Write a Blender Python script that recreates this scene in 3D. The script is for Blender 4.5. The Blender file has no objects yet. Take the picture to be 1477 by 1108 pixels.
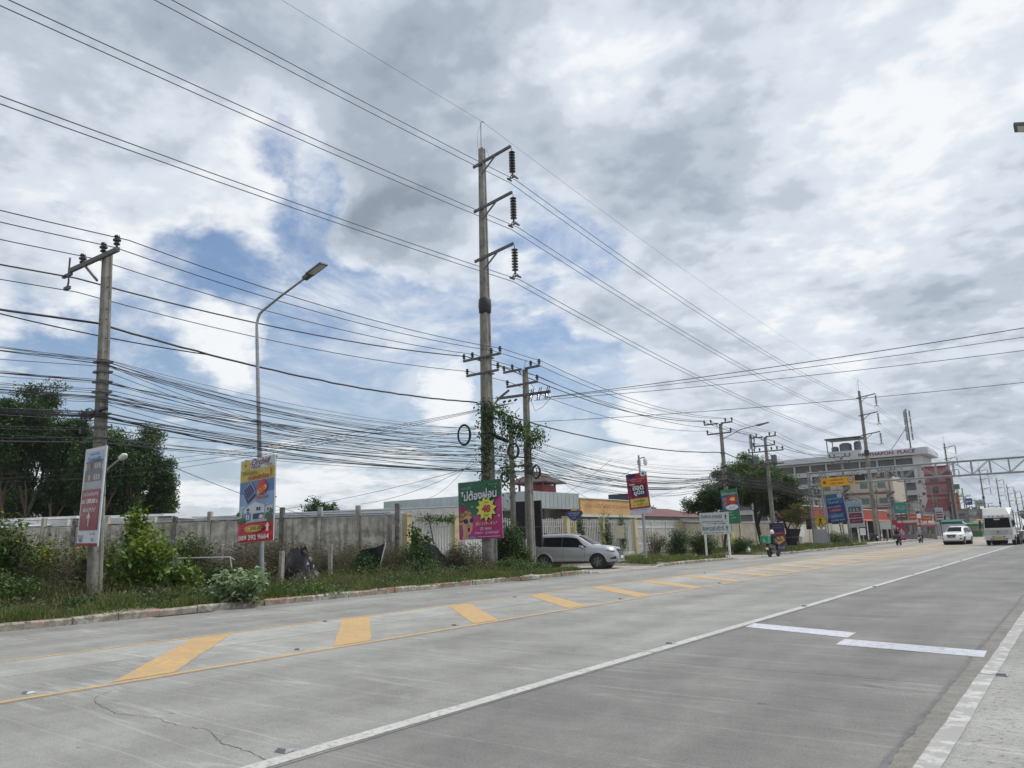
import bpy, bmesh, math, random
import numpy as np
from mathutils import Vector, Matrix
random.seed(7); RNG = np.random.default_rng(11)
R = math.radians
scene = bpy.context.scene
COL = scene.collection
# ------------------------------------------------------------------ camera
cam_d = bpy.data.cameras.new('camera'); cam = bpy.data.objects.new('camera', cam_d); COL.objects.link(cam)
cam_d.sensor_width = 36.0; cam_d.lens = 26.0; cam_d.clip_start = 0.1; cam_d.clip_end = 9000
_pitch, _yaw, _roll = math.atan(225.2/1067), R(36.96), math.atan(.027)
_f = Vector((-math.sin(_yaw)*math.cos(_pitch), math.cos(_yaw)*math.cos(_pitch), math.sin(_pitch)))
_r0 = Vector((math.cos(_yaw), math.sin(_yaw), 0)); _u0 = _r0.cross(_f)
_r = _r0*math.cos(_roll) - _u0*math.sin(_roll); _u = _r0*math.sin(_roll) + _u0*math.cos(_roll)
cam.matrix_world = Matrix(((_r.x, _u.x, -_f.x, 0), (_r.y, _u.y, -_f.y, 0), (_r.z, _u.z, -_f.z, 1.6), (0, 0, 0, 1)))
scene.camera = cam
scene.view_settings.view_transform = 'Standard'; scene.view_settings.look = 'None'
scene.view_settings.exposure = 0.0; scene.view_settings.gamma = 1.0
# ------------------------------------------------------------------ sun
SUN_EL, SUN_AZ = R(60), R(30)          # azimuth from +Y, clockwise
SUN_DIR = Vector((math.sin(SUN_AZ)*math.cos(SUN_EL), math.cos(SUN_AZ)*math.cos(SUN_EL), math.sin(SUN_EL)))
sd = bpy.data.lights.new('sun', 'SUN'); sd.energy = 2.3; sd.angle = R(6); sd.color = (1.0, .955, .89)
sun = bpy.data.objects.new('sun', sd); COL.objects.link(sun)
sun.rotation_euler = (-SUN_DIR).to_track_quat('-Z', 'Y').to_euler()
# ------------------------------------------------------------------ sky: Nishita air with a layer of cloud
world = bpy.data.worlds.new("World"); scene.world = world; world.use_nodes = True
WT = world.node_tree; WT.nodes.clear()
class NG:
    """small expression builder over a node tree"""
    def __init__(s, t): s.t = t
    def n(s, typ, **kw):
        nd = s.t.nodes.new(typ)
        for k, v in kw.items(): setattr(nd, k, v)
        return nd
    def put(s, sock, v):
        if isinstance(v, bpy.types.NodeSocket): s.t.links.new(v, sock)
        else: sock.default_value = v
    def m(s, op, a, b=0.0, c=0.0, clamp=False):
        nd = s.n('ShaderNodeMath', operation=op, use_clamp=clamp)
        s.put(nd.inputs[0], a); s.put(nd.inputs[1], b); s.put(nd.inputs[2], c); return nd.outputs[0]
    def v(s, op, a, b=(0, 0, 0), out=0, scale=None):
        nd = s.n('ShaderNodeVectorMath', operation=op)
        s.put(nd.inputs[0], a); s.put(nd.inputs[1], b)
        if scale is not None: s.put(nd.inputs[3], scale)
        return nd.outputs[out]
    def noise(s, vec, scale=5.0, detail=4.0, rough=.5, lac=2.0, dist=0.0, out='Fac', dim='3D'):
        nd = s.n('ShaderNodeTexNoise', noise_dimensions=dim)
        s.put(nd.inputs['Vector'], vec); s.put(nd.inputs['Scale'], scale); s.put(nd.inputs['Detail'], detail)
        s.put(nd.inputs['Roughness'], rough); s.put(nd.inputs['Lacunarity'], lac); s.put(nd.inputs['Distortion'], dist)
        return nd.outputs[out]
    def ss(s, x, a, b, lo=0.0, hi=1.0):
        nd = s.n('ShaderNodeMapRange', interpolation_type='SMOOTHSTEP')
        s.put(nd.inputs[0], x); s.put(nd.inputs[1], a); s.put(nd.inputs[2], b); s.put(nd.inputs[3], lo); s.put(nd.inputs[4], hi)
        return nd.outputs[0]
    def mix(s, f, a, b, blend='MIX'):
        nd = s.n('ShaderNodeMix', data_type='RGBA', blend_type=blend)
        s.put(nd.inputs[0], f); s.put(nd.inputs[6], a); s.put(nd.inputs[7], b); return nd.outputs[2]
g = NG(WT)
tc = g.n('ShaderNodeTexCoord'); D = g.v('NORMALIZE', tc.outputs['Generated'])
sep = g.n('ShaderNodeSeparateXYZ'); g.put(sep.inputs[0], D); dz = sep.outputs[2]
nish = g.n('ShaderNodeTexSky', sky_type='NISHITA', sun_disc=False)
nish.sun_elevation = SUN_EL; nish.sun_rotation = SUN_AZ; nish.air_density = 1.2; nish.dust_density = 1.6; nish.ozone_density = 1.5
# flatten the cloud deck: plane coordinates
inv = g.m('DIVIDE', 1.0, g.m('ADD', g.m('MAXIMUM', dz, 0.0), 0.22))
P = g.v('SCALE', D, scale=inv)
warp = g.v('SUBTRACT', g.noise(D, 6.0, 6, .62, out='Color'), (.5, .5, .5))
Dw = g.v('ADD', D, g.v('SCALE', warp, scale=0.12))
def blob(c, rad, amt, src=None):
    d = g.v('DISTANCE', Dw if src is None else src, c, out=1)
    return g.m('MULTIPLY', g.ss(d, 0.0, rad, 1.0, 0.0), amt)
def total(lst):
    t = lst[0]
    for x in lst[1:]: t = g.m('ADD', t, x)
    return t
def field(off):
    p = g.v('ADD', P, off) if off else P
    a = g.noise(p, 1.7, 8, .54, dist=.25)
    b_ = g.noise(g.v('MULTIPLY', p, (1, 1, 1.4)), 4.2, 7, .56)
    bil = g.m('ABSOLUTE', g.m('SUBTRACT', g.noise(g.v('MULTIPLY', p, (1, 1, 1.2)), 6.0, 4, .5), .5))      # billows
    return g.m('SUBTRACT', g.m('ADD', g.m('MULTIPLY', a, .60), g.m('MULTIPLY', b_, .40)), g.m('MULTIPLY', bil, .28))
base = field(None)
holes = total([blob(c, r, a) for c, r, a in (
    ((-.724, .479, .496), .085, .22), ((-.708, .546, .448), .085, .20), ((-.862, .345, .372), .10, .20),
    ((-.740, .599, .307), .15, .26), ((-.82, .469, .329), .10, .22), ((-.660, .690, .275), .13, .22), ((-.57, .77, .26), .12, .17),
    ((-.883, .405, .225), .12, .18), ((-.790, .577, .20), .12, .14), ((-.53, .82, .20), .15, .16), ((-.485, .778, .40), .10, .14),
    ((-.93, .33, .20), .12, .14), ((-.62, .75, .16), .14, .15), ((-.50, .85, .13), .12, .12), ((-.90, .40, .165), .15, .16), ((-.84, .51, .16), .13, .16), ((-.75, .64, .14), .15, .15), ((-.96, .25, .12), .14, .12))])
fills = total([blob(c, r, a) for c, r, a in (
    ((-.74, .42, .55), .30, -.12), ((-.828, .508, .235), .075, -.18), ((-.661, .725, .190), .08, -.18), ((-.457, .881, .121), .11, -.16),
    ((-.86, .26, .44), .17, -.14), ((-.2, .93, .35), .46, -.16), ((-.655, .635, .41), .12, -.20), ((-.05, .97, .2), .34, -.14), ((-.45, .68, .58), .3, -.14),
    ((-.78, .60, .13), .09, -.12), ((-.93, .34, .10), .14, -.12), ((-.217, .95, .224), .1, -.1))])
low = g.m('MULTIPLY', g.ss(dz, .12, .30, 1.0, 0.0), g.ss(g.v('DOT_PRODUCT', D, (.8, .6, 0.0), out=1), -.15, .35, 1.0, 0.0))
den = g.m('SUBTRACT', g.m('SUBTRACT', g.m('SUBTRACT', base, holes), fills), g.m('MULTIPLY', low, .055))
cov = g.ss(den, .315, .48)
wisp = g.m('MULTIPLY', g.m('SUBTRACT', .85, g.m('MULTIPLY', low, .35)), g.ss(g.noise(g.v('MULTIPLY', D, (1, 1, 2.2)), 5.0, 8, .66, dist=.5), .38, .72))
cov = g.m('MAXIMUM', cov, wisp)
# brightness of the cloud: thick parts grey, thin edges and the sides towards the sun bright
sd_ = SUN_DIR
f2 = field((sd_.x*.05-.01, sd_.y*.05+.02, .035))
edge = g.m('SUBTRACT', base, f2)
thin = g.ss(den, .40, .60, 1.0, 0.0)
n3 = g.noise(g.v('MULTIPLY', D, (1, 1, 1.7)), 3.9, 8, .56, dist=.3)
lum = g.m('ADD', g.m('MULTIPLY', edge, 2.5), g.m('MULTIPLY', g.m('SUBTRACT', n3, .5), 1.05))
lum = g.m('ADD', lum, g.m('MULTIPLY', g.m('SUBTRACT', thin, .5), .34))
reg = total([blob(c, r, a) for c, r, a in (
    ((-.85, .30, .43), .20, .20), ((-.745, .491, .43), .11, .30), ((-.395, .701, .593), .18, .30), ((-.093, .869, .485), .26, .20),
    ((-.02, .86, .51), .30, .12), ((-.828, .508, .24), .11, .40), ((-.661, .725, .193), .12, .34), ((-.457, .881, .121), .16, .34),
    ((-.217, .95, .224), .10, .26), ((-.15, .92, .36), .26, .12),
    ((-.78, .35, .54), .26, -.18), ((-.582, .591, .559), .26, -.26), ((-.305, .855, .421), .18, -.20), ((-.655, .635, .41), .13, -.14),
    ((-.088, .99, .12), .24, -.10), ((-.48, .70, .50), .14, -.10), ((-.80, .46, .42), .10, -.06), ((-.93, .35, .13), .2, .2))])
right = g.ss(g.v('DOT_PRODUCT', D, (.8, .6, 0.0), out=1), -.05, .5, 0.0, .07)
lum = g.m('ADD', g.m('ADD', lum, reg), g.m('ADD', right, g.m('ADD', .68, g.m('MULTIPLY', low, .24))))
glow = g.ss(g.v('DISTANCE', D, tuple(SUN_DIR), out=1), 0.02, .33, 1.0, 0.0)
lum = g.m('ADD', lum, g.m('MULTIPLY', glow, .8))
ramp = g.n('ShaderNodeValToRGB'); g.put(ramp.inputs[0], lum)
cr = ramp.color_ramp; cr.interpolation = 'EASE'
cr.elements[0].position = 0.0; cr.elements[0].color = (.285, .33, .395, 1)
cr.elements[1].position = 1.0; cr.elements[1].color = (.93, .955, .98, 1)
for p, c in ((.30, (.41, .468, .552, 1)), (.5, (.53, .595, .68, 1)), (.75, (.72, .78, .86, 1))):
    e = cr.elements.new(p); e.color = c
over = g.m('ADD', 1.0, g.m('MULTIPLY', glow, 6.0))
cl = g.v('SCALE', ramp.outputs[0], scale=g.m('MULTIPLY', over, 10.0))      # Background strength is 0.1
air = g.mix(.05, g.mix(1.0, nish.outputs[0], (.95, 1.05, 1.20, 1), 'MULTIPLY'), (7.0, 7.8, 8.8, 1))
airh = g.mix(g.ss(dz, .0, .30, .60, .0), air, (5.2, 6.2, 7.5, 1))
skyc = g.mix(g.m('MULTIPLY', cov, g.ss(dz, -.02, .10, .80, .98)), airh, cl)
bg = g.n('ShaderNodeBackground'); g.put(bg.inputs[0], skyc); bg.inputs[1].default_value = 0.1
wo = g.n('ShaderNodeOutputWorld'); WT.links.new(bg.outputs[0], wo.inputs[0])

# ------------------------------------------------------------------ object helpers
def thing(name, label, cat, loc=(0, 0, 0), rz=0.0, group=None, tilt=None):
    o = bpy.data.objects.new(name, None); COL.objects.link(o); o.empty_display_size = .2
    o.location = loc; o.rotation_euler = (tilt[0], tilt[1], rz) if tilt else (0, 0, rz)
    o['label'] = label; o['category'] = cat
    if group: o['group'] = group
    return o
def tag(o, label=None, cat=None, group=None, kind=None):
    if label: o['label'] = label
    if cat: o['category'] = cat
    if group: o['group'] = group
    if kind: o['kind'] = kind
    return o
KIDS = {}
def link(o, parent=None):
    COL.objects.link(o)
    if parent is not None:
        o.parent = parent; KIDS.setdefault(parent, []).append(o)
    return o
def copy_tree(o, parent=None, loc=None, rz=None, label=None):
    c = o.copy(); link(c, parent)
    if parent is None:
        if loc is not None: c.location = loc
        if rz is not None: c.rotation_euler.z = rz
        if label: c['label'] = label
    for ch in KIDS.get(o, []): copy_tree(ch, c)
    return c
class MB:
    def __init__(s): s.V = []; s.F = []; s.M = []; s.mi = 0
    def quad(s, *p):
        i = len(s.V); s.V += [tuple(q) for q in p]; s.F.append(tuple(range(i, i+len(p)))); s.M.append(s.mi); return s
    poly = quad
    def faces(s, V, F):
        i = len(s.V); s.V += [tuple(q) for q in V]
        for f in F: s.F.append(tuple(i+k for k in f)); s.M.append(s.mi)
        return s
    def box(s, x0, x1, y0, y1, z0, z1, mat=None):
        V = [Vector((x, y, z)) for z in (z0, z1) for x, y in ((x0, y0), (x1, y0), (x1, y1), (x0, y1))]
        if mat is not None: V = [mat @ v for v in V]
        return s.faces(V, [(0, 3, 2, 1), (4, 5, 6, 7), (0, 1, 5, 4), (1, 2, 6, 5), (2, 3, 7, 6), (3, 0, 4, 7)])
    def cbox(s, cx, cy, cz, sx, sy, sz, mat=None):
        return s.box(cx-sx/2, cx+sx/2, cy-sy/2, cy+sy/2, cz-sz/2, cz+sz/2, mat)
    def beam(s, a, b, w, h=None):
        a = Vector(a); b = Vector(b); h = h or w; d = (b-a); L = d.length; d.normalize()
        up = Vector((0, 0, 1)) if abs(d.z) < .95 else Vector((0, 1, 0))
        x = d.cross(up).normalized(); y = x.cross(d)
        V = [a+t*d*L + x*sx*w/2 + y*sy*h/2 for t in (0, 1) for sx, sy in ((-1, -1), (1, -1), (1, 1), (-1, 1))]
        return s.faces(V, [(0, 3, 2, 1), (4, 5, 6, 7), (0, 1, 5, 4), (1, 2, 6, 5), (2, 3, 7, 6), (3, 0, 4, 7)])
    def tube(s, pts, r, n=6, cap=True):
        pts = [Vector(p) for p in pts]; rs = r if isinstance(r, (list, tuple)) else [r]*len(pts)
        rings = []; px = None
        for i, p in enumerate(pts):
            d = (pts[min(i+1, len(pts)-1)] - pts[max(i-1, 0)]).normalized()
            if px is None:
                a = Vector((0, 0, 1)) if abs(d.z) < .9 else Vector((1, 0, 0))
                px = d.cross(a).normalized()
            else:
                px = (px - d*px.dot(d)).normalized()
            py = d.cross(px)
            rings.append([p + (px*math.cos(2*math.pi*k/n) + py*math.sin(2*math.pi*k/n))*rs[i] for k in range(n)])
        V = [v for rg in rings for v in rg]; F = []
        for i in range(len(pts)-1):
            for k in range(n):
                F.append((i*n+k, i*n+(k+1) % n, (i+1)*n+(k+1) % n, (i+1)*n+k))
        if cap: F += [tuple(range(n-1, -1, -1)), tuple((len(pts)-1)*n+k for k in range(n))]
        return s.faces(V, F)
    def cyl(s, a, b, r0, r1=None, n=12): return s.tube([a, b], [r0, r0 if r1 is None else r1], n)
    def lathe(s, prof, n=16, mat=None, axis='z'):
        V = []; F = []
        for r, z in prof:
            for k in range(n):
                a = 2*math.pi*k/n; p = (r*math.cos(a), r*math.sin(a), z)
                if axis == 'y': p = (p[0], p[2], p[1])
                if axis == 'x': p = (p[2], p[0], p[1])
                V.append(mat @ Vector(p) if mat is not None else p)
        for i in range(len(prof)-1):
            for k in range(n): F.append((i*n+k, i*n+(k+1) % n, (i+1)*n+(k+1) % n, (i+1)*n+k))
        F += [tuple(range(n)), tuple((len(prof)-1)*n+k for k in range(n))]
        return s.faces(V, F)
    def build(s, name, mats, parent=None, smooth=False, label=None, ang=None):
        me = bpy.data.meshes.new(name); me.from_pydata(s.V, [], s.F)
        mats = mats if isinstance(mats, (list, tuple)) else [mats]
        for m in mats: me.materials.append(m)
        if len(mats) > 1: me.polygons.foreach_set('material_index', s.M)
        me.validate(); me.update()
        if smooth:
            me.polygons.foreach_set('use_smooth', [True]*len(me.polygons))
            if ang: me.set_sharp_from_angle(angle=R(ang))
        o = bpy.data.objects.new(name, me); link(o, parent)
        if label: o['label'] = label
        return o
def fix_normals(o):
    bm = bmesh.new(); bm.from_mesh(o.data); bmesh.ops.recalc_face_normals(bm, faces=bm.faces); bm.to_mesh(o.data); bm.free()
# ------------------------------------------------------------------ materials
MATS = {}
def mat(name, col, rough=.7, metal=0.0, var=.12, scale=6.0, bump=0.0, bscale=40.0, detail=5, spec=None, streak=None, dirt=None, coat=0.0, coord='Object'):
    """Principled with procedural colour variation; streak=(scale vec, amount), dirt=(colour, amount, scale)"""
    if name in MATS: return MATS[name]
    m = bpy.data.materials.new(name); m.use_nodes = True; t = m.node_tree; h = NG(t)
    b = t.nodes['Principled BSDF']; b.inputs['Roughness'].default_value = rough; b.inputs['Metallic'].default_value = metal
    if coat: b.inputs['Coat Weight'].default_value = coat; b.inputs['Coat Roughness'].default_value = .05
    if spec is not None: b.inputs['Specular IOR Level'].default_value = spec
    co = h.n('ShaderNodeTexCoord').outputs[coord]
    c4 = (*col, 1)
    dk = tuple(x*(1-var) for x in col)+(1,); lt = tuple(min(1, x*(1+var)) for x in col)+(1,)
    out = h.mix(h.ss(h.noise(co, scale, detail, .6), .3, .7), dk, lt)
    if streak:
        sv, amt = streak
        sn = h.noise(h.v('MULTIPLY', co, sv), 1.0, 6, .62)
        out = h.mix(h.m('MULTIPLY', h.ss(sn, .45, .72), amt), out, tuple(x*.28 for x in col)+(1,))
    if dirt:
        dc, amt, dsc = dirt
        dn = h.noise(co, dsc, 7, .65)
        out = h.mix(h.m('MULTIPLY', h.ss(dn, .5, .66), amt), out, (*dc, 1))
    h.put(b.inputs['Base Color'], out)
    if bump:
        bn = h.n('ShaderNodeBump'); bn.inputs['Strength'].default_value = bump; bn.inputs['Distance'].default_value = .02
        h.put(bn.inputs['Height'], h.noise(co, bscale, 6, .6)); t.links.new(bn.outputs[0], b.inputs['Normal'])
    MATS[name] = m; return m
def leafmat(name, cols, rough=.55, trans=.25):
    if name in MATS: return MATS[name]
    m = bpy.data.materials.new(name); m.use_nodes = True; t = m.node_tree; h = NG(t)
    b = t.nodes['Principled BSDF']; b.inputs['Roughness'].default_value = rough; b.inputs['Specular IOR Level'].default_value = .35
    ge = h.n('ShaderNodeNewGeometry'); rp = h.n('ShaderNodeValToRGB'); r = rp.color_ramp
    co = h.n('ShaderNodeTexCoord').outputs['Object']
    f = h.m('ADD', h.m('MULTIPLY', ge.outputs['Random Per Island'], .7), h.m('MULTIPLY', h.ss(h.noise(co, 1.3, 3), .3, .7), .3))
    h.put(rp.inputs[0], f)
    while len(r.elements) < len(cols): r.elements.new(.5)
    for i, c in enumerate(cols): r.elements[i].position = i/(len(cols)-1); r.elements[i].color = (*c, 1)
    t.links.new(rp.outputs[0], b.inputs['Base Color'])
    tr = h.n('ShaderNodeBsdfTranslucent'); tcol = h.mix(1.0, rp.outputs[0], (1.5, 1.7, .8, 1), 'MULTIPLY'); h.put(tr.inputs[0], tcol)
    mx = h.n('ShaderNodeMixShader'); mx.inputs[0].default_value = trans
    t.links.new(b.outputs[0], mx.inputs[1]); t.links.new(tr.outputs[0], mx.inputs[2])
    t.links.new(mx.outputs[0], t.nodes['Material Output'].inputs[0])
    MATS[name] = m; return m
CONC = mat('pole_concrete', (.27, .255, .225), .85, var=.18, scale=3, bump=.25, bscale=60, streak=((9, 9, .7), .45), dirt=((.09, .085, .075), .5, 2.2))
STEEL = mat('galvanised_steel', (.36, .37, .38), .5, .6, var=.15, scale=8)
DSTEEL = mat('weathered_steel', (.12, .12, .12), .6, .4, var=.25, scale=9)
CABLE = mat('black_cable', (.022, .022, .024), .55, var=.2)
ALU = mat('bare_conductor', (.075, .072, .075), .5, .3, var=.2)
PORC = mat('brown_porcelain', (.028, .022, .022), .25, var=.2, coat=.4)
WHITE = mat('white_paint', (.74, .74, .72), .6, var=.06, scale=3, dirt=((.42, .40, .36), .35, 2.5))
BLACK = mat('black_plastic', (.018, .018, .02), .5, var=.2)
RUBBER = mat('tyre_rubber', (.022, .022, .023), .85, var=.2, scale=20)
GLASS = mat('dark_tinted_glass', (.012, .014, .016), .10, var=.1, spec=.3)
GLASS.node_tree.nodes['Principled BSDF'].inputs['IOR'].default_value = 1.22
CHROME = mat('chrome', (.75, .75, .77), .15, 1.0, var=.03)
SILVER = mat('silver_car_paint', (.38, .385, .40), .34, .45, var=.03, coat=.8)
CARWHITE = mat('white_car_paint', (.78, .78, .76), .3, 0, var=.03, coat=.7)
HEAD = mat('headlight_lens', (.62, .64, .66), .08, .3, var=.1, coat=1)
def flat(name, col, rough=.55, **k): return mat(name, col, rough, var=k.pop('var', .05), **k)
# ================================================================== ground and road
def strip(name, x0, x1, y0, y1, z, m, kind='structure', nx=1, ny=1):
    b = MB()
    for i in range(nx):
        for j in range(ny):
            xa, xb = x0+(x1-x0)*i/nx, x0+(x1-x0)*(i+1)/nx; ya, yb = y0+(y1-y0)*j/ny, y0+(y1-y0)*(j+1)/ny
            b.quad((xa, ya, z), (xb, ya, z), (xb, yb, z), (xa, yb, z))
    return tag(b.build(name, m), kind=kind)
def road_material():
    m = bpy.data.materials.new('worn_concrete_road'); m.use_nodes = True; t = m.node_tree; h = NG(t); b = t.nodes['Principled BSDF']
    co = h.n('ShaderNodeTexCoord').outputs['Object']; sp = h.n('ShaderNodeSeparateXYZ'); h.put(sp.inputs[0], co); X, Y = sp.outputs[0], sp.outputs[1]
    def band(a, bb, w=.03): return h.m('MULTIPLY', h.ss(X, a-w, a+w), h.ss(X, bb-w, bb+w, 1.0, 0.0))
    wob = h.m('MULTIPLY', h.m('SUBTRACT', h.noise(co, 1.6, 6, .7), .5), .30)
    big = h.noise(co, .22, 5, .6)
    streak = h.noise(h.v('MULTIPLY', co, (.30, 2.6, 1)), 1.0, 7, .65)      # brushed and tyre-worn marks across the slab
    streak2 = h.noise(h.v('MULTIPLY', co, (1.1, .09, 1)), 1.0, 5, .6)     # traffic film along the lane
    fine = h.noise(co, 42.0, 5, .7); grit = h.noise(co, 170.0, 2, .6)
    val = h.m('ADD', .262, h.m('MULTIPLY', h.m('SUBTRACT', big, .5), .22))
    streakf = h.noise(h.v('MULTIPLY', h.v('ADD', co, h.v('SCALE', h.noise(co, .5, 2, .5, out='Color'), scale=.5)), (.55, 9.0, 1)), 1.0, 8, .72)
    scr = h.ss(h.m('ABSOLUTE', h.m('SUBTRACT', h.noise(h.v('MULTIPLY', co, (.10, 1.5, 1)), 1.0, 3, .5), .5)), .0, .012, 1.0, 0.0)
    patch = h.ss(h.noise(co, .9, 9, .68), .38, .64)
    val = h.m('ADD', val, h.m('MULTIPLY', h.m('SUBTRACT', streak, .5), .055))
    val = h.m('ADD', val, h.m('ADD', h.m('MULTIPLY', h.m('SUBTRACT', streakf, .5), .085), h.m('MULTIPLY', h.m('SUBTRACT', h.noise(co, 7.0, 7, .72), .5), .10)))
    val = h.m('ADD', val, h.m('MULTIPLY', scr, .065))
    val = h.m('ADD', val, h.m('MULTIPLY', h.m('SUBTRACT', patch, .5), .045))
    val = h.m('ADD', val, h.m('MULTIPLY', h.m('SUBTRACT', streak2, .5), .13))
    val = h.m('ADD', val, h.m('MULTIPLY', h.m('SUBTRACT', fine, .5), .32))
    val = h.m('ADD', val, h.m('MULTIPLY', h.m('SUBTRACT', grit, .5), .24))
    def mul(v, a, bb, k, w=.03): return h.m('MULTIPLY', v, h.m('ADD', 1.0, h.m('MULTIPLY', band(a, bb, w), k-1.0)))
    val = mul(val, -5.16, -1.36, .68)       # newest, darkest lane
    val = mul(val, -9.8, -5.16, .93)
    val = mul(val, -13.3, -11.72, 1.18)     # pale median slabs
    val = mul(val, -11.72, -9.8, 1.02)
    val = mul(val, -15.9, -13.4, .92)
    val = mul(val, -18.5, -17.4, .86, .3)
    # the cast edge strip beside the lane: rough, brown and pitted
    rub = h.m('MULTIPLY', h.ss(h.m('ADD', X, h.m('MULTIPLY', wob, .35)), -1.42, -1.36), h.ss(X, -1.2, -1.14, 1.0, 0.0))
    pit = h.ss(h.noise(co, 26.0, 6, .75), .56, .64)
    val = h.m('MULTIPLY', val, h.m('SUBTRACT', 1.0, h.m('MULTIPLY', h.m('MULTIPLY', rub, pit), .7)))
    sh = h.ss(X, -1.05, -.95)
    val = h.m('ADD', val, h.m('MULTIPLY', sh, .03))
    val = h.m('MULTIPLY', val, h.m('SUBTRACT', 1.0, h.m('MULTIPLY', h.m('MULTIPLY', sh, h.ss(h.noise(co, 15.0, 7, .8), .54, .60)), .5)))
    trk = None
    for xc in (-4.25, -2.35, -8.45, -6.5, -15.2, -13.9):
        o_ = h.ss(h.m('ABSOLUTE', h.m('SUBTRACT', h.m('ADD', X, h.m('MULTIPLY', wob, .5)), xc)), .08, .55, 1.0, 0.0)
        trk = o_ if trk is None else h.m('MAXIMUM', trk, o_)
    val = h.m('MULTIPLY', val, h.m('SUBTRACT', 1.0, h.m('MULTIPLY', h.m('MULTIPLY', trk, h.ss(big, .3, .6)), .10)))
    # slab joints: across every 10 m, and along the lane edges
    yj = h.m('ABSOLUTE', h.m('SUBTRACT', h.m('FRACT', h.m('DIVIDE', h.m('ADD', Y, h.m('ADD', .74, h.m('MULTIPLY', wob, .04))), 10.0)), .5))
    jt = h.ss(h.m('ABSOLUTE', h.m('SUBTRACT', yj, .5)), .0006, .0014, 1.0, 0.0)
    for xj in (-11.72, -13.42, -5.02, -9.66):
        jl = h.ss(h.m('ABSOLUTE', h.m('SUBTRACT', X, xj)), .008, .022, 1.0, 0.0); jt = h.m('MAXIMUM', jt, jl)
    val = h.m('MULTIPLY', val, h.m('SUBTRACT', 1.0, h.m('MULTIPLY', jt, .5)))
    # dark spots of oil and tar, kept sparse
    sp_ = h.ss(h.noise(h.v('MULTIPLY', co, (1.0, 1.8, 1)), 3.1, 3, .5), .70, .74)
    val = h.m('MULTIPLY', val, h.m('SUBTRACT', 1.0, h.m('MULTIPLY', sp_, .35)))
    rgb = h.n('ShaderNodeCombineXYZ'); h.put(rgb.inputs[0], val); h.put(rgb.inputs[1], h.m('MULTIPLY', val, .995)); h.put(rgb.inputs[2], h.m('MULTIPLY', val, .925))
    # tracked-in earth on the median side further up the road
    soil = h.m('MULTIPLY', h.m('MULTIPLY', h.ss(Y, 16, 55), band(-14.8, -7.6, 1.4)), h.ss(streak, .44, .66))
    out = h.mix(h.m('MULTIPLY', soil, .75), rgb.outputs[0], (.46, .345, .22, 1))
    out = h.mix(h.m('MULTIPLY', h.m('MULTIPLY', rub, 1.0), h.noise(co, 6, 5)), out, (.12, .105, .08, 1))
    h.put(b.inputs['Base Color'], out); b.inputs['Roughness'].default_value = .86; b.inputs['Specular IOR Level'].default_value = .3
    bn = h.n('ShaderNodeBump'); bn.inputs['Strength'].default_value = .35; bn.inputs['Distance'].default_value = .01
    h.put(bn.inputs['Height'], h.m('ADD', fine, h.m('MULTIPLY', streak, .6))); t.links.new(bn.outputs[0], b.inputs['Normal'])
    return m
SOIL = mat('verge_soil', (.15, .125, .085), .95, var=.3, scale=1.4, bump=.6, bscale=12, dirt=((.07, .085, .03), .8, 1.1))
strip('ground', -1500, 1500, -1500, 1800, -.06, mat('far_ground', (.12, .12, .075), .95, var=.3, scale=.03, dirt=((.06, .085, .03), .8, .05)))
strip('road', -18.42, 9, -30, 900, 0.0, road_material())
def paint(name, col, wear, wsc=18, rough=.7, dark=(.26, .255, .24)):
    m = bpy.data.materials.new(name); m.use_nodes = True; t = m.node_tree; h = NG(t); b = t.nodes['Principled BSDF']
    co = h.n('ShaderNodeTexCoord').outputs['Object']
    n = h.noise(co, wsc, 8, .72); n2 = h.noise(h.v('MULTIPLY', co, (.6, 2.4, 1)), 1.0, 6, .6)
    c = h.mix(h.ss(n2, .35, .7), (*[x*.86 for x in col], 1), (*col, 1))
    tyre = h.ss(h.noise(h.v('MULTIPLY', co, (3.2, .25, 1)), 1.0, 5, .6), .52, .72)
    c = h.mix(h.m('MULTIPLY', tyre, .38), c, (*[.5*x+.10 for x in col], 1))
    c = h.mix(h.m('MULTIPLY', h.ss(h.noise(co, 3.0, 7, .7), .54, .64), .35), c, (*[.6*x+.10 for x in dark], 1))
    c = h.mix(h.m('MULTIPLY', h.ss(n, .60-wear*.25, .70-wear*.25), .75), c, (*dark, 1))
    h.put(b.inputs['Base Color'], c); b.inputs['Roughness'].default_value = rough; MATS[name] = m; return m
YEL = paint('yellow_road_paint', (.56, .34, .12), .55, 8, dark=(.34, .28, .19))
YELD = paint('worn_yellow_paint', (.62, .37, .11), .52, 12)
WHP = paint('white_road_paint', (.50, .50, .465), .38, 14)
WHN = paint('fresh_white_paint', (.56, .57, .62), .35, 12)
WHW = paint('worn_white_paint', (.50, .50, .47), .75, 5, dark=(.25, .245, .23))
def line(name, x, w, y0, y1, m, z=.004, seg=None):
    b = MB()
    ys = []
    if seg:
        y = y0
        while y < y1: ys.append((y, min(y+seg[0], y1))); y += seg[0]+seg[1]
    else: ys = [(y0, y1)]
    for a, c in ys:
        a_ = a
        while a_ < c-1e-6:
            n_ = min(c, a_+(.35 if a_ < 30 else 12)); j_ = .007 if a_ < 30 else 0
            if a_ == a: l0, r0 = x-w/2, x+w/2
            l1, r1 = x-w/2+random.uniform(-j_, j_), x+w/2+random.uniform(-j_, j_)
            b.quad((l0, a_, z), (r0, a_, z), (r1, n_, z), (l1, n_, z)); l0, r0 = l1, r1; a_ = n_
    return tag(b.build(name, m), kind='structure')
line('lane_line', -5.16, .17, -10, 420, WHP, seg=(9.93, .035))
line('edge_line', -1.10, .16, -10, 300, WHW, seg=(5.0, .03))
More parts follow.
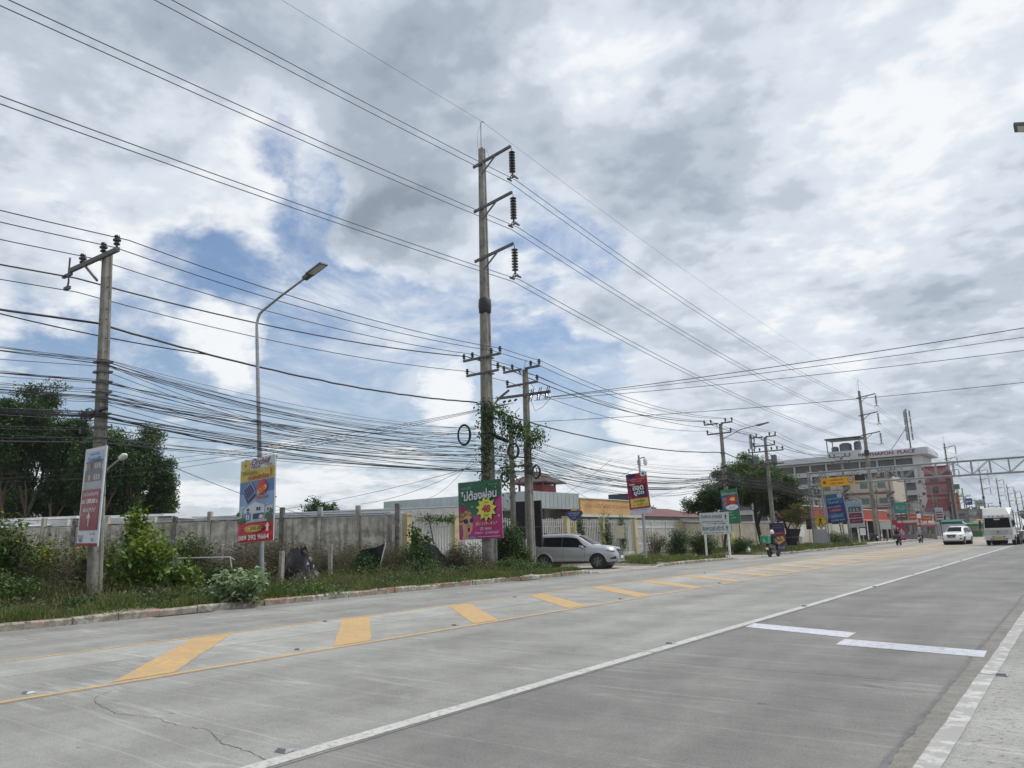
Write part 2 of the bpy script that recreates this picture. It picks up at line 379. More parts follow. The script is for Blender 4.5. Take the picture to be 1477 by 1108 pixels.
line('kerb_side_line', -16.25, .10, -10, 300, WHW)
line('median_line_near', -9.78, .13, -10, 130, YEL)
line('median_line_far', -13.34, .11, -10, 130, YELD)
hb = MB(); hb2 = MB()
for k in range(0, 26):
    y = 4.72+3.47*k
    tgt = hb if k < 7 else hb2
    zz = .0045
    if k <= 1: y += .0
    q = [(-9.9, y), (-9.9, y+.80), (-13.2, y+.80+2.95), (-13.2, y+2.95)]
    pts = []
    for i_ in range(4):
        (xa, ya), (xb, yb) = q[i_], q[(i_+1) % 4]; m_ = 22 if i_ % 2 else 6
        pts += [(xa+(xb-xa)*s_/m_+(random.uniform(-.013, .013) if s_ else 0), ya+(yb-ya)*s_/m_+(random.uniform(-.016, .016) if s_ else 0), zz) for s_ in range(m_)]
    tgt.poly(*pts)
tag(hb.build('median_hatching', YEL), kind='structure'); tag(hb2.build('median_hatching_worn', YELD), kind='structure')
tb = MB(); tb.quad((-5.0, 13.27, .004), (-3.15, 12.57, .004), (-3.17, 13.21, .004), (-5.06, 13.86, .004))
tb.quad((-3.12, 11.75, .004), (-1.25, 11.37, .004), (-1.27, 11.96, .004), (-3.15, 12.39, .004))
tag(tb.build('road_marker_bars', WHN), kind='structure')
# sealed edge crack beside the right lane and cracks in the slabs
def crackmesh(name, pts, w, m, z=.003, sub=10, jit=.03):
    b = MB(); P_ = []
    for (a, c) in zip(pts[:-1], pts[1:]):
        for s in range(sub):
            t = s/sub; P_.append((a[0]+(c[0]-a[0])*t+random.uniform(-jit, jit), a[1]+(c[1]-a[1])*t+random.uniform(-jit, jit)))
    P_.append(pts[-1]); L = []
    for i, p in enumerate(P_):
        q = P_[min(i+1, len(P_)-1)]; o = P_[max(i-1, 0)]; d = Vector((q[0]-o[0], q[1]-o[1])).normalized(); n = Vector((-d.y, d.x)); ww = w*random.uniform(.3, 1)
        L.append(((p[0]+n.x*ww, p[1]+n.y*ww, z), (p[0]-n.x*ww, p[1]-n.y*ww, z)))
    for u_, v_ in zip(L[:-1], L[1:]): b.quad(u_[0], u_[1], v_[1], v_[0])
    return tag(b.build(name, m), kind='structure')
SEAL = mat('crack_sealant', (.12, .12, .12), .8, var=.25, scale=5)
CRK = mat('open_crack', (.11, .105, .095), .9, var=.3)
crackmesh('road_edge_seam', [(-1.34, 2), (-1.35, 6.0), (-1.37, 8), (-1.38, 11), (-1.40, 22), (-1.4, 60)], .032, SEAL, sub=24, jit=.012)
crackmesh('road_crack', [(-9.4, 4.55), (-9.1, 4.15), (-8.6, 3.99), (-8.0, 3.88), (-7.5, 4.0), (-6.98, 3.97), (-6.5, 4.0), (-6.1, 3.84), (-5.67, 3.79), (-5.2, 3.72)], .005, CRK, sub=7, jit=.022)
crackmesh('road_crack', [(-2.15, 8.9), (-1.8, 8.72), (-1.5, 8.75)], .006, CRK, sub=7, jit=.012)
# road studs: low aluminium wedges with a reflector face
REFL = mat('stud_reflector', (.10, .09, .09), .2, var=.2, coat=.6)
stud0 = thing('road_stud', 'metal road stud', 'road stud', (-5.34, 3.95, .004), 0.1, 'reflective road studs set in the road lines')
sb = MB(); w, l, hh = .065, .055, .024
sb.faces([(-w, -l, 0), (w, -l, 0), (w, l, 0), (-w, l, 0), (-w*.8, -l*.45, hh), (w*.8, -l*.45, hh), (w*.8, l*.45, hh), (-w*.8, l*.45, hh)], [(0, 3, 2, 1), (4, 5, 6, 7), (0, 1, 5, 4), (1, 2, 6, 5), (2, 3, 7, 6), (3, 0, 4, 7)])
sb.build('stud_body', mat('cast_aluminium', (.36, .36, .36), .4, .5, var=.15, scale=30), stud0)
rb = MB(); rb.quad((-w*.78, -l*.95, .004), (w*.78, -l*.95, .004), (w*.66, -l*.5, hh), (-w*.66, -l*.5, hh)); rb.build('reflector', REFL, stud0)
STL = 'low metal road stud on the white lane line'
stud0['label'] = 'nearest metal road stud, on the white lane line beside a crack'
for x, y, lab in [(-5.25, 10.79, 0), (-5.18, 17.37, 0), (-5.09, 23.9, 0), (-5.2, 30.7, 0), (-5.2, 37.5, 0), (-5.2, 44, 0),
               (-.97, 10.1, 'metal road stud on the worn white line at the right edge of the road'),
               (-10.1, 3.87, 'metal road stud beside the yellow line at the far left of the photo'),
               (-10.12, 7.69, 1), (-10.05, 11.3, 1), (-10.02, 17.85, 1), (-10.02, 24.6, 1),
               (-13.2, 10.71, 2), (-13.25, 17.5, 2), (-13.25, 31, 2)]:
    labs = {0: STL, 1: 'low metal road stud inside the near yellow line of the hatched median', 2: 'low metal road stud beside the far yellow line of the hatched median'}
    copy_tree(stud0, loc=(x, y, .004), rz=random.uniform(-.2, .2), label=lab if isinstance(lab, str) else labs[lab])
# kerb of cast blocks, faded red and white
def kerb_material():
    m = bpy.data.materials.new('worn_kerb'); m.use_nodes = True; t = m.node_tree; h = NG(t); b = t.nodes['Principled BSDF']
    co = h.n('ShaderNodeTexCoord').outputs['Object']; sp = h.n('ShaderNodeSeparateXYZ'); h.put(sp.inputs[0], co)
    f = h.m('FRACT', h.m('DIVIDE', sp.outputs[1], 3.6)); red = h.ss(f, .48, .52)
    n = h.noise(co, 5, 8, .7); n2 = h.noise(co, 1.7, 4, .6)
    c = h.mix(h.ss(n, .3, .7), (.17, .15, .12, 1), (.40, .37, .31, 1))
    pr_ = h.mix(red, (.52, .50, .46, 1), (.36, .10, .075, 1))
    c = h.mix(h.m('MULTIPLY', h.m('MULTIPLY', h.ss(n, .47, .57), h.ss(n2, .40, .62)), .8), c, pr_)
    c = h.mix(h.m('MULTIPLY', h.ss(h.noise(co, 11, 6, .75), .55, .66), .7), c, (.07, .062, .045, 1))
    h.put(b.inputs['Base Color'], c); b.inputs['Roughness'].default_value = .9
    bn = h.n('ShaderNodeBump'); bn.inputs['Strength'].default_value = .6; bn.inputs['Distance'].default_value = .02
    h.put(bn.inputs['Height'], h.noise(co, 22, 6, .7)); t.links.new(bn.outputs[0], b.inputs['Normal']); return m
kb = MB(); y = -14.0
def kerb_top(y):
    if y < 29.6: return .17
    if y < 31: return .17-(y-29.6)/1.4*.15
    if y < 36.2: return .02
    if y < 37.4: return .02+(y-36.2)/1.2*.14
    if y < 47.5: return .16
    if y < 48.5: return .16-(y-47.5)*.13
    if y < 56: return .03
    if y < 57: return .03+(y-56)*.13
    return .16
while y < 330:
    L = .98 if y < 120 else 6; a = random.uniform(-.025, .025); q_ = random.uniform(-.025, .015); za, zb = kerb_top(y)+q_+random.uniform(-.012, .012), kerb_top(y+L)+q_+random.uniform(-.012, .012)
    x0, x1 = -18.62+a, -18.40+a
    V = [(x0, y, -.05), (x1, y, -.05), (x1, y+L, -.05), (x0, y+L, -.05), (x0, y, za), (x1-.035, y, za), (x1-.035, y+L, zb), (x0, y+L, zb), (x1, y, za-.04), (x1, y+L, zb-.04)]
    kb.faces(V, [(4, 5, 6, 7), (5, 8, 9, 6), (8, 1, 2, 9), (0, 4, 7, 3), (0, 1, 8, 5, 4), (3, 7, 6, 9, 2)])
    y += L+.012
tag(kb.build('kerb', kerb_material()), kind='structure')
# the pavement strip and waste ground behind the kerb, a lumpy sheet
def hgt(x, y):
    base = kerb_top(y)-.01
    d = -18.6-x
    n = math.sin(x*1.7+y*.9)*.03+math.sin(x*.6-y*1.3)*.03+math.sin(y*2.7+x*.3)*.015
    flatk = min(1, max(0, (d-.3)/2.0))
    if 29.6 < y < 37 : return base*.6+.012+n*.2*flatk
    if 47.5 < y < 57 : return base*.6+.012+n*.4*flatk
    return base+flatk*(n+.03)
vb = MB(); xs = [-18.61-i*.55 for i in range(28)]+[-36, -42, -55, -80, -140]; ys = [-14+.9*j for j in range(90)]+[68+4*j for j in range(70)]
V = []; F = []
for yy in ys:
    for xx in xs: V.append((xx, yy, hgt(xx, yy) if xx > -35 else .12))
n = len(xs)
for j in range(len(ys)-1):
    for i in range(n-1): F.append((j*n+i, j*n+i+1, (j+1)*n+i+1, (j+1)*n+i)[::-1])
vb.faces(V, F); vg = tag(vb.build('verge', SOIL, smooth=True), kind='structure')
fix_normals(vg)
# driveway aprons
DRIVE = mat('dusty_driveway', (.30, .285, .25), .9, var=.2, scale=2, bump=.4, bscale=20, dirt=((.14, .12, .09), .6, 1.5))
b = MB()
for (ya, yb) in ((30.6, 36.6), (48.3, 55.8)):
    N_ = 9
    for i in range(N_):
        xa, xb = -18.62-i*1.2, -18.62-(i+1)*1.2
        b.quad((xa, ya, max(hgt(xa, ya), 0)+.03), (xa, yb, max(hgt(xa, yb), 0)+.03), (xb, yb, max(hgt(xb, yb), 0)+.03), (xb, ya, max(hgt(xb, ya), 0)+.03))

for (ya, yb) in ((30.6, 36.6), (48.3, 55.8)):
    za, zb = max(hgt(-18.62, ya), 0)+.03, max(hgt(-18.62, yb), 0)+.03
    b.quad((-18.20, ya, .002), (-18.20, yb, .002), (-18.62, yb, zb), (-18.62, ya, za))
dv = tag(b.build('driveway', DRIVE), kind='structure'); fix_normals(dv)
for y0, lb in ((9.6, 'dark drain slot in the gutter by the kerb near the leftmost power pole'), (24.2, 'dark drain slot in the gutter by the kerb below the green and pink billboard')):
    b = MB(); b.box(-18.40, -18.12, y0, y0+1.5, .001, .006)
    tag(b.build('drain_grate', mat('drain_iron', (.03, .026, .024), .8, .3, var=.4, scale=30)), lb, 'drain grate', 'drain slots in the gutter')
PAVE = mat('footway_slabs', (.34, .33, .31), .9, var=.12, scale=2, bump=.3, dirt=((.2, .18, .15), .5, 1.5))
strip('pavement', -25.4, -18.63, 86, 330, .20, PAVE, ny=4)
strip('lane_far_side', -18.41, -17.9, 86, 330, .004, PAVE)
# ================================================================== poles
def concrete_shaft(b, h, w0, w1, z0=-.3, groove=True):
    """tapered square pole with chamfered corners and a shallow groove on each face"""
    def ring(z, w):
        c = w*.12; g_ = w*.07; k = w*.5; e = w*.20
        P_ = []
        for q in range(4):
            a = q*math.pi/2; ca, sa = math.cos(a), math.sin(a)
            for x, y in ((k, -k+c), (k, -e), (k-g_, -e*.8), (k-g_, e*.8), (k, e), (k, k-c)):
                P_.append((x*ca-y*sa, x*sa+y*ca, z))
        return P_
    zs = [z0, h*.33, h*.66, h]; V = []; F = []
    for z in zs: V += ring(z, w0+(w1-w0)*max(z, 0)/h)
    n = 24
    for i in range(len(zs)-1):
        for k in range(n): F.append((i*n+k, i*n+(k+1) % n, (i+1)*n+(k+1) % n, (i+1)*n+k))
    F += [tuple(range(n-1, -1, -1)), tuple(range((len(zs)-1)*n, len(zs)*n))]
    b.faces(V, F)
    # bolt holes up the face
    return b
def pin_insulator(parent, x, y, z, s=1.0):
    b = MB(); b.lathe([(.03, 0), (.03, .05), (.075, .06), (.085, .09), (.05, .11), (.05, .14), (.095, .16), (.10, .20), (.06, .215), (.055, .25), (.075, .27), (.06, .31), (.02, .32)], 10,
                      Matrix.Translation((x, y, z)) @ Matrix.Scale(s, 4))
    return b.build('insulator', PORC, parent, smooth=True, ang=50)
def string_insulator(parent, x, y, z, n=8, L=1.75):
    b = MB(); prof = [(.02, 0), (.02, -.16)]; st = (L-.42)/n; zz = -.18
    for k in range(n): prof += [(.055, zz), (.165, zz-st*.28), (.17, zz-st*.46), (.05, zz-st*.55), (.045, zz-st*.98)]; zz -= st
    prof += [(.03, zz-.05), (.03, -L)]
    b.lathe(prof, 10, Matrix.Translation((x, y, z)))
    b.beam((x-.22, y, z-L), (x+.22, y, z-L), .05, .05); b.beam((x-.2, y-.18, z-L-.05), (x-.2, y+.18, z-L-.05), .06, .08); b.beam((x+.2, y-.18, z-L-.05), (x+.2, y+.18, z-L-.05), .06, .08)
    b.beam((x, y, z-L+.22), (x-.2, y, z-L), .035); b.beam((x, y, z-L+.22), (x+.2, y, z-L), .035)
    return b.build('insulator_string', PORC, parent)
def bands(parent, zs, w):
    for z in zs:
        b = MB(); b.box(-w/2-.02, w/2+.02, -w/2-.02, w/2+.02, z-.03, z+.03); b.build('steel_band', DSTEEL, parent)
def holes(parent, zs, w, h, w1):
    b = MB()
    for z in zs:
        k = (w+(w1-w)*z/h)/2*.865
        b.cyl((0, -k-.004, z), (0, -k+.01, z), .018, n=8); b.cyl((k+.004-.01, 0, z), (k+.004, 0, z), .018, n=8)
    b.build('bolt_holes', mat('hole_dark', (.03, .028, .025), .9), parent)
# ---- tall transmission poles
HT_Y = [27.8, 110.9, 190.9, 258.6, 312.6, 355.8, 398, 440]
HT_DZ = [0, -1.1, -1.6, -3.0, -3.4, -4.1, -4.5, -5]
ORD = ['fourth', 'fifth', 'sixth', 'seventh', 'eighth']
HT_L = ['tall concrete transmission pole behind the green and pink billboard, with vines on its shaft',
        'tall transmission pole rising behind the yellow sign gantry in front of the white apartment block',
        'tall transmission pole beside the narrow pink building', None, None, None, None, None]
def ht_pole(detail=True):
    t = thing('transmission_pole', HT_L[0], 'power pole', (-22.5, 27.8, .1), 0, 'tall transmission poles along the road')
    b = MB(); concrete_shaft(b, 21.8, .60, .30); b.build('shaft', CONC, t)
    b = MB(); b.tube([(0, -.05, 21.5), (0, -.05, 23.3), (.04, 0, 23.4), (.12, .1, 23.36)], .03, 6); b.build('lightning_rod', STEEL, t)
    b = MB(); b.tube([(-.16, 0, 21.6), (-.30, 0, 22.2), (-.24, 0, 22.9), (-.02, 0, 23.25)], .008, 4); b.tube([(.16, 0, 21.5), (.36, 0, 21.6), (.46, 0, 21.2)], .008, 4); b.build('earth_wire', ALU, t)
    for z in (20.95, 18.42, 15.68):
        b = MB(); b.beam((-.42, -.22, z-.16), (2.08, -.22, z+.16), .10, .13); b.build('crossarm', DSTEEL, t)
        b = MB(); b.beam((.14, -.24, z-.75), (1.15, -.24, z+.03), .05, .07); b.build('arm_brace', DSTEEL, t)
        string_insulator(t, 2.04, -.1, z+.1, L=1.62)
    b = MB(); b.lathe([(.26, -.40), (.31, -.34), (.335, 0), (.31, .34), (.26, .40)], 14, Matrix.Translation((0, 0, 13.1))); b.build('climb_guard', mat('guard_black', (.025, .025, .028), .6), t, smooth=True, ang=40)
    return t
ht0 = ht_pole(); holes(ht0, [3.2, 4.6, 6.1, 8.8, 9.5, 11.5, 14.2], .60, 21.8, .30)
for k_, (y, dz, lb) in enumerate(list(zip(HT_Y, HT_DZ, HT_L))[1:]):
    copy_tree(ht0, loc=(-22.5, y, .1+dz), label=lb or f'{ORD[k_-2]} tall transmission pole from the left, in the row receding above the white truck')
# medium voltage arms on the first transmission pole
def mv_set(parent, zt=10.42, zl=9.62, ht=False):
    for (xa, xb, z) in ((-1.32, -.12, zt), (.12, 1.08, zt)):
        b = MB(); b.beam((xa, -.18, z), (xb, -.18, z), .09, .11); b.build('crossarm', DSTEEL, parent)
    for x in (-1.28, -.72, .5, 1.04): pin_insulator(parent, x, -.18, z+.05)
    for (xa, xb, x) in ((-1.12, -.1, -1.08), (.1, .92, .88)):
        b = MB(); b.beam((xa, -.18, zl), (xb, -.18, zl), .09, .11); b.build('crossarm', DSTEEL, parent); pin_insulator(parent, x, -.18, zl+.05)
    for x, z in ((.30, zt), (-.34, zt)):
        b = MB(); b.beam((x, -.18, z), (x*.5, -.18, z-.22), .08, .05); b.build('arm_brace', DSTEEL, parent)
mv_set(ht0)
bands(ht0, [5.2, 5.9, 6.6, 7.4, 10.4, 9.6], .55)
# ---- ordinary distribution poles
MVG = 'concrete distribution poles along the road'
def mv_pole(label, x, y, z=.1, h=10.35, w0=.42, w1=.24, tilt=None, arms=True):
    t = thing('utility_pole', label, 'power pole', (x, y, z), 0, MVG, tilt=tilt)
    b = MB(); concrete_shaft(b, h, w0, w1); b.build('shaft', CONC, t)
    if arms: mv_set(t, h+.02, h-.8)
    return t
p2 = mv_pole('concrete power pole just right of the tall vine-covered pole, with switch gear under its crossarms', -22.5, 31.1, .1, 10.35)
bands(p2, [5.0, 5.3, 7.3], .36)
b = MB(); b.beam((-1.75, -.22, 8.95), (-.95, -.22, 9.35), .09); b.beam((-1.75, -.22, 9.0), (1.7, -.22, 8.9), .11, .13); b.build('crossarm', DSTEEL, p2)
for x in (.35, .85, 1.35):                       # drop-out fuses leaning on the lower arm
    b = MB(); b.lathe([(.03, 0), (.07, .03), (.03, .08), (.07, .12), (.03, .17), (.07, .21), (.03, .26)], 8, Matrix.Translation((x, -.1, 8.72))); b.build('insulator', PORC, p2)
    b = MB(); b.tube([(x+.1, -.36, 8.55), (x+.30, -.36, 9.15), (x+.42, -.36, 9.16), (x+.24, -.36, 8.53), (x+.1, -.36, 8.55)], .022, 6); b.build('fuse_switch', BLACK, p2)
for x in (-1.35, -1.0, -.6): b = MB(); b.lathe([(.03, 0), (.07, .03), (.03, .07), (.07, .1), (.03, .14), (.07, .17), (.03, .2)], 8, Matrix.Translation((x, -.25, 8.72)) @ Matrix.Rotation(R(70), 4, 'Y')); b.build('insulator', PORC, p2)
b = MB(); b.tube([(-1.3, -.3, 8.8), (-1.0, -.4, 8.2), (-.5, -.4, 8.0), (-.2, -.3, 8.3)], .014, 4); b.tube([(.6, -.4, 8.6), (.9, -.5, 7.95), (1.4, -.5, 8.1), (1.9, -.5, 8.5)], .012, 4)
b.tube([(.3, -.3, 10.8), (.1, -.35, 10.2), (.5, -.4, 9.6), (.9, -.4, 9.1)], .012, 4); b.build('jumper_cables', CABLE, p2)
b = MB(); b.beam((-1.6, -.3, 5.25), (.5, -.3, 5.25), .09, .1); b.beam((-1.2, -.3, 5.2), (-.1, -.3, 4.2), .05); b.build('cable_bracket', DSTEEL, p2)
# leftmost pole: one raking arm with three insulators and a spacer bracket
p1 = thing('utility_pole', 'concrete power pole at the far left, carrying a red and white property banner', 'power pole', (-22.5, 10.06, .1), 0, MVG, tilt=(.047, 0))
b = MB(); concrete_shaft(b, 10.35, .34, .24); b.build('shaft', CONC, p1)
holes(p1, [.9, 1.5, 2.2, 6.6, 7.0, 7.3, 7.7, 8.3, 8.6, 9.3, 9.6], .34, 10.35, .26)
b = MB(); b.beam((-2.05, -.2, 10.30), (1.12, -.2, 10.18), .10, .13); b.build('crossarm', DSTEEL, p1)
b = MB(); b.beam((-1.0, -.22, 10.2), (-.1, -.22, 9.5), .05, .06); b.build('arm_brace', DSTEEL, p1)
for x in (-1.2, .18, 1.02): pin_insulator(p1, x, -.2, 10.27, 1.15)
b = MB(); b.tube([(-2.12, -.2, 10.75), (-2.17, -.2, 10.3), (-2.15, -.2, 9.95), (-2.22, -.2, 9.75)], .03, 6); b.beam((-2.57, -.2, 10.2), (-1.97, -.2, 10.18), .09); b.beam((-2.39, -.2, 9.76), (-2.07, -.2, 9.76), .1); b.build('spacer_bracket', DSTEEL, p1)
bands(p1, [4.75, 5.05, 5.45, 7.0, 6.7, 6.4, 6.1], .37)
b = MB(); b.beam((-.75, -.28, 5.5), (1.0, -.28, 5.45), .05, .07); b.cbox(.55, -.3, 5.42, .18, .1, .16); b.cbox(-.45, -.3, 5.45, .12, .1, .12); b.cbox(.8, -.3, 5.5, .25, .1, .08); b.cbox(-.5, -.3, 5.0, .14, .1, .18); b.build('cable_clamps', BLACK, p1)
p4 = mv_pole('concrete power pole standing between the white direction sign and the roadside trees', -22.35, 57.7, .1, 10.3, .38, .22)
bands(p4, [5.5, 6.2, 6.8, 7.9], .3)
b = MB()
for z in (5.2, 5.6, 6.1, 6.7): b.beam((-.5, -.2, z), (.4, -.2, z+.1), .06); b.cbox(.25, -.22, z+.15, .16, .1, .14)
b.build('cable_clamps', BLACK, p4)
p5 = mv_pole('concrete power pole with a transformer platform rising out of the tree crowns', -22.5, 68.8, .1, 10.25, .38, .22)
for sx in (-.9, .75):
    b = MB(); b.lathe([(.22, 0), (.26, .04), (.26, .7), (.2, .76)], 12, Matrix.Translation((sx, -.3, 7.75))); b.build('transformer', mat('transformer_grey', (.13, .14, .15), .6), p5)
b = MB(); b.beam((-1.6, -.3, 7.7), (1.6, -.3, 7.7), .1, .12); b.beam((-1.6, -.3, 8.9), (1.7, -.3, 8.9), .08, .1); b.build('crossarm', DSTEEL, p5)
for sx in (-1.5, -1.0, -.5, .6, 1.1, 1.6): pin_insulator(p5, sx, -.3, 8.95)
protos = [p4, p5]
MVY = [95.5, 123, 137, 162, 189, 216, 243, 270, 297, 324, 350, 378, 405]
for i, y in enumerate(MVY):
    dz = 0 if y < 120 else -(y-120)*.012
    copy_tree(p4, loc=(-22.4+random.uniform(-.3, .3), y, .1+dz), rz=random.uniform(-.08, .08),
              label='concrete power pole right behind the orange sign on the gantry' if y < 100 else 'concrete power pole behind the gantry, in front of the restaurant awning' if y < 130 else 'small distant power pole in the row of crossarms left of the white truck')
# short slender poles beside pole 2
for x, y, h, r, lb in ((-23.25, 30.7, 7.2, .15, 'slender concrete pole standing close behind the vine-covered poles'), (-22.9, 31.6, 6.0, .13, 'slender pole half hidden directly behind the switch gear pole')):
    t = thing('short_pole', lb, 'pole', (x, y, .1), .2); b = MB(); concrete_shaft(b, h, r*1.7, r*1.35); b.build('shaft', CONC, t)
# cable coils
def coil(name, lb, c, rx, rz_, n=5, rr=.028, tilt=0.3):
    b = MB()
    for k in range(n):
        ph = random.uniform(0, 6); ax = rx*random.uniform(.88, 1.06); az = rz_*random.uniform(.9, 1.05); dy = random.uniform(-.05, .05)
        b.tube([(c[0]+ax*math.cos(a)*math.cos(tilt), c[1]+dy+ax*math.cos(a)*math.sin(tilt), c[2]+az*math.sin(a)) for a in [2*math.pi*j/18+ph for j in range(19)]], rr, 5)
    tag(b.build(name, CABLE), lb, 'cable coil', 'coils of spare cable hung on the poles')
coil('cable_coil', 'largest coil of black cable, hung to the left of the vine-covered pole', (-23.75, 27.5, 6.75), .34, .50, 6)
coil('cable_coil', 'coil of black cable hung to the right of the vine-covered pole under the leaves', (-21.1, 28.0, 5.75), .26, .36, 5)
coil('cable_coil', 'small coil of black cable on the right of the switch gear pole', (-21.85, 30.9, 4.98), .20, .34, 5)
coil('cable_coil', 'small coil of black cable low between the two tall roadside poles', (-22.1, 28.6, 4.6), .2, .24, 4)
b = MB()
for c in ((-21.75, 27.7, 6.45), (-21.6, 27.8, 6.35)): b.cyl((c[0]-.35, c[1], c[2]+.15), (c[0]+.35, c[1], c[2]-.15), .09, n=8)
tag(b.build('splice_closure', BLACK), 'black cable splice closures slung among the vines beside the tall pole', 'splice box')
# ================================================================== wires
def span(p, q, sag, n=14):
    p = Vector(p); q = Vector(q)
    return [p.lerp(q, i/n) - Vector((0, 0, 4*sag*(i/n)*(1-i/n))) for i in range(n)] 
def wire(name, pts, sags, r, m, label, group, n=14, cat='cable', wob=0):
    path = []
    for i in range(len(pts)-1): path += span(pts[i], pts[i+1], sags[i] if isinstance(sags, (list, tuple)) else sags, n)
    path.append(Vector(pts[-1]))
    if wob:
        path = [v+Vector((random.uniform(-wob, wob)*.5, 0, random.uniform(-wob, wob))) for v in path]
    b = MB(); b.tube(path, r, 5)
    return tag(b.build(name, m, smooth=True), label, cat, group)
HTG = 'high voltage conductors strung in pairs from pole to pole'
htx = {'topmost': 19.33, 'middle': 16.80, 'lowest': 14.06}
for nm, z in htx.items():
    for dx, side in ((-.2, 'inner'), (.2, 'outer')):
        pts = [(-20.46+dx, -54, z-.2)]+[(-20.46+dx, y, z+dz+ (0 if k else 0)) for k, (y, dz) in enumerate(zip(HT_Y, HT_DZ))]
        wire('high_voltage_wire', pts, [1.35]+[1.5, 1.3, 1.0, .8, .6, .6, .6], .0165, ALU,
             f'{side} wire of the {nm} high voltage pair crossing the whole sky', HTG, n=20)
pts = [(-22.4, -54, 23.2)]+[(-22.4, y, 23.45+dz) for y, dz in zip(HT_Y, HT_DZ)]
wire('earth_wire', pts, [1.0]+[1.0]*7, .008, ALU, 'thin overhead earth wire running over the tips of the tall poles', 'overhead earth wire', n=20)
def topz(y):   # height of the arm tops along the line
    return 10.75 if y < 100 else 10.75-(y-120)*.012 if y > 120 else 10.72
MVp = [31.1, 57.7, 68.8]+MVY
mvs = [('topmost insulated wire running over the outer insulators', -21.47, 10.66, [(-21.46, 27.8, 10.80)], -21.42, 0, .016),
       ('second insulated wire from the top on the street side insulators', -22.32, 10.66, [(-22.0, 27.8, 10.78)], -21.95, 0, .016),
       ('insulated wire on the far side insulators of the upper arms', -23.7, 10.66, [(-23.22, 27.8, 10.80)], -23.2, 0, .016),
       ('thick twin insulated cable leaving the spacer bracket of the leftmost pole', -24.85, 10.28, [(-23.78, 27.8, 10.80)], -23.78, 0, .028),
       ('lowest single insulated wire passing the spacer bracket of the leftmost pole', -24.78, 9.80, [(-23.58, 27.8, 9.98)], -23.55, -.82, .016)]
for lb, xl, zl, mid, xr, dz, rr in mvs:
    pts = [(xl-.3, -17, zl-.15), (xl, 9.7, zl)]+[mid[0]]+[(xr, y, topz(y)+dz) for y in MVp]
    sg = [.45, .38, .02, .75, .2, .6]+[.55]*len(MVY)
    wire('medium_voltage_wire', pts, sg[:len(pts)-1], rr, CABLE, lb, 'insulated medium voltage wires', n=12)
pts = [(-21.62, 27.8, 9.98)]+[(-21.62, y, topz(y)-.80) for y in MVp]
wire('medium_voltage_wire', pts, [.02, .75, .2]+[.55]*len(MVY), .016, CABLE, 'insulated wire on the street side of the lower arms, starting at the vine-covered pole', 'insulated medium voltage wires', n=12)
# the thick black low voltage bundle
ltp = [(-22.75, -17, 8.3), (-22.78, 9.6, 8.32), (-22.95, 27.5, 8.28), (-22.7, 31.0, 7.75), (-22.2, 57.5, 8.05), (-22.3, 68.6, 7.3), (-22.3, 95, 7.4)]
wire('low_voltage_cable', ltp, [.5, .42, .05, .52, .1, .5], .036, CABLE, 'thickest black cable sagging in a long curve across the sky below the power wires', 'bundled low voltage cable', n=34, wob=.014)
wire('low_voltage_cable', [(-22.75, 6, 8.10), (-22.9, 9.5, 7.98), (-22.8, 13.2, 8.02)], [.03, .03], .02, CABLE, 'short loop of black cable slung under the thick cable at the leftmost pole', 'bundled low voltage cable', n=8)
# spur across the road from the switch gear pole, and to the left
for k, (x0, z0, zend) in enumerate(((-21.0, 8.75, 9.9), (-21.4, 8.75, 9.7), (-21.9, 8.7, 9.2), (-22.3, 7.6, 8.1))):
    wire('spur_wire', [(x0, 31, z0), (14+k*.5, 36+k*1.5, zend)], [.35+.06*k], .013 if k else .017, CABLE, ('uppermost' if k == 0 else 'second' if k == 1 else 'third' if k == 2 else 'lowest and faintest')+' spur wire crossing over the road to the right edge of the photo', 'spur wires crossing the road', n=24)
for k, (x1, y1, z1) in enumerate(((-50, 22, 7.0), (-50, 22.6, 6.7), (-50, 23.2, 6.4))):
    wire('spur_wire', [(-23.9+.35*k, 31, 8.75), (x1, y1, z1), (-80, 12, 7+z1*.2)], [.35, .6], .013, CABLE, ['upper', 'middle', 'lower'][k]+' spur wire running away left from the switch gear pole over the old wall', 'spur wires to the left', n=16)
# service drops
for k, (a, c, sg) in enumerate((((-22.7, 27.5, 5.4), (-33.5, 29.5, 3.9), .35), ((-22.7, 27.5, 5.2), (-46, 24, 3.4), .6), ((-22.6, 9.9, 4.9), (-30.5, 24.0, 2.9), .15), ((-22.5, 31, 5.6), (-37, 52, 5.0), .3), ((-22.5, 31.1, 5.9), (-33, 58, 4.0), .35),
                   ((-22.4, 57.7, 6.4), (-36, 66, 4.9), .2), ((-22.7, 27.4, 5.9), (-38, 40, 4.8), .4), ((-36.5, 56, 5.5), (-22.6, 40, 6.3), .1), ((-35.8, 57, 5.4), (-22.6, 44, 6.2), .1))):
    wire('service_drop', [a, c], [sg], .011, CABLE, ['thin service wire from the tall vine-covered pole down to the end of the old wall', 'thin service wire from the vine-covered pole sloping down left over the old wall', 'thin service wire from the leftmost pole down to the old wall', 'thin service wire from the switch gear pole to the white office', 'thin service wire from the switch gear pole towards the sliding gate', 'thin service wire from the pole behind the direction sign to the workshop roof', 'thin service wire from the vine-covered pole to the grey fascia', 'left one of two thin wires rising in a V from the orange fascia', 'right one of two thin wires rising in a V from the orange fascia'][k], 'service wires to the buildings', n=12)
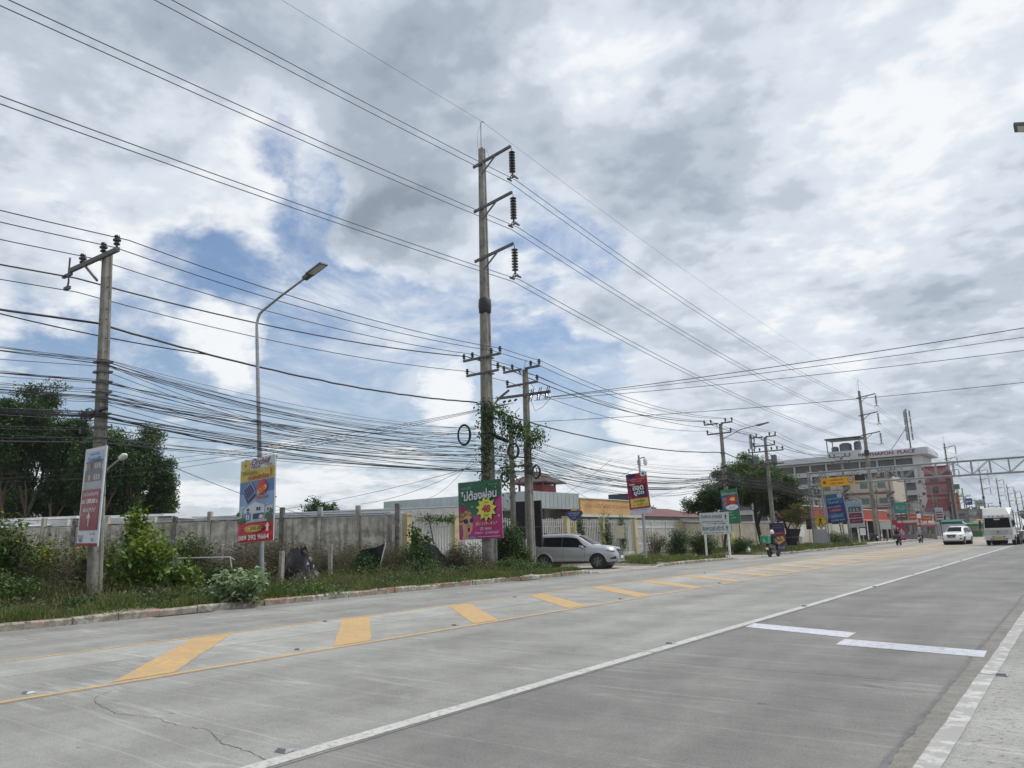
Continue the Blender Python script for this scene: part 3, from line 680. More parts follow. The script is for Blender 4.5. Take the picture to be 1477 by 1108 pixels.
# communication cables: a dense bundle, every cable an object
TG = 'communication cables bundled from pole to pole'
cr_ = random.Random(5)
NT = 40
order = [i/(NT-1) for i in range(NT)]
for k in range(NT):
    u = order[k]; j = lambda s: cr_.uniform(-s, s)
    thick = .015 if cr_.random() < .25 else cr_.uniform(.006, .010)
    tiers = [5.0, 5.4, 6.1, 6.45, 6.75, 7.1]
    za = cr_.choice([4.75, 5.05, 5.35, 5.5, 5.95, 6.15, 6.45, 6.75, 7.0, 7.1])+j(.09)
    zb = 4.7+ (za-4.75)/2.4*2.2+j(.35); zb = min(max(zb, 4.85), 7.3)
    zc = zb*.85+.75+j(.2)
    zd = 5.4+(zb-4.5)/2.8*1.5+j(.2)
    pts = [(-22.25+j(.12), -17, za+j(.2)-.1), (-22.25+j(.05), 9.7, za), (-22.75+j(.15), 27.45, zb), (-22.25+j(.1), 30.9, zc), (-22.15+j(.1), 57.5, zd), (-22.2, 68.7, zd+j(.1)), (-22.2, 95.4, zd+j(.1)-.1), (-22.2, 123, zd+j(.1)-.5), (-22.2, 162, zd-1), (-22.3, 216, zd-1.2), (-22.3, 270, zd-1.8)]
    sg = [cr_.uniform(.2, .7), cr_.uniform(.05, .2) if za < 5.4 else cr_.uniform(.1, .55) if za < 6 else cr_.uniform(.1, .8), .06, cr_.uniform(.35, 1.35), cr_.uniform(.05, .3), cr_.uniform(.2, .8), .5, .5, .7, .7]
    wire('communication_cable', pts, sg, thick, CABLE, ('thicker' if thick > .012 else 'thin')+' black communication cable in the '+('lowest' if za < 5.2 else 'lower middle' if za < 5.75 else 'upper middle' if za < 6.3 else 'topmost')+' tier of the bundle between the roadside poles', TG, n=12, wob=.006)
for k in range(9):       # slack crossing strands near the first span
    a = (-22.3, 9.8, cr_.uniform(5.8, 7)); c = (-22.9, 27.4, cr_.uniform(5.6, 7.2))
    wire('communication_cable', [a, c], [cr_.uniform(.4, 1.0)], .009, CABLE, 'slack black communication cable hanging between the leftmost pole and the vine-covered pole', 'slack communication cables between the leftmost pole and the vine-covered pole', n=16, wob=.01)
# ================================================================== lamps
LEDM = mat('lamp_housing', (.10, .105, .10), .5, .2)
def street_lamp(label, x, y, bend, tip, base_r=.095, tilt=None):
    t = thing('street_lamp', label, 'street lamp', (x, y, .1), 0, 'road lamps', tilt=tilt)
    bx, bz = bend; tx, ty, tz = tip
    b = MB(); pts = [(0, 0, -.3), (0, 0, 2.5), (-.08, 0, bz-1.0), (-.09, 0, bz-.35)]
    pts += [(-.06, .03, bz-.12), (.02, .05, bz+.05), (.16, .1, bz+.17), (tx*.5, ty*.5, bz+(tz-bz)*.55), (tx, ty, tz)]
    b.tube(pts, [base_r, base_r*.9, base_r*.62, base_r*.5, base_r*.5, base_r*.5, base_r*.48, base_r*.45, base_r*.42], 10); b.build('lamp_post', STEEL, t, smooth=True, ang=60)
    d = Vector((tx*.5, ty*.5, (tz-bz)*.45)).normalized(); side = d.cross(Vector((0, 0, 1))).normalized(); up = side.cross(d)
    M_ = Matrix(((d.x, side.x, up.x, tx), (d.y, side.y, up.y, ty), (d.z, side.z, up.z, tz), (0, 0, 0, 1)))
    b = MB(); b.box(-.05, .30, -.10, .10, -.06, .05, M_); b.box(.2, .98, -.17, .17, -.02, .035, M_); b.build('lamp_head', LEDM, t)
    b = MB(); b.box(.30, .92, -.13, .13, -.026, -.021, M_); b.build('led_panel', mat('lamp_lens', (.45, .46, .46), .3), t)
    b = MB(); b.cbox(0, 0, .06, .35, .35, .12); b.build('base_plate', CONC, t)
    return t
l1 = street_lamp('tall grey street lamp with a flat head, holding the blue and red housing advertisement', -22.5, 15.5, (0, 9.65), (2.45, .2, 10.5), tilt=(.066, 0))
# small older lamp beyond the wall
t = thing('street_lamp', 'small white lamp on a short bent arm in front of the big dark trees', 'street lamp', (-30.4, 13.25, -.3)); 
b = MB(); b.tube([(0, 0, 0), (0, 0, 4.4), (.5, .1, 4.9), (1.5, .2, 5.35)], .035, 8); b.build('lamp_post', STEEL, t)
b = MB(); b.lathe([(.03, 0), (.11, .08), (.13, .3), (.05, .48), (.01, .5)], 10, Matrix.Translation((1.45, .2, 5.33)) @ Matrix.Rotation(R(76), 4, 'Y')); b.build('lamp_head', WHITE, t, smooth=True)
# lamp arm on the fourth pole
b = MB(); b.tube([(.1, -.1, 9.0), (1.6, -.1, 9.62), (3.1, -.1, 9.85)], .03, 6); b.build('lamp_arm', DSTEEL, p4)
b = MB(); b.faces([(2.9, -.22, 9.78), (3.1, -.25, 9.75), (3.95, -.2, 9.92), (3.95, .0, 9.92), (3.1, .05, 9.75), (2.9, .02, 9.78), (2.9, -.15, 9.88), (3.9, -.12, 10.0), (3.9, -.08, 10.0), (2.9, -.05, 9.88)], [(0, 5, 4, 1), (1, 4, 3, 2), (6, 7, 8, 9), (0, 1, 2, 7, 6), (3, 4, 5, 9, 8), (2, 3, 8, 7), (5, 0, 6, 9)])
b.build('lamp_head', LEDM, p4)
# lamp on the camera side, only its tip in frame
l2 = street_lamp('street lamp whose head tip alone shows at the upper right edge of the photo', 2.9, 16.3, (0, 8.0), (-1.94, 0, 8.72))
# ================================================================== signs and lettering
def text_mesh(s, bold=0.0, shear=0.0, align='CENTER'):
    cu = bpy.data.curves.new('lettering', 'FONT'); cu.body = s; cu.size = 1; cu.offset = bold; cu.shear = shear; cu.align_x = align; cu.resolution_u = 3
    o = bpy.data.objects.new('tmp', cu); COL.objects.link(o); bpy.context.view_layer.update()
    dg = bpy.context.evaluated_depsgraph_get(); me = bpy.data.meshes.new_from_object(o.evaluated_get(dg), depsgraph=dg)
    V = [tuple(v.co) for v in me.vertices]; F = [tuple(p.vertices) for p in me.polygons]
    bpy.data.objects.remove(o); bpy.data.curves.remove(cu); bpy.data.meshes.remove(me)
    return V, F
def letters(b, s, cx, cz, w, h, y, bold=0.01, shear=0.0, rot=0.0):
    """fit the words into a box w x h centred at (cx, cz), facing -Y at depth y"""
    V, F = text_mesh(s, bold, shear)
    if not V: return
    xs = [v[0] for v in V]; zs = [v[1] for v in V]; x0, x1, z0, z1 = min(xs), max(xs), min(zs), max(zs)
    sx = w/max(x1-x0, 1e-6); sz = h/max(z1-z0, 1e-6)
    if w <= 0: sx = sz
    c, s_ = math.cos(rot), math.sin(rot); P_ = []
    for v in V:
        a = (v[0]-(x0+x1)/2)*sx; e = (v[1]-(z0+z1)/2)*sz
        P_.append((cx+a*c-e*s_, y, cz+a*s_+e*c))
    b.faces(P_, F)
def pane(b, x0, x1, z0, z1, y): b.quad((x0, y, z0), (x1, y, z0), (x1, y, z1), (x0, y, z1))
def poly(b, pts, y): b.poly(*[(p[0], y, p[1]) for p in pts])
def ell(cx, cz, rx, rz, n=20, a0=0, a1=2*math.pi): return [(cx+rx*math.cos(a0+(a1-a0)*k/n), cz+rz*math.sin(a0+(a1-a0)*k/n)) for k in range(n)]
def arrow_up(b, cx, z0, z1, w, y, shaft=.32, head=.42):
    zh = z1-(z1-z0)*head
    poly(b, [(cx-w*shaft/2, z0), (cx+w*shaft/2, z0), (cx+w*shaft/2, zh), (cx+w/2, zh), (cx, z1), (cx-w/2, zh), (cx-w*shaft/2, zh)], y)
def art(name, col, parent, fn, label=None, rough=.45):
    b = MB(); fn(b); return b.build(name, flat('print_%02x%02x%02x' % tuple(int(c*255) for c in col), col, rough, var=.16, scale=1.6, dirt=(tuple(c*.55+.12 for c in col), .30, 1.3)), parent, label=label)
class Board:
    """a printed board; front faces local -Y, origin at its centre; warp bends it a little"""
    def __init__(s, name, label, cat, loc, w, h, rz, lean=0.0, group='roadside advertising boards', warp=.02, frame=(.55, .55, .55), thick=.03, skew=0.0):
        s.t = thing(name, label, cat, loc, rz, group); s.t.rotation_euler = (0, lean, rz)
        s.w, s.h = w, h; s.k = 0; s.warp = warp; s.skew = skew
        b = MB(); b.box(-w/2, w/2, 0, thick, -h/2, h/2); b.build('backing_board', flat('board_back_%d' % int(frame[0]*100), frame, .6), s.t)
        b = MB()
        for x in (-w*.48, w*.48): b.box(x-.02, x+.02, thick, thick+.03, -h/2, h/2)
        for z in (-h*.48, 0, h*.48): b.box(-w*.5, w*.5, thick+.03, thick+.06, z-.02, z+.02)
        b.build('frame', DSTEEL, s.t)
    def layer(s, name, col, fn, rough=.45):
        s.k += 1; y = -.002-.003*s.k
        return art(name, col, s.t, lambda b: fn(b, y), rough=rough)
# ---- sign on the leftmost pole -----------------------------------------------------------------
B = Board('advertising_banner', 'tall narrow red and white property banner with a white arrow, tied to the leftmost pole', 'advertising banner', (-22.17, 9.60, 3.12), 1.42, 2.76, R(-3), lean=R(.9), frame=(.66, .68, .72))
w, h = 1.42, 2.76
B.t.scale = (1.03, 1, 1)
W_, RED_, NAVY, YL = (.66, .69, .74), (.26, .035, .05), (.03, .04, .16), (.75, .62, .06)
B.layer('printed_sky', (.36, .47, .62), lambda b, y: pane(b, -.60, .60, .74, 1.29, y))
B.layer('printed_ground', (.33, .36, .40), lambda b, y: pane(b, -.60, .60, .22, .74, y))
def hs(b, y):
    pane(b, -.56, .56, .42, .66, y); pane(b, -.5, .5, .74, .96, y)
B.layer('printed_house', (.14, .13, .14), hs)
B.layer('printed_roof', (.10, .12, .17), lambda b, y: (poly(b, [(-.58, .66), (.58, .66), (.52, .74), (-.52, .74)], y), poly(b, [(-.1, 1.02), (.58, 1.02), (.52, .96), (-.15, .96)], y), poly(b, [(-.58, .99), (-.1, .99), (-.12, .94), (-.52, .94)], y)))
B.layer('printed_windows', (.42, .40, .38), lambda b, y: [pane(b, x, x+.12, z, z+.15, y) for x in (-.30, .05, .2, .36) for z in (.46, .78)])
B.layer('printed_brickwork', (.28, .13, .10), lambda b, y: (pane(b, -.46, -.16, .77, .93, y), pane(b, -.02, .03, .44, .62, y)))
B.layer('printed_red_panel', RED_, lambda b, y: (pane(b, -.60, .60, -.93, .20, y), pane(b, -.70, .70, -1.38, -1.29, y)))
B.layer('lettering', NAVY, lambda b, y: (letters(b, 'TALAD THAI', 0, 1.20, .62, .06, y), letters(b, 'บ้านกลางสิริ', 0, 1.06, .86, .15, y, .012)))
def wl(b, y):
    letters(b, 'บ้านเดี่ยวหลังสุดท้าย', 0, .06, 1.0, .16, y, .006); letters(b, 'ลด 1,000,000 บ.', 0, -.14, 1.1, .15, y, .03); letters(b, 'เพียง 6.99 ล้าน*', 0, -.36, .86, .14, y, .008)
    b.quad((-.025, y, -.83), (.025, y, -.83), (.025, y, -.44), (-.025, y, -.44)); poly(b, [(-.13, -.60), (0, -.44), (.13, -.60), (.10, -.63), (0, -.51), (-.10, -.63)], y)
    poly(b, ell(-.46, -.50, .02, .02, 8), y)
B.layer('lettering', (.76, .74, .75), wl)
B.layer('lettering', NAVY, lambda b, y: (letters(b, 'โทร. 1750', .36, -1.03, .34, .07, y, .008), letters(b, 'SC', .40, -1.20, .18, .08, y, .02), letters(b, 'VENUE', -.43, -1.10, .34, .06, y, .01), poly(b, [(-.56, -1.15), (-.50, -1.15), (-.43, -1.22), (-.36, -1.15), (-.30, -1.15), (-.43, -1.27)], y)))
# ---- blue and red housing board on the lamp ------------------------------------------------------
B = Board('advertising_board', 'blue and red housing advertisement with flower emblem and phone number on the street lamp', 'advertising board', (-22.22, 14.95, 3.18), 2.14, 2.82, R(-3), lean=R(-1.6), frame=(.62, .63, .64))
def X(u): return -1.07+2.14*u
def Z(v): return 1.41-2.82*v
B.layer('printed_header', (.62, .64, .67), lambda b, y: pane(b, X(0), X(1), Z(.125), Z(0), y))
B.layer('printed_yellow_band', (.62, .46, .08), lambda b, y: pane(b, X(0), X(1), Z(.27), Z(.125), y))
B.layer('printed_sky', (.10, .20, .44), lambda b, y: pane(b, X(0), X(1), Z(.42), Z(.27), y))
B.layer('printed_sky_pale', (.24, .38, .60), lambda b, y: pane(b, X(0), X(1), Z(.56), Z(.42), y))
B.layer('printed_sky_low', (.45, .58, .74), lambda b, y: pane(b, X(0), X(1), Z(.77), Z(.56), y))
B.layer('printed_red_band', (.62, .025, .035), lambda b, y: pane(b, X(0), X(1), Z(1), Z(.77), y))
B.layer('printed_flower', (.66, .48, .06), lambda b, y: [poly(b, ell(X(.17)+.16*math.cos(a), Z(.075)+.125*math.sin(a), .13, .11, 12), y-.0004*i) for i, a in enumerate([R(90+72*k) for k in range(5)])])
B.layer('printed_flower_centre', (.42, .06, .04), lambda b, y: (poly(b, ell(X(.17), Z(.07), .07, .06, 10), y),))
B.layer('lettering', (.19, .03, .14), lambda b, y: (letters(b, 'Orchid', X(.61), Z(.045), 1.16, .23, y, .012, .35), letters(b, 'HAUS', X(.46), Z(.105), .54, .085, y, .02), letters(b, 'HOME', X(.84), Z(.105), .42, .07, y, .0)))
B.layer('lettering', (.06, .05, .03), lambda b, y: (letters(b, 'บ้านหลักล้าน', X(.30), Z(.165), .92, .14, y, .004), ))
B.layer('lettering', (.40, .02, .02), lambda b, y: (letters(b, 'ค่าไฟหลักร้อย', X(.55), Z(.225), 1.30, .18, y, .022), letters(b, '!', X(.91), Z(.195), .07, .27, y, .04)))
B.layer('printed_solar_panel', (.40, .45, .55), lambda b, y: poly(b, [(X(.11), Z(.365)), (X(.36), Z(.29)), (X(.50), Z(.41)), (X(.27), Z(.50))], y))
B.layer('printed_solar_cells', (.02, .03, .14), lambda b, y: (poly(b, [(X(.135), Z(.367)), (X(.35), Z(.302)), (X(.475), Z(.408)), (X(.27), Z(.485))], y), poly(b, [(X(.13), Z(.40)), (X(.16), Z(.40)), (X(.29), Z(.51)), (X(.50), Z(.43)), (X(.50), Z(.45)), (X(.27), Z(.54))], y)))
B.layer('printed_solar_grid', (.22, .26, .42), lambda b, y: [poly(b, [(X(.135+.215*t-.004), Z(.367-.065*t)), (X(.135+.215*t+.008), Z(.367-.065*t)), (X(.27+.205*t+.008), Z(.485-.077*t)), (X(.27+.205*t-.004), Z(.485-.077*t))], y) for t in (.25, .5, .75)])
def star(cx, cz, r0, r1, n, a0=0, sx=1): return [(cx+sx*(r1 if k % 2 else r0)*math.cos(a0+math.pi*k/n), cz+(r1 if k % 2 else r0)*math.sin(a0+math.pi*k/n)) for k in range(2*n)]
B.layer('printed_starburst', (.60, .03, .02), lambda b, y: poly(b, star(X(.68), Z(.365), .30, .20, 13, 0, 1.25), y))
B.layer('printed_price_blob', (.78, .55, .05), lambda b, y: poly(b, [(X(.54), Z(.40)), (X(.80), Z(.335)), (X(.82), Z(.38)), (X(.56), Z(.445))], y))
B.layer('lettering', (.55, .05, .03), lambda b, y: (letters(b, 'ฟรี!', X(.68), Z(.39), .44, .13, y, .03, 0, .2), letters(b, 'โซล่าเซลล์', X(.67), Z(.475), .78, .12, y, .02)))
def leaf_(b, y):
    for cx, cz, r in ((.06, .74, .10), (.16, .73, .10), (.02, .66, .08), (.94, .73, .12), (.86, .71, .10), (.98, .66, .08)): poly(b, ell(X(cx), Z(cz), r*1.5, r*.9, 12), y-.0003*cx)
B.layer('printed_road', (.46, .47, .50), lambda b, y: pane(b, X(.3), X(.85), Z(.77), Z(.745), y))
B.layer('printed_house_wall', (.60, .64, .70), lambda b, y: (poly(b, [(X(.18), Z(.745)), (X(.78), Z(.745)), (X(.78), Z(.575)), (X(.48), Z(.515)), (X(.18), Z(.595))], y), pane(b, X(.80), X(1), Z(.72), Z(.59), y), pane(b, X(0), X(.14), Z(.71), Z(.62), y)))
B.layer('printed_house_shade', (.10, .19, .38), lambda b, y: (pane(b, X(.20), X(.40), Z(.745), Z(.655), y), pane(b, X(.82), X(1), Z(.72), Z(.665), y)))
B.layer('printed_roof', (.30, .36, .48), lambda b, y: (poly(b, [(X(.12), Z(.605)), (X(.48), Z(.505)), (X(.84), Z(.575)), (X(.84), Z(.59)), (X(.48), Z(.525)), (X(.12), Z(.618))], y), poly(b, [(X(.80), Z(.59)), (X(1), Z(.55)), (X(1), Z(.565)), (X(.80), Z(.605))], y)))
B.layer('printed_windows', (.03, .04, .09), lambda b, y: [pane(b, X(a), X(c), Z(e), Z(f_), y) for a, c, f_, e in ((.27, .34, .60, .63), (.27, .34, .64, .65), (.55, .60, .595, .635), (.615, .665, .595, .635), (.45, .76, .668, .735), (.86, .90, .62, .65), (.93, .97, .62, .65))])
B.layer('printed_doors', (.62, .66, .72), lambda b, y: (pane(b, X(.26), X(.30), Z(.735), Z(.675), y), pane(b, X(.32), X(.36), Z(.735), Z(.675), y), poly(b, [(X(.62), Z(.73)), (X(.75), Z(.73)), (X(.75), Z(.70)), (X(.71), Z(.685)), (X(.65), Z(.69))], y)))
B.layer('printed_shrubs', (.07, .13, .03), leaf_)
B.layer('printed_glow', (.66, .34, .04), lambda b, y: poly(b, ell(X(.48), Z(.845), .60, .12, 20), y))
B.layer('printed_glow_centre', (.72, .60, .12), lambda b, y: poly(b, ell(X(.53), Z(.845), .42, .08, 20), y))
B.layer('lettering', (.05, .02, .02), lambda b, y: (letters(b, '500,000', X(.58), Z(.845), .84, .14, y, .025, .3), letters(b, 'ส่วนลด', X(.18), Z(.845), .28, .09, y, .004)))
B.layer('lettering', (.80, .80, .80), lambda b, y: (letters(b, '089 392 9664', X(.50), Z(.945), 1.88, .17, y, .035), arrow_up(b, X(.89), Z(.885), Z(.785), .26, y, .5, .45)))
B.layer('fixing_bolts', (.85, .85, .85), lambda b, y: (poly(b, ell(X(.17), Z(.128), .035, .035, 10), y), poly(b, ell(X(.83), Z(.128), .035, .035, 10), y)))
# ---- green and pink billboard ---------------------------------------------------------------------
B = Board('advertising_board', 'large green and pink advertising board with a shouting woman in sunglasses, on the tall pole', 'advertising board', (-22.68, 27.35, 3.05), 2.55, 2.72, R(3), lean=R(-1.0), frame=(.5, .3, .42), warp=0)
def X(u): return -1.275+2.55*u
def Z(v): return 1.36-2.72*v
GRN, PNK, SKN = (.022, .13, .06), (.42, .02, .17), (.60, .33, .20)
B.layer('printed_pink', PNK, lambda b, y: pane(b, X(0), X(1), Z(1), Z(0), y))
def gr(b, y):
    e = [(X(0), Z(0)), (X(1), Z(0)), (X(1), Z(.27))]
    pts = [(1, .27), (.93, .30), (.86, .36), (.78, .45), (.72, .55), (.60, .57), (.50, .56), (.42, .58), (.36, .63), (.33, .70), (.32, .80), (.0, .80)]
    poly(b, [(X(0), Z(0))]+[(X(u), Z(v)) for u, v in pts[::-1]]+[(X(1), Z(0))], y)
B.layer('printed_green', GRN, gr)
B.layer('printed_pink_corner', PNK, lambda b, y: pane(b, X(0), X(.25), Z(1), Z(.5), y))
def fx(b, y):
    poly(b, [(X(u), Z(v)) for u, v in ((.02, .56), (.10, .50), (.22, .49), (.31, .55), (.33, .68), (.31, .80), (.28, .92), (.20, .88), (.22, 1.0), (.03, 1.0), (.05, .88), (.0, .78))], y)
B.layer('printed_hair', (.22, .10, .05), lambda b, y: (poly(b, [(X(u), Z(v)) for u, v in ((.0, .70), (.01, .58), (.07, .51), (.18, .48), (.28, .50), (.33, .58), (.31, .64), (.20, .58), (.10, .64), (.06, .80), (.05, .92), (.01, .86))], y)))
B.layer('printed_face', SKN, lambda b, y: poly(b, [(X(u), Z(v)) for u, v in ((.07, .70), (.12, .61), (.22, .57), (.31, .62), (.33, .72), (.32, .82), (.27, .91), (.22, .92), (.23, 1.0), (.07, 1.0), (.10, .92), (.10, .84))], y))
B.layer('printed_curls', (.50, .28, .12), lambda b, y: [poly(b, ell(X(cx), Z(cz), .10, .075, 10), y-.0003*i) for i, (cx, cz) in enumerate(((.10, .57), (.18, .53), (.26, .55), (.06, .64), (.04, .72)))])
B.layer('printed_headscarf', (.33, .015, .10), lambda b, y: (poly(b, ell(X(.07), Z(.47), .18, .15, 12), y), poly(b, [(X(.12), Z(.50)), (X(.17), Z(.40)), (X(.20), Z(.50))], y)))
B.layer('printed_sunglasses', (.03, .012, .03), lambda b, y: (poly(b, ell(X(.175), Z(.685), .14, .12, 14), y), poly(b, ell(X(.30), Z(.675), .10, .115, 14), y-.0003), poly(b, [(X(.05), Z(.68)), (X(.15), Z(.65)), (X(.15), Z(.67)), (X(.05), Z(.70))], y-.0006)))
B.layer('printed_mouth', (.22, .01, .02), lambda b, y: poly(b, ell(X(.235), Z(.81), .075, .17, 14), y))
B.layer('printed_teeth', (.7, .65, .62), lambda b, y: poly(b, [(X(.215), Z(.775)), (X(.258), Z(.775)), (X(.25), Z(.795)), (X(.22), Z(.795))], y))
B.layer('printed_shirt', (.22, .22, .42), lambda b, y: poly(b, [(X(.24), Z(1)), (X(.26), Z(.95)), (X(.36), Z(.95)), (X(.46), Z(1))], y))
B.layer('lettering_shadow', (.01, .02, .03), lambda b, y: letters(b, 'ไม่ต้องผ่อน', X(.50), Z(.245), 2.16, .50, y, .05, .1, .05))
B.layer('lettering', (.70, .72, .74), lambda b, y: (letters(b, 'ไม่ต้องผ่อน', X(.49), Z(.235), 2.12, .46, y, .028, .1, .05), poly(b, star(X(.33), Z(.44), .06, .02, 4), y), poly(b, star(X(.88), Z(.13), .04, .02, 4), y), poly(b, star(X(.12), Z(.38), .03, .01, 4), y), poly(b, star(X(.94), Z(.62), .06, .03, 4), y)))
B.layer('lettering', (.30, .42, .34), lambda b, y: (letters(b, 'แสนสิริ', X(.2), Z(.11), .60, .13, y, .004), letters(b, 'โทร. 1685', X(.82), Z(.075), .5, .08, y, .006)))
B.layer('printed_burst_shadow', (.05, .015, .03), lambda b, y: poly(b, star(X(.665), Z(.50), .60, .42, 11, .12, 1.02), y))
B.layer('printed_burst', (.66, .66, .10), lambda b, y: poly(b, star(X(.655), Z(.49), .60, .40, 11, .12, 1.02), y))
B.layer('lettering', (.45, .015, .03), lambda b, y: (letters(b, '48', X(.655), Z(.49), .52, .36, y, .06, .1), ))
B.layer('lettering', (.08, .10, .03), lambda b, y: (letters(b, 'นาน', X(.655), Z(.385), .26, .07, y, .01), letters(b, 'เดือน*', X(.66), Z(.598), .30, .10, y, .02)))
B.layer('lettering', (.78, .60, .14), lambda b, y: letters(b, 'เริ่ม 3.19 - 4 ล.*', X(.66), Z(.735), 1.24, .17, y, .02))
B.layer('lettering', (.74, .60, .66), lambda b, y: (letters(b, 'สิริ เพลส', X(.64), Z(.825), .66, .15, y, .008), letters(b, 'บางนา - สุวรรณภูมิ', X(.65), Z(.90), 1.36, .15, y, .01), b.quad((X(.45), y, Z(.967)), (X(.95), y, Z(.967)), (X(.95), y, Z(.96)), (X(.45), y, Z(.96)))))
# ---- black backs of two boards seen from behind ----------------------------------------------------
BK = mat('black_vinyl', (.006, .006, .009), .6, var=.3, bump=.3, bscale=4)
def black_board(label, loc, w, h, rz, legs, shape=None):
    t = thing('black_sheet_board', label, 'signboard', loc, rz)
    b = MB(); pts = shape or [(-w/2, -h/2), (w/2, -h/2), (w/2, h/2), (-w/2, h/2)]
    n = len(pts); V = [(p[0], 0, p[1]) for p in pts]+[(p[0], .03, p[1]) for p in pts]
    b.faces(V, [tuple(range(n)), tuple(range(2*n-1, n-1, -1))]+[(k, n+k, n+(k+1) % n, (k+1) % n) for k in range(n)]); b.build('sheet', BK, t)
    b = MB(); b.box(-w*.48, w*.48, -.03, 0, -.03, .03); b.build('batten', DSTEEL, t)
    for x in legs: b = MB(); b.box(x-.04, x+.04, .03, .1, -loc[2], h/2); b.build('leg', DSTEEL, t)
black_board('big plain black board standing behind the power poles, left of the silver car', (-23.3, 32.0, 2.25), 1.55, 2.7, R(6), (-.8, .8))
black_board('small black board leaning on the grass beside a thin tree trunk', (-18.55+.15, 60.6, 1.25), 1.25, 1.35, R(0), (-.2,), [(-.5, -.62), (.25, -.62), (.68, .62), (-.25, .66), (-.62, .1)])
# ---- red and blue board with the camera post -------------------------------------------------------
t = thing('camera_pole', 'slim grey pole with a white dome camera at its top, behind the silver car', 'camera pole', (-21.6, 41.8, .1))
b = MB(); b.tube([(0, 0, 0), (0, 0, 3), (-.06, 0, 6.5)], [.10, .085, .06], 10); b.build('post', STEEL, t, smooth=True, ang=60)
b = MB(); b.cbox(0, 0, .1, .5, .5, .22); b.build('footing', CONC, t)
b = MB(); b.beam((-.06, 0, 6.3), (.35, 0, 6.35), .06); b.cbox(-.06, 0, 6.05, .16, .16, .3); b.build('camera_arm', STEEL, t)
b = MB(); b.lathe([(.04, 6.32), (.10, 6.28), (.13, 6.1), (.13, 6.02), (.11, 5.92), (.06, 5.84), (.01, 5.82)], 12, Matrix.Translation((.38, 0, 0))); b.build('dome_camera', WHITE, t, smooth=True)
B = Board('advertising_board', 'red and dark blue advertising board with a yellow price panel, hung on the camera pole', 'advertising board', (-21.68, 41.5, 4.21), 1.52, 2.72, R(2), lean=R(-4.0), frame=(.6, .6, .64)); B.t.scale = (.925, .925, .925)
def X(u): return -.76+1.52*u
def Z(v): return 1.36-2.72*v
B.layer('printed_red', (.38, .012, .035), lambda b, y: pane(b, X(0), X(1), Z(.87), Z(0), y))
B.layer('printed_white_foot', (.52, .58, .66), lambda b, y: pane(b, X(0.05), X(1), Z(1), Z(.87), y))
B.layer('printed_navy', (.03, .012, .10), lambda b, y: (pane(b, X(0), X(.45), Z(.10), Z(.0), y), pane(b, X(.18), X(.90), Z(.59), Z(.27), y)))
B.layer('printed_yellow', (.60, .50, .10), lambda b, y: pane(b, X(.08), X(.94), Z(.82), Z(.62), y))
B.layer('printed_logo', (.6, .66, .68), lambda b, y: poly(b, ell(X(.84), Z(.03), .22, .20, 14), y))
B.layer('printed_emblem', (.02, .08, .09), lambda b, y: (poly(b, ell(X(.84), Z(.025), .09, .07, 10), y), pane(b, X(.825), X(.855), Z(.09), Z(.03), y-.0004)))
B.layer('lettering', (.66, .55, .55), lambda b, y: (letters(b, 'บ้านเดี่ยว บางนา', X(.48), Z(.14), 1.26, .11, y, .01), letters(b, 'พร้อมอยู่', X(.48), Z(.195), .7, .09, y), pane(b, X(.1), X(.38), Z(.285), Z(.25), y)))
B.layer('lettering', (.80, .78, .72), lambda b, y: (letters(b, 'ฮอต', X(.52), Z(.36), .80, .32, y, .03), letters(b, 'ยูนิต', X(.54), Z(.49), .76, .34, y, .03)))
B.layer('lettering', (.14, .08, .02), lambda b, y: letters(b, 'ราคาเดียว', X(.51), Z(.675), .84, .18, y, .02))
B.layer('lettering', (.40, .04, .02), lambda b, y: (letters(b, '4.19', X(.52), Z(.765), .40, .16, y, .03), letters(b, 'เริ่ม', X(.25), Z(.775), .16, .10, y), letters(b, 'ล้าน*', X(.80), Z(.77), .22, .10, y)))
B.layer('lettering', (.45, .05, .09), lambda b, y: letters(b, 'โทร. 085 444 6464', X(.5), Z(.895), 1.1, .07, y, .006))
# ---- white direction sign --------------------------------------------------------------------------
t = thing('direction_sign', 'white two-panel direction sign with black lettering and arrows on two white posts', 'direction sign', (-21.6, 53, .1))
SG = flat('sign_grey_white', (.50, .53, .52), .5)
for (z0, z1, dx) in ((2.32, 3.10, -.04), (1.52, 2.26, .04)):
    b = MB(); b.box(-1.12+dx, 1.12+dx, 0, .04, z0, z1); b.build('sign_panel', SG, t)
for x in (-.85, .92): b = MB(); b.box(x-.06, x+.06, .05, .15, -.1, 3.0); b.build('post', WHITE, t)
INK = (.012, .012, .014)
def dd(b):
    letters(b, 'บ้านพิศาล สุวรรณภูมิ', -.22, 2.80, 1.62, .38, -.004, .02); letters(b, 'BAANPISAN SUVARNABHUMI', -.18, 2.44, 1.66, .10, -.004, .02); arrow_up(b, .86, 2.58, 2.95, .20, -.004, .4, .45); letters(b, '1 กม.', .88, 2.44, .2, .06, -.004)
    letters(b, 'คิงเพาเวอร์ ศรีวารี', -.16, 1.97, 1.66, .36, -.004, .02); letters(b, 'King Power Srivaree', -.12, 1.63, 1.44, .11, -.004, .012); arrow_up(b, .90, 1.78, 2.14, .20, -.004, .4, .45); letters(b, '2 กม.', .92, 1.63, .2, .06, -.004)
art('lettering', INK, t, dd)
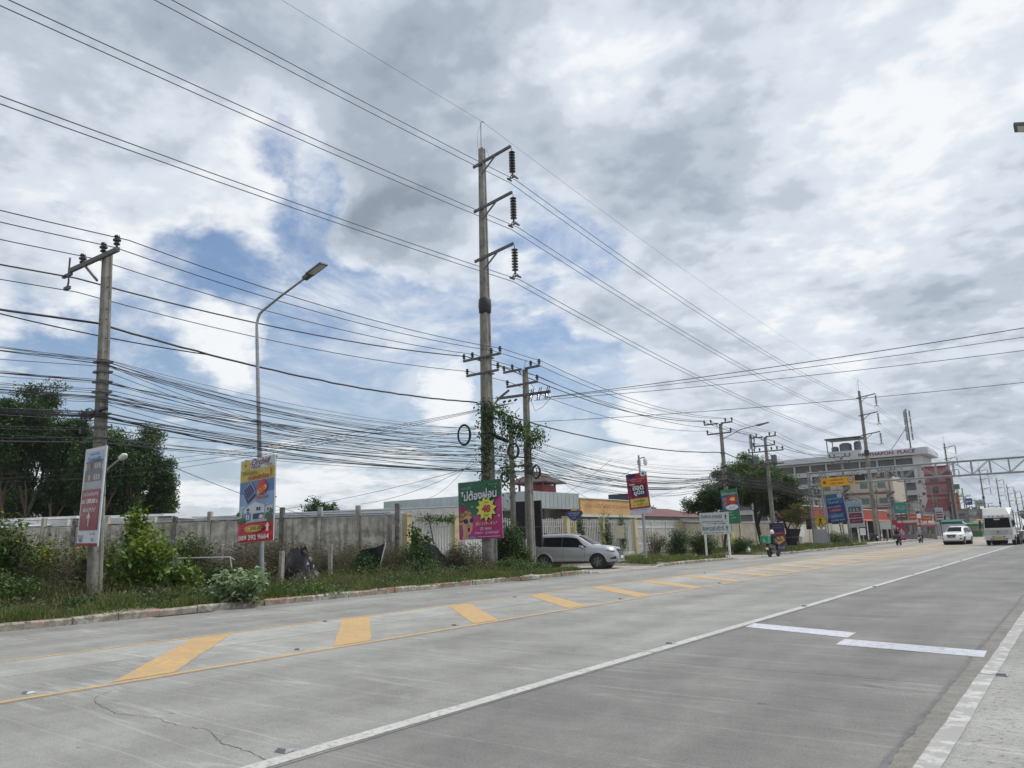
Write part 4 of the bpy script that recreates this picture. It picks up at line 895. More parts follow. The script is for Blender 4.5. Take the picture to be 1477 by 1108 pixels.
# ---- blue heart-shaped street sign -----------------------------------------------------------------
t = thing('street_name_sign', 'small dark blue shield-shaped street name sign with yellow top on a yellow post', 'street sign', (-24.6, 38.6, .1))
b = MB(); b.box(-.06, .06, 0, .1, 0, 2.5); b.build('post', flat('yellow_post', (.55, .42, .13), .6), t)
b = MB(); poly(b, [(-.62, 2.98), (-.52, 2.86), (-.2, 2.62), (0, 2.52), (.2, 2.62), (.52, 2.86), (.62, 2.98), (.55, 3.12), (0, 3.16), (-.55, 3.12)], -.01); V_ = list(b.V)
n = len(V_); b.faces([(v[0], .03, v[2]) for v in V_], [tuple(range(n-1, -1, -1))]); b.build('sign_panel', flat('street_sign_blue', (.025, .045, .13), .5), t)
b = MB(); poly(b, [(-.22, 3.16), (.22, 3.16), (.12, 3.24), (0, 3.34), (-.12, 3.24)], -.012); b.build('crest', flat('crest_yellow', (.6, .42, .05), .5), t)
art('lettering', (.5, .55, .62), t, lambda b: (letters(b, 'ถ.ลาดกระบัง', 0, 3.02, .8, .10, -.016), letters(b, 'Lat Krabang Rd.', 0, 2.88, .62, .07, -.016), letters(b, 'ซอย 9', 0, 2.74, .26, .07, -.016)))
# ---- green board on pole 4 -------------------------------------------------------------------------
B = Board('advertising_board', 'green and blue advertising board with a red oval above the white direction sign', 'advertising board', (-21.95, 57.3, 3.75), 1.35, 2.7, R(0), lean=R(-3.0), frame=(.25, .35, .3))
def X(u): return -.675+1.35*u
def Z(v): return 1.35-2.7*v
B.layer('printed_green', (.015, .15, .06), lambda b, y: pane(b, X(0), X(1), Z(1), Z(.0), y))
B.layer('printed_blue', (.03, .08, .18), lambda b, y: pane(b, X(0), X(1), Z(.62), Z(.17), y))
B.layer('printed_figure', (.45, .16, .10), lambda b, y: (poly(b, ell(X(.2), Z(.30), .17, .17, 12), y), poly(b, ell(X(.22), Z(.45), .15, .26, 12), y-.0003)))
B.layer('printed_figure_shade', (.08, .02, .04), lambda b, y: (poly(b, ell(X(.2), Z(.31), .10, .04, 12), y), poly(b, ell(X(.26), Z(.45), .06, .09, 12), y-.0003)))
B.layer('printed_red_oval', (.48, .015, .03), lambda b, y: poly(b, ell(X(.66), Z(.31), .42, .34, 18), y))
B.layer('printed_white_oval', (.66, .66, .70), lambda b, y: poly(b, ell(X(.60), Z(.53), .50, .22, 18), y))
B.layer('lettering', (.70, .60, .08), lambda b, y: letters(b, '48', X(.66), Z(.30), .42, .28, y, .05))
B.layer('lettering', (.42, .48, .44), lambda b, y: (letters(b, 'ไม่ต้องผ่อน', X(.5), Z(.125), 1.24, .22, y, .02), letters(b, 'บางนา', X(.38), Z(.67), .6, .12, y), letters(b, 'สุวรรณภูมิ', X(.40), Z(.75), .7, .12, y), letters(b, 'โทร. 1685', X(.45), Z(.83), .8, .08, y)))
B.layer('lettering', (.10, .03, .25), lambda b, y: letters(b, 'เริ่ม 3 ลบ.*', X(.6), Z(.54), .5, .16, y, .01))
# ---- standing red banner -----------------------------------------------------------------------------
B = Board('advertising_banner', 'tall dark blue to red advertising banner standing on the grass beside the motorcyclist', 'advertising banner', (-19.35, 60, 1.28), 1.12, 2.2, R(0), lean=R(-2), frame=(.1, .1, .2), group='roadside advertising boards')
def X(u): return -.56+1.12*u
def Z(v): return 1.1-2.2*v
B.layer('printed_navy', (.03, .012, .06), lambda b, y: pane(b, X(0), X(1), Z(.32), Z(0), y))
B.layer('printed_red', (.20, .02, .045), lambda b, y: pane(b, X(0), X(1), Z(.78), Z(.32), y))
B.layer('printed_foot', (.08, .09, .17), lambda b, y: pane(b, X(0), X(1), Z(1), Z(.78), y))
B.layer('printed_tag', (.55, .40, .12), lambda b, y: poly(b, [(X(.28), Z(.52)), (X(.85), Z(.47)), (X(.95), Z(.62)), (X(.55), Z(.76)), (X(.32), Z(.72))], y))
B.layer('lettering', (.28, .22, .35), lambda b, y: (letters(b, 'แอท โฮม', X(.48), Z(.08), .5, .08, y), letters(b, 'บ้านพร้อมอยู่', X(.5), Z(.17), .7, .12, y), letters(b, 'ใกล้สนามบิน', X(.52), Z(.36), .75, .14, y)))
B.layer('lettering', (.10, .03, .02), lambda b, y: letters(b, '1.99', X(.60), Z(.61), .46, .2, y, .03))
B.layer('lettering', (.5, .5, .6), lambda b, y: letters(b, 'ลดทันที', X(.5), Z(.87), .8, .16, y, .02))
# ---- pedestrian warning sign -----------------------------------------------------------------------
t = thing('warning_sign', 'yellow diamond pedestrian warning sign in front of the gantry leg', 'warning sign', (-20.45, 76.6, .1))
b = MB(); b.cyl((0, .05, 0), (0, .05, 2.6), .035); b.build('post', STEEL, t)
b = MB(); poly(b, [(-.72, 2.5), (0, 1.78), (.72, 2.5), (0, 3.22)], 0); b.faces([(-.72, .03, 2.5), (0, .03, 1.78), (.72, .03, 2.5), (0, .03, 3.22)], [(3, 2, 1, 0)]); b.build('sign_panel', flat('warning_yellow', (.62, .40, .03), .5), t)
art('border', INK, t, lambda b: [b.quad(*[(p[0], -.004, p[1]) for p in q]) for q in (((-.67, 2.5), (0, 1.83), (0, 1.88), (-.62, 2.5)), ((0, 1.83), (.67, 2.5), (.62, 2.5), (0, 1.88)), ((.67, 2.5), (0, 3.17), (0, 3.12), (.62, 2.5)), ((0, 3.17), (-.67, 2.5), (-.62, 2.5), (0, 3.12)))])
def walker(b):
    y = -.006; poly(b, ell(0, 2.86, .075, .075, 12), y)
    for q in (((-.06, 2.76), (.08, 2.76), (.06, 2.45), (-.08, 2.45)), ((-.06, 2.74), (-.24, 2.58), (-.20, 2.54), (-.03, 2.66)), ((.06, 2.74), (.24, 2.62), (.21, 2.57), (.04, 2.66)), ((-.08, 2.47), (.02, 2.47), (-.14, 2.10), (-.22, 2.12)), ((-.02, 2.47), (.07, 2.47), (.19, 2.12), (.11, 2.10)), ((-.22, 2.12), (-.14, 2.10), (-.10, 2.08), (-.2, 2.07))): poly(b, q, y)
art('pictogram', INK, t, walker)
# ---- blue and grey boards further along, teal sign -----------------------------------------------
B = Board('advertising_board', 'blue advertising board with white emblem and red stripe right of the yellow pedestrian sign', 'advertising board', (-21.2, 86, 4.05), 1.9, 3.0, R(0), lean=R(-5), frame=(.2, .25, .35))
def X(u): return -.95+1.9*u
def Z(v): return 1.5-3.0*v
B.layer('printed_blue', (.04, .15, .33), lambda b, y: pane(b, X(0), X(1), Z(.34), Z(0), y))
B.layer('printed_deep_blue', (.03, .05, .20), lambda b, y: pane(b, X(0), X(1), Z(1), Z(.34), y))
B.layer('printed_panel', (.07, .17, .33), lambda b, y: pane(b, X(.05), X(.85), Z(.84), Z(.68), y))
B.layer('printed_red_stripe', (.30, .04, .07), lambda b, y: pane(b, X(.1), X(.8), Z(.62), Z(.50), y))
B.layer('printed_emblem', (.45, .55, .62), lambda b, y: poly(b, ell(X(.82), Z(.07), .28, .28, 14), y))
B.layer('lettering', (.42, .50, .60), lambda b, y: (letters(b, 'ศุภาลัย', X(.4), Z(.16), 1.0, .3, y, .01), letters(b, 'วิลล์', X(.42), Z(.28), 1.1, .2, y), letters(b, 'บางนา-ลาดกระบัง', X(.4), Z(.43), 1.4, .24, y, .02), letters(b, '1.99 ล้าน', X(.45), Z(.56), 1.0, .2, y), letters(b, 'โปรดี ฟรีทุกค่า', X(.45), Z(.77), 1.2, .22, y), letters(b, '02 000 0000', X(.48), Z(.92), 1.4, .16, y, .01)))
b = MB(); b.box(-.05, .05, .08, .16, -4.0, 1.3); b.build('post', DSTEEL, B.t)
B = Board('advertising_board', 'grey-framed board with a house picture above dark red panels, right of the blue board', 'advertising board', (-20.9, 93, 3.5), 1.75, 3.0, R(0), lean=R(-2), frame=(.42, .44, .48))
def X(u): return -.875+1.75*u
def Z(v): return 1.5-3.0*v
B.layer('printed_margin', (.40, .41, .45), lambda b, y: pane(b, X(0), X(1), Z(1), Z(0), y))
B.layer('printed_sky', (.24, .36, .44), lambda b, y: pane(b, X(.1), X(.9), Z(.22), Z(.04), y))
B.layer('printed_house', (.09, .10, .11), lambda b, y: pane(b, X(.1), X(.9), Z(.42), Z(.22), y))
B.layer('printed_windows', (.30, .32, .33), lambda b, y: [pane(b, X(a), X(a+.1), Z(.40), Z(.28), y) for a in (.2, .4, .62)])
B.layer('printed_red', (.16, .015, .045), lambda b, y: (pane(b, X(.1), X(.9), Z(.63), Z(.46), y), pane(b, X(.1), X(.9), Z(.85), Z(.66), y)))
B.layer('lettering', (.40, .30, .35), lambda b, y: (letters(b, 'ลด 1,000,000 บ.', X(.5), Z(.55), 1.1, .14, y), letters(b, 'เพียง 6.99 ล้าน*', X(.5), Z(.76), 1.0, .14, y), letters(b, 'โทร. 1750', X(.5), Z(.93), .7, .12, y)))
b = MB(); b.box(-.07, .07, .08, .18, -3.4, 1.3); b.build('post', WHITE, B.t)
t = thing('notice_board', 'tiny white notice on a short post under the grey-framed board', 'notice board', (-20.2, 92.4, .2)); b = MB(); b.box(-.3, .3, 0, .03, .9, 1.7); b.build('sign_panel', WHITE, t); b = MB(); b.box(-.04, .04, .03, .1, 0, 1.0); b.build('post', STEEL, t)
# ---- traffic signals and gantry ----------------------------------------------------------------------
GAL = mat('pale_galvanised', (.31, .325, .335), .55, .3, var=.12, scale=4)
t = thing('sign_gantry', 'grey lattice steel gantry spanning the road on a lattice leg', 'sign gantry', (-22.4, 84, .15))
b = MB()
for x in (-.75, .55):
    for y in (-.4, .4): b.beam((x, y, 0), (x, y, 7.9), .12)
b.build('leg_posts', GAL, t)
b = MB(); zz = 0
for k in range(4):
    z0, z1 = .3+k*1.7, .3+(k+1)*1.7
    for y in (-.4, .4):
        b.beam((-.75, y, z0), (.55, y, z0), .06); b.beam((-.75, y, z0 if k % 2 else z1), (.55, y, z1 if k % 2 else z0), .06)
b.cbox(-.1, 0, .1, 1.9, 1.2, .35); b.build('leg_bracing', GAL, t)
b = MB(); b.box(-.72, .52, -.52, -.46, .3, 1.7); b.build('electrical_box', mat('cabinet_grey', (.40, .41, .42), .6), t)
SP = 30.5
def gz(x): return 7.68+.12*math.sin(math.pi*min(max((x+.75)/SP, 0), 1))
for y in (-.45, .45):
    for dz_ in (0, -1.35):
        b = MB(); b.tube([(-.75+i*SP/20, y, gz(-.75+i*SP/20)+dz_) for i in range(21)], .07, 8); b.build('chord', GAL, t)
b = MB()
for i in range(21):
    x = -.75+i*SP/20
    for y in (-.45, .45):
        b.beam((x, y, gz(x)), (x, y, gz(x)-1.35), .085)
        if i < 20:
            x2 = x+SP/20; a, c = (gz(x), gz(x2)-1.35) if i % 2 else (gz(x)-1.35, gz(x2))
            b.beam((x, y, a), (x2, y, c), .055)
    b.beam((x, -.45, gz(x)), (x, .45, gz(x)), .07); b.beam((x, -.45, gz(x)-1.35), (x, .45, gz(x)-1.35), .07)
b.build('web_bracing', GAL, t)
b = MB()
for x in (SP-2.0, SP-.75):
    for y in (-.4, .4): b.beam((x, y, -.1), (x, y, 7.9), .16)
b.build('far_leg', GAL, t)
t = thing('overhead_sign', 'orange-yellow overhead sign with a round symbol, hung on the left end of the gantry', 'overhead sign', (-20.1, 83.4, 6.75)); t.rotation_euler = (0, R(-1.2), 0)
b = MB(); b.box(-1.68, 1.68, 0, .06, -.46, .44); b.build('sign_panel', flat('orange_sign', (.80, .38, .012), .5), t)
art('lettering', (.22, .05, .01), t, lambda b: (letters(b, 'หยุดตรวจจับ', -.05, .17, 1.3, .28, -.004, .02), letters(b, 'SPEED CAMERA', -.05, -.17, 1.35, .16, -.004, .02), poly(b, star(-1.32, 0, .22, .12, 6), -.004)))
art('symbol_ring', (.10, .03, .02), t, lambda b: poly(b, ell(1.30, .08, .30, .32, 18), -.004)); art('symbol_face', (.5, .47, .50), t, lambda b: poly(b, ell(1.30, .08, .23, .25, 18), -.007)); art('symbol_mark', (.08, .06, .06), t, lambda b: letters(b, '60', 1.30, .08, .26, .2, -.010, .02))
def signal(label, x, y, bend, z, reach, back=True):
    t = thing('traffic_signal', label, 'traffic light', (x, y, .15), 0, 'traffic signals at the crossing')
    b = MB(); b.tube([(0, 0, 0), (0, 0, z-1.1), (.08*reach, 0, z-.5), (.35*reach, 0, z-.15), (reach, 0, z)], .07, 8); b.build('post', DSTEEL, t, smooth=True, ang=60)
    b = MB(); b.box(reach-.15*bend, reach+.95*bend, -.12, .12, z-.22, z+.30); b.build('signal_head', BLACK, t)
    b = MB(); b.box(-.62, -.14, -.15, .15, .95+.8, 4.3); b.build('signal_head', BLACK, t)
    for k in range(3):
        q = MB(); poly(q, ell(-.38, 3.75-.7*k, .15, .15, 12), -.156); q.build('lens', flat(('lens_red', 'lens_amber', 'lens_green')[k], ((.12, .02, .02), (.12, .08, .02), (.02, .08, .05))[k], .3), t)
signal('black traffic light on a curved post left of the gantry leg', -24.1, 86.8, 1, 6.6, 2.2)
t = thing('traffic_signal', 'black traffic light at the right end of the orange overhead sign', 'traffic light', (-17.9, 83.4, 7.0), 0, 'traffic signals at the crossing')
b = MB(); b.box(-.45, .50, -.1, .12, -.28, .28); b.build('signal_head', BLACK, t); b = MB(); b.beam((0, .1, .2), (0, .3, .9), .06); b.build('bracket', STEEL, t)
# ================================================================== old wall and the compound behind
def along(a, c):
    a = Vector(a); c = Vector(c); d = c-a; return math.atan2(d.y, d.x), d.length
WALLM = mat('stained_wall_concrete', (.43, .41, .36), .92, var=.3, scale=1.3, bump=.5, bscale=14, streak=((3.6, 3.6, .30), .85), dirt=((.17, .16, .135), .75, 1.1))
WCAP = mat('blackened_wall_top', (.13, .125, .115), .95, var=.5, scale=2.5, bump=.5, bscale=20, dirt=((.30, .28, .25), .7, 3))
A0, A1 = (-30.9, 30.1), (-78.0, 9.2)
rz, L = along(A0, A1)
t = thing('concrete_wall', 'long old stained concrete wall with square posts above its top, behind the left bushes', 'wall', (A0[0], A0[1], -.2), rz)
b = MB(); n = int(L/2.42); 
for i in range(n): b.box(i*2.42+.2, (i+1)*2.42-.01, -.06, .06, 0, 3.34+random.uniform(-.03, .03))
b.build('wall_panels', WALLM, t)
b = MB()
for i in range(n): b.box(i*2.42+.2, (i+1)*2.42-.01, -.075, .075, 3.37, 3.42+random.uniform(-.02, .03))
b.build('coping', WCAP, t)
for i in range(n+1):
    b = MB(); hh_ = 4.02+random.uniform(-.08, .06) if i not in (6, 9, 11) else 3.75
    ofs = random.uniform(-.015, .015); b.box(i*2.42-.12+.1, i*2.42+.12+.1, -.12, .14, 0, 2.9); b.faces([(i*2.42-.02+ofs, -.1, 2.9), (i*2.42+.22+ofs, -.1, 2.9), (i*2.42+.22+ofs, .12, 2.9), (i*2.42-.02+ofs, .12, 2.9), (i*2.42-.02+ofs*2, -.1, hh_), (i*2.42+.22+ofs*2, -.1, hh_), (i*2.42+.22+ofs*2, .12, hh_), (i*2.42-.02+ofs*2, .12, hh_)], [(4, 5, 6, 7), (0, 1, 5, 4), (1, 2, 6, 5), (2, 3, 7, 6), (3, 0, 4, 7)])
    b.build('post', WALLM if i % 3 else WCAP, t)
# long pale roofs and sheds behind the wall
def mould_wall(name, src):
    m = src.copy(); m.name = name; t = m.node_tree; h = NG(t); b = t.nodes['Principled BSDF']; old = b.inputs['Base Color'].links[0].from_socket
    co = h.n('ShaderNodeTexCoord').outputs['Object']; sp = h.n('ShaderNodeSeparateXYZ'); h.put(sp.inputs[0], co)
    run = h.noise(h.v('MULTIPLY', co, (5.0, 5.0, .35)), 1.0, 7, .7); big = h.noise(co, .9, 5, .65)
    f = h.ss(h.m('ADD', sp.outputs[2], h.m('MULTIPLY', h.m('SUBTRACT', h.m('ADD', run, big), 1.0), 4.4)), 1.6, 3.5)
    c = h.mix(h.m('MULTIPLY', f, .92), old, (.075, .072, .062, 1)); c = h.mix(h.m('MULTIPLY', h.ss(h.noise(co, 2.2, 8, .75), .56, .66), .55), c, (.56, .54, .48, 1))
    h.put(b.inputs['Base Color'], c); return m
WALLM = mould_wall('mouldy_wall_concrete', WALLM)
RW = mat('white_metal_roof', (.72, .73, .74), .5, .1, var=.05, scale=2)
PALEW = mat('pale_render', (.60, .60, .56), .85, var=.08, scale=1.2, dirt=((.40, .38, .34), .5, .8))
CORR = mat('corrugated_metal', (.44, .46, .47), .5, .3, var=.12, scale=1, streak=((14, 14, .4), .25))
def shed(name, label, a, c, depth, z1, m_wall, m_roof, over=.35, rise=.5, th=.22, cat='shed'):
    rz, L = along(a, c); t = thing(name, label, cat, (a[0], a[1], 0), rz)
    b = MB(); b.box(0, L, -depth, 0, 0, z1-.05); b.build('wall', m_wall, t)
    b = MB(); b.faces([(-over, over, z1), (L+over, over, z1), (L+over, -depth-over, z1+rise), (-over, -depth-over, z1+rise), (-over, over, z1+th), (L+over, over, z1+th), (L+over, -depth-over, z1+rise+th), (-over, -depth-over, z1+rise+th)], [(3, 2, 1, 0), (4, 5, 6, 7), (0, 1, 5, 4), (1, 2, 6, 5), (2, 3, 7, 6), (3, 0, 4, 7)]); b.build('roof', m_roof, t)
    return t
shed('shed', 'long low shed whose bright white roof edge shows below the big dark trees', (-82, 10.0), (-53.5, 21.8), -5, 3.78, PALEW, RW, rise=.12, th=.17)
shed('shed', 'second white-roofed shed whose roof edge ends beside the last dark tree', (-51.5, 22.5), (-47.6, 24.6), -5, 3.72, PALEW, RW, rise=.2, th=.16)
shed('shed', 'low lean-to with a white gutter just above the wall at the far left', (-76, 11.5), (-54.5, 20.6), -1.2, 3.32, PALEW, RW, rise=.1, th=.06, over=.1)
shed('warehouse', 'long low warehouse with a grey corrugated roof behind the middle of the old wall', (-47.0, 27.0), (-37.2, 34.8), -8, 3.62, CORR, mat('grey_roof_sheet', (.50, .52, .53), .5, .2, var=.08, streak=((9, 9, 1), .2)), rise=.25, th=.08, cat='warehouse')
shed('warehouse', 'small pale flat-roofed building behind the wall to the right of the blue housing board', (-54, 38.0), (-38, 44), -8, 4.25, PALEW, mat('grey_roof_sheet2', (.42, .44, .45), .5, .2, var=.1), rise=.2, th=.12, cat='building')
t = thing('tiled_roof', 'small orange-brown tiled roof peeping over the wall at the far left', 'roof', (-66, 17.5, 0), R(24)); b = MB(); b.faces([(-3, -1.5, 3.2), (3, -1.5, 3.2), (3, 2, 3.2), (-3, 2, 3.2), (-1.6, .2, 3.95), (1.6, .2, 3.95)], [(0, 1, 5, 4), (1, 2, 5), (2, 3, 4, 5), (3, 0, 4), (3, 2, 1, 0)]); b.box(-2.6, 2.6, -1.2, 1.7, 0, 3.18); b.build('roof', mat('brown_tiles', (.34, .22, .11), .8, var=.2), t)
# office with grey and orange fascia
FAS = mat('grey_fascia_cladding', (.42, .46, .46), .55, .1, var=.06, scale=.7, streak=((3, 3, .3), .15))
ORA = mat('orange_fascia', (.68, .42, .18), .6, var=.10, scale=.6, dirt=((.40, .22, .10), .35, .5))
DARKW = mat('dark_window', (.03, .035, .04), .12, var=.3, coat=.3)
t = thing('office_building', 'low office with a wide grey cladding fascia turning into an orange fascia', 'building', (-36, 50, 0))
b = MB(); b.box(-17.5, 0, 0, 1.0, 4.1, 5.55); b.box(-1.0, 0, 1.0, 7.45, 4.15, 5.55)
for k in range(12): b.box(.0, .02, .25+k*.62, .29+k*.62, 4.2, 5.5)
for k in range(24): b.box(-17.3+k*.72, -17.26+k*.72, -.02, 0, 4.15, 5.5)
b.build('grey_fascia', FAS, t)
b = MB(); b.box(-1.0, .1, 7.5, 19.2, 3.75, 5.1); b.build('orange_fascia', ORA, t)
b = MB(); b.box(-1.0, .16, 7.45, 19.4, 5.12, 5.2); b.box(-1.0, .16, 7.45, 19.4, 3.5, 3.73); b.box(-.02, .14, 19.22, 19.4, 3.73, 5.12); b.build('fascia_trim', mat('trim_offwhite', (.66, .65, .60), .7), t)
b = MB(); letters(b, 'บริษัท เอเชีย โลจิสติกส์ อุตสาหกรรม จำกัด', 0, 0, 10.2, .55, 0, .004); V = [(.11, 13.3+v[0], 4.5+v[2]) for v in b.V]; q = MB(); q.V = V; q.F = b.F; q.M = b.M; q.build('lettering', mat('faded_letter', (.50, .25, .10), .7, var=.3), t)
b = MB(); b.box(-17, -3.2, 1.6, 18, 0, 4.12); b.build('wall', mat('office_wall_shaded', (.30, .31, .32), .8, var=.06, dirt=((.4, .4, .38), .4, .6)), t)  # white wall coloured darker, to put the recess's shade into it
b = MB(); b.box(-17.2, -.9, 1.0, 19, 5.0, 5.1); b.build('roof', CORR, t)
for k in range(6): b = MB(); b.box(-16+k*2.3, -14.6+k*2.3, 1.55, 1.6, .9, 3.0); b.build('window', DARKW, t)
for k in range(6): b = MB(); b.box(-3.2, -3.15, 3+k*2.5, 4.7+k*2.5, .2, 2.9); b.build('window', DARKW, t)
for x, y in ((-.3, .4), (-.3, 7.0), (-.3, 12.5), (-.3, 18.6), (-6, .4), (-12, .4)): b = MB(); b.box(x-.12, x+.12, y, y+.24, 0, 4.14); b.build('column', WHITE, t)
# pavilion tower
t = thing('pavilion', 'small open red pavilion with a dark brown hipped roof rising above the grey fascia', 'pavilion', (-40.9, 57.9, 0), R(8))
RD = mat('red_brown_timber', (.22, .055, .045), .7, var=.2)
b = MB(); b.box(-1.6, 1.6, -1.6, 1.6, 0, 5.6); b.build('base', PALEW, t)
b = MB(); b.box(-1.45, 1.45, -1.45, 1.45, 5.6, 5.78); b.box(-.1, 1.3, -1.2, 1.2, 5.78, 6.6); b.build('cabin', RD, t)
for x in (-1.25, 1.25):
    for y in (-1.25, 1.25): b = MB(); b.box(x-.08, x+.08, y-.08, y+.08, 5.78, 6.9); b.build('post', RD, t)
b = MB(); e, z0, z1 = 2.1, 6.85, 7.95
b.faces([(-e, -e, z0), (e, -e, z0), (e, e, z0), (-e, e, z0), (-.2, 0, z1), (.2, 0, z1), (-e, -e, z0-.1), (e, -e, z0-.1), (e, e, z0-.1), (-e, e, z0-.1)], [(0, 1, 5, 4), (1, 2, 5), (2, 3, 4, 5), (3, 0, 4), (9, 8, 7, 6), (6, 7, 1, 0), (7, 8, 2, 1), (8, 9, 3, 2), (9, 6, 0, 3)])
b.build('roof', mat('dark_roof_tiles', (.085, .055, .055), .8, var=.3, scale=5, bump=.4), t)
b = MB(); b.lathe([(.08, 7.9), (.05, 8.1), (.01, 8.3)], 8); b.build('finial', RD, t)
# picket fence with yellow pillars, gate, beige boundary wall: one thing each
PIL = mat('yellow_pillar_paint', (.58, .50, .29), .8, var=.08, scale=2, dirt=((.35, .30, .2), .5, 1.5))
PKT = mat('white_picket_paint', (.55, .55, .51), .7, var=.1, scale=3, dirt=((.30, .29, .25), .5, 2))
t = thing('picket_fence', 'white picket fence with pale yellow pillars and creeping vines, running behind the silver car', 'fence', (-31, 0, .05))
PY_ = [30.8, 34.9, 39.0, 43.2, 47.5, 52.8, 58.2]
for y in PY_: b = MB(); b.box(-.2, .2, y-.2, y+.2, 0, 3.12); b.box(-.24, .24, y-.24, y+.24, 3.12, 3.2); b.build('pillar', PIL, t)
for ya, yb in zip(PY_[:-1], PY_[1:]):
    b = MB(); y = ya+.25
    while y < yb-.25: b.box(-.02, .02, y-.045, y+.045, .15, 2.98+(.05 if int(y*10) % 3 else 0)); y += .25
    for z in (.5, 2.45, 2.8): b.box(-.035, -.021, ya+.17, yb-.17, z-.04, z+.04)
    b.build('picket_panel', PKT, t)
b = MB(); b.box(-.08, .08, 30.9, 58, 0, .35); b.build('plinth', PALEW, t)
t = thing('sliding_gate', 'wide pale sliding gate with faint horizontal ribs left of the white direction sign', 'gate', (-31, 0, .1))
b = MB(); b.box(-.03, .03, 58.5, 67.0, .15, 2.9); b.build('gate_leaf', mat('gate_cream', (.50, .48, .42), .7, var=.08, scale=1.5, streak=((2, 6, .3), .25)), t)
b = MB()
for z in (.15, .9, 2.3, 2.85): b.box(.031, .06, 58.5, 67.0, z-.05, z+.05)
for y in (58.6, 61.4, 64.3, 66.9): b.box(.061, .09, y-.06, y+.06, .12, 2.92)
for k in range(52): b.box(.031, .045, 58.7+k*.16, 58.74+k*.16, .2, 2.82)
b.build('gate_frame', WHITE, t)
b = MB(); b.box(-.3, .1, 58.0, 67.4, 3.0, 3.1); b.build('overhead_rail', DSTEEL, t)
t = thing('boundary_wall', 'beige rendered boundary wall with yellow pilasters running behind the roadside trees', 'wall', (-31, 0, 0))
BG = mat('beige_wall_panel', (.44, .40, .33), .85, var=.12, scale=.8, dirt=((.24, .21, .17), .6, .7), streak=((3, 3, .3), .25))
b = MB(); b.box(-.1, .1, 67.6, 119, 0, 2.85); b.build('wall_panels', BG, t)
b = MB(); b.box(-.14, .14, 67.6, 119, 2.86, 2.94); b.build('coping', PALEW, t)
y = 67.4
while y < 119: b = MB(); b.box(-.2, .2, y-.2, y+.2, 0, 3.05); b.build('pilaster', PIL, t); y += 5.2
# red-roofed and white buildings behind the gate
t = thing('workshop', 'workshop with a pale wall band and dull red roof behind the gate', 'building', (-38, 70, 0))
b = MB(); b.box(-14, 0, 0, 24, 0, 3.7); b.build('wall', mat('workshop_pale', (.52, .56, .57), .6, var=.06), t)
b = MB(); b.faces([(.4, -.5, 3.75), (.4, 24.5, 3.75), (-7, 24.5, 5.2), (-7, -.5, 5.2), (-14.4, -.5, 3.75), (-14.4, 24.5, 3.75)], [(0, 1, 2, 3), (3, 2, 5, 4), (0, 3, 4), (1, 5, 2)]); b.build('roof', mat('dull_red_roof', (.12, .035, .035), .7, var=.15, scale=1), t)
t = thing('water_tank', 'dark box-shaped water tank on the roofs beside the green tree crown', 'water tank', (-46, 84, 0)); b = MB(); b.box(-1.4, 1.4, -1.4, 1.4, 5.9, 6.9); b.build('tank', mat('tank_dark', (.05, .07, .09), .6), t); b = MB(); [b.box(x-.1, x+.1, y-.1, y+.1, 0, 5.9) for x in (-1.2, 1.2) for y in (-1.2, 1.2)]; b.build('stand', DSTEEL, t)
# ================================================================== vegetation
def leaf_object(name, P, size, m, parent=None, droop=.3, aspect=.45, fold=.25, up=None, seed=0):
    """one mesh of small folded leaves; P is an N x 3 array of leaf centres"""
    rg = np.random.default_rng(seed); P = np.asarray(P, float); N = len(P)
    s = size*rg.uniform(.65, 1.25, N)
    th = rg.uniform(0, 2*np.pi, N); el = rg.normal(-droop, .45, N)
    d = np.stack([np.cos(th)*np.cos(el), np.sin(th)*np.cos(el), np.sin(el)], 1)
    side = np.stack([-np.sin(th), np.cos(th), np.zeros(N)], 1); nrm = np.cross(d, side)
    tw = rg.normal(0, .5, N)[:, None]; side2 = side*np.cos(tw)+nrm*np.sin(tw); nrm = np.cross(d, side2)
    a = (s*.5)[:, None]; w = (s*aspect*.5)[:, None]
    base = P-d*a; tip = P+d*a - np.array([0, 0, 1])*a*.25; l = P-d*a*.1+side2*w+nrm*w*fold; r = P-d*a*.1-side2*w+nrm*w*fold
    V = np.stack([base, l, tip, r], 1).reshape(-1, 3)
    i = np.arange(N)*4; F = np.stack([i, i+3, i+2, i, i+2, i+1], 1).reshape(-1, 3)
    me = bpy.data.meshes.new(name); me.vertices.add(len(V)); me.vertices.foreach_set('co', V.astype(np.float32).ravel())
    me.loops.add(F.size); me.loops.foreach_set('vertex_index', F.astype(np.int32).ravel()); me.polygons.add(len(F))
    me.polygons.foreach_set('loop_start', (np.arange(len(F))*3).astype(np.int32)); me.polygons.foreach_set('loop_total', np.full(len(F), 3, np.int32))
    me.update(); me.validate(); me.materials.append(m)
    o = bpy.data.objects.new(name, me); return link(o, parent)
BARK = mat('bark', (.13, .105, .08), .95, var=.3, scale=8, bump=.6, bscale=30)
BARKD = mat('dark_bark', (.055, .045, .038), .95, var=.3, scale=8, bump=.6)
L_DARK = leafmat('leaves_dark', [(.016, .036, .013), (.03, .066, .02), (.05, .098, .028), (.085, .135, .04)], trans=.15)
L_MID = leafmat('leaves_mid', [(.02, .042, .012), (.04, .078, .02), (.07, .12, .03), (.13, .18, .045)])
L_LIGHT = leafmat('leaves_light', [(.045, .085, .018), (.085, .14, .028), (.14, .20, .042), (.24, .27, .06)])
L_YEL = leafmat('leaves_yellowing', [(.09, .14, .02), (.22, .24, .03), (.42, .33, .03), (.50, .36, .03)])
L_GREY = leafmat('leaves_greygreen', [(.10, .15, .085), (.16, .22, .13), (.24, .30, .19), (.34, .38, .26)])
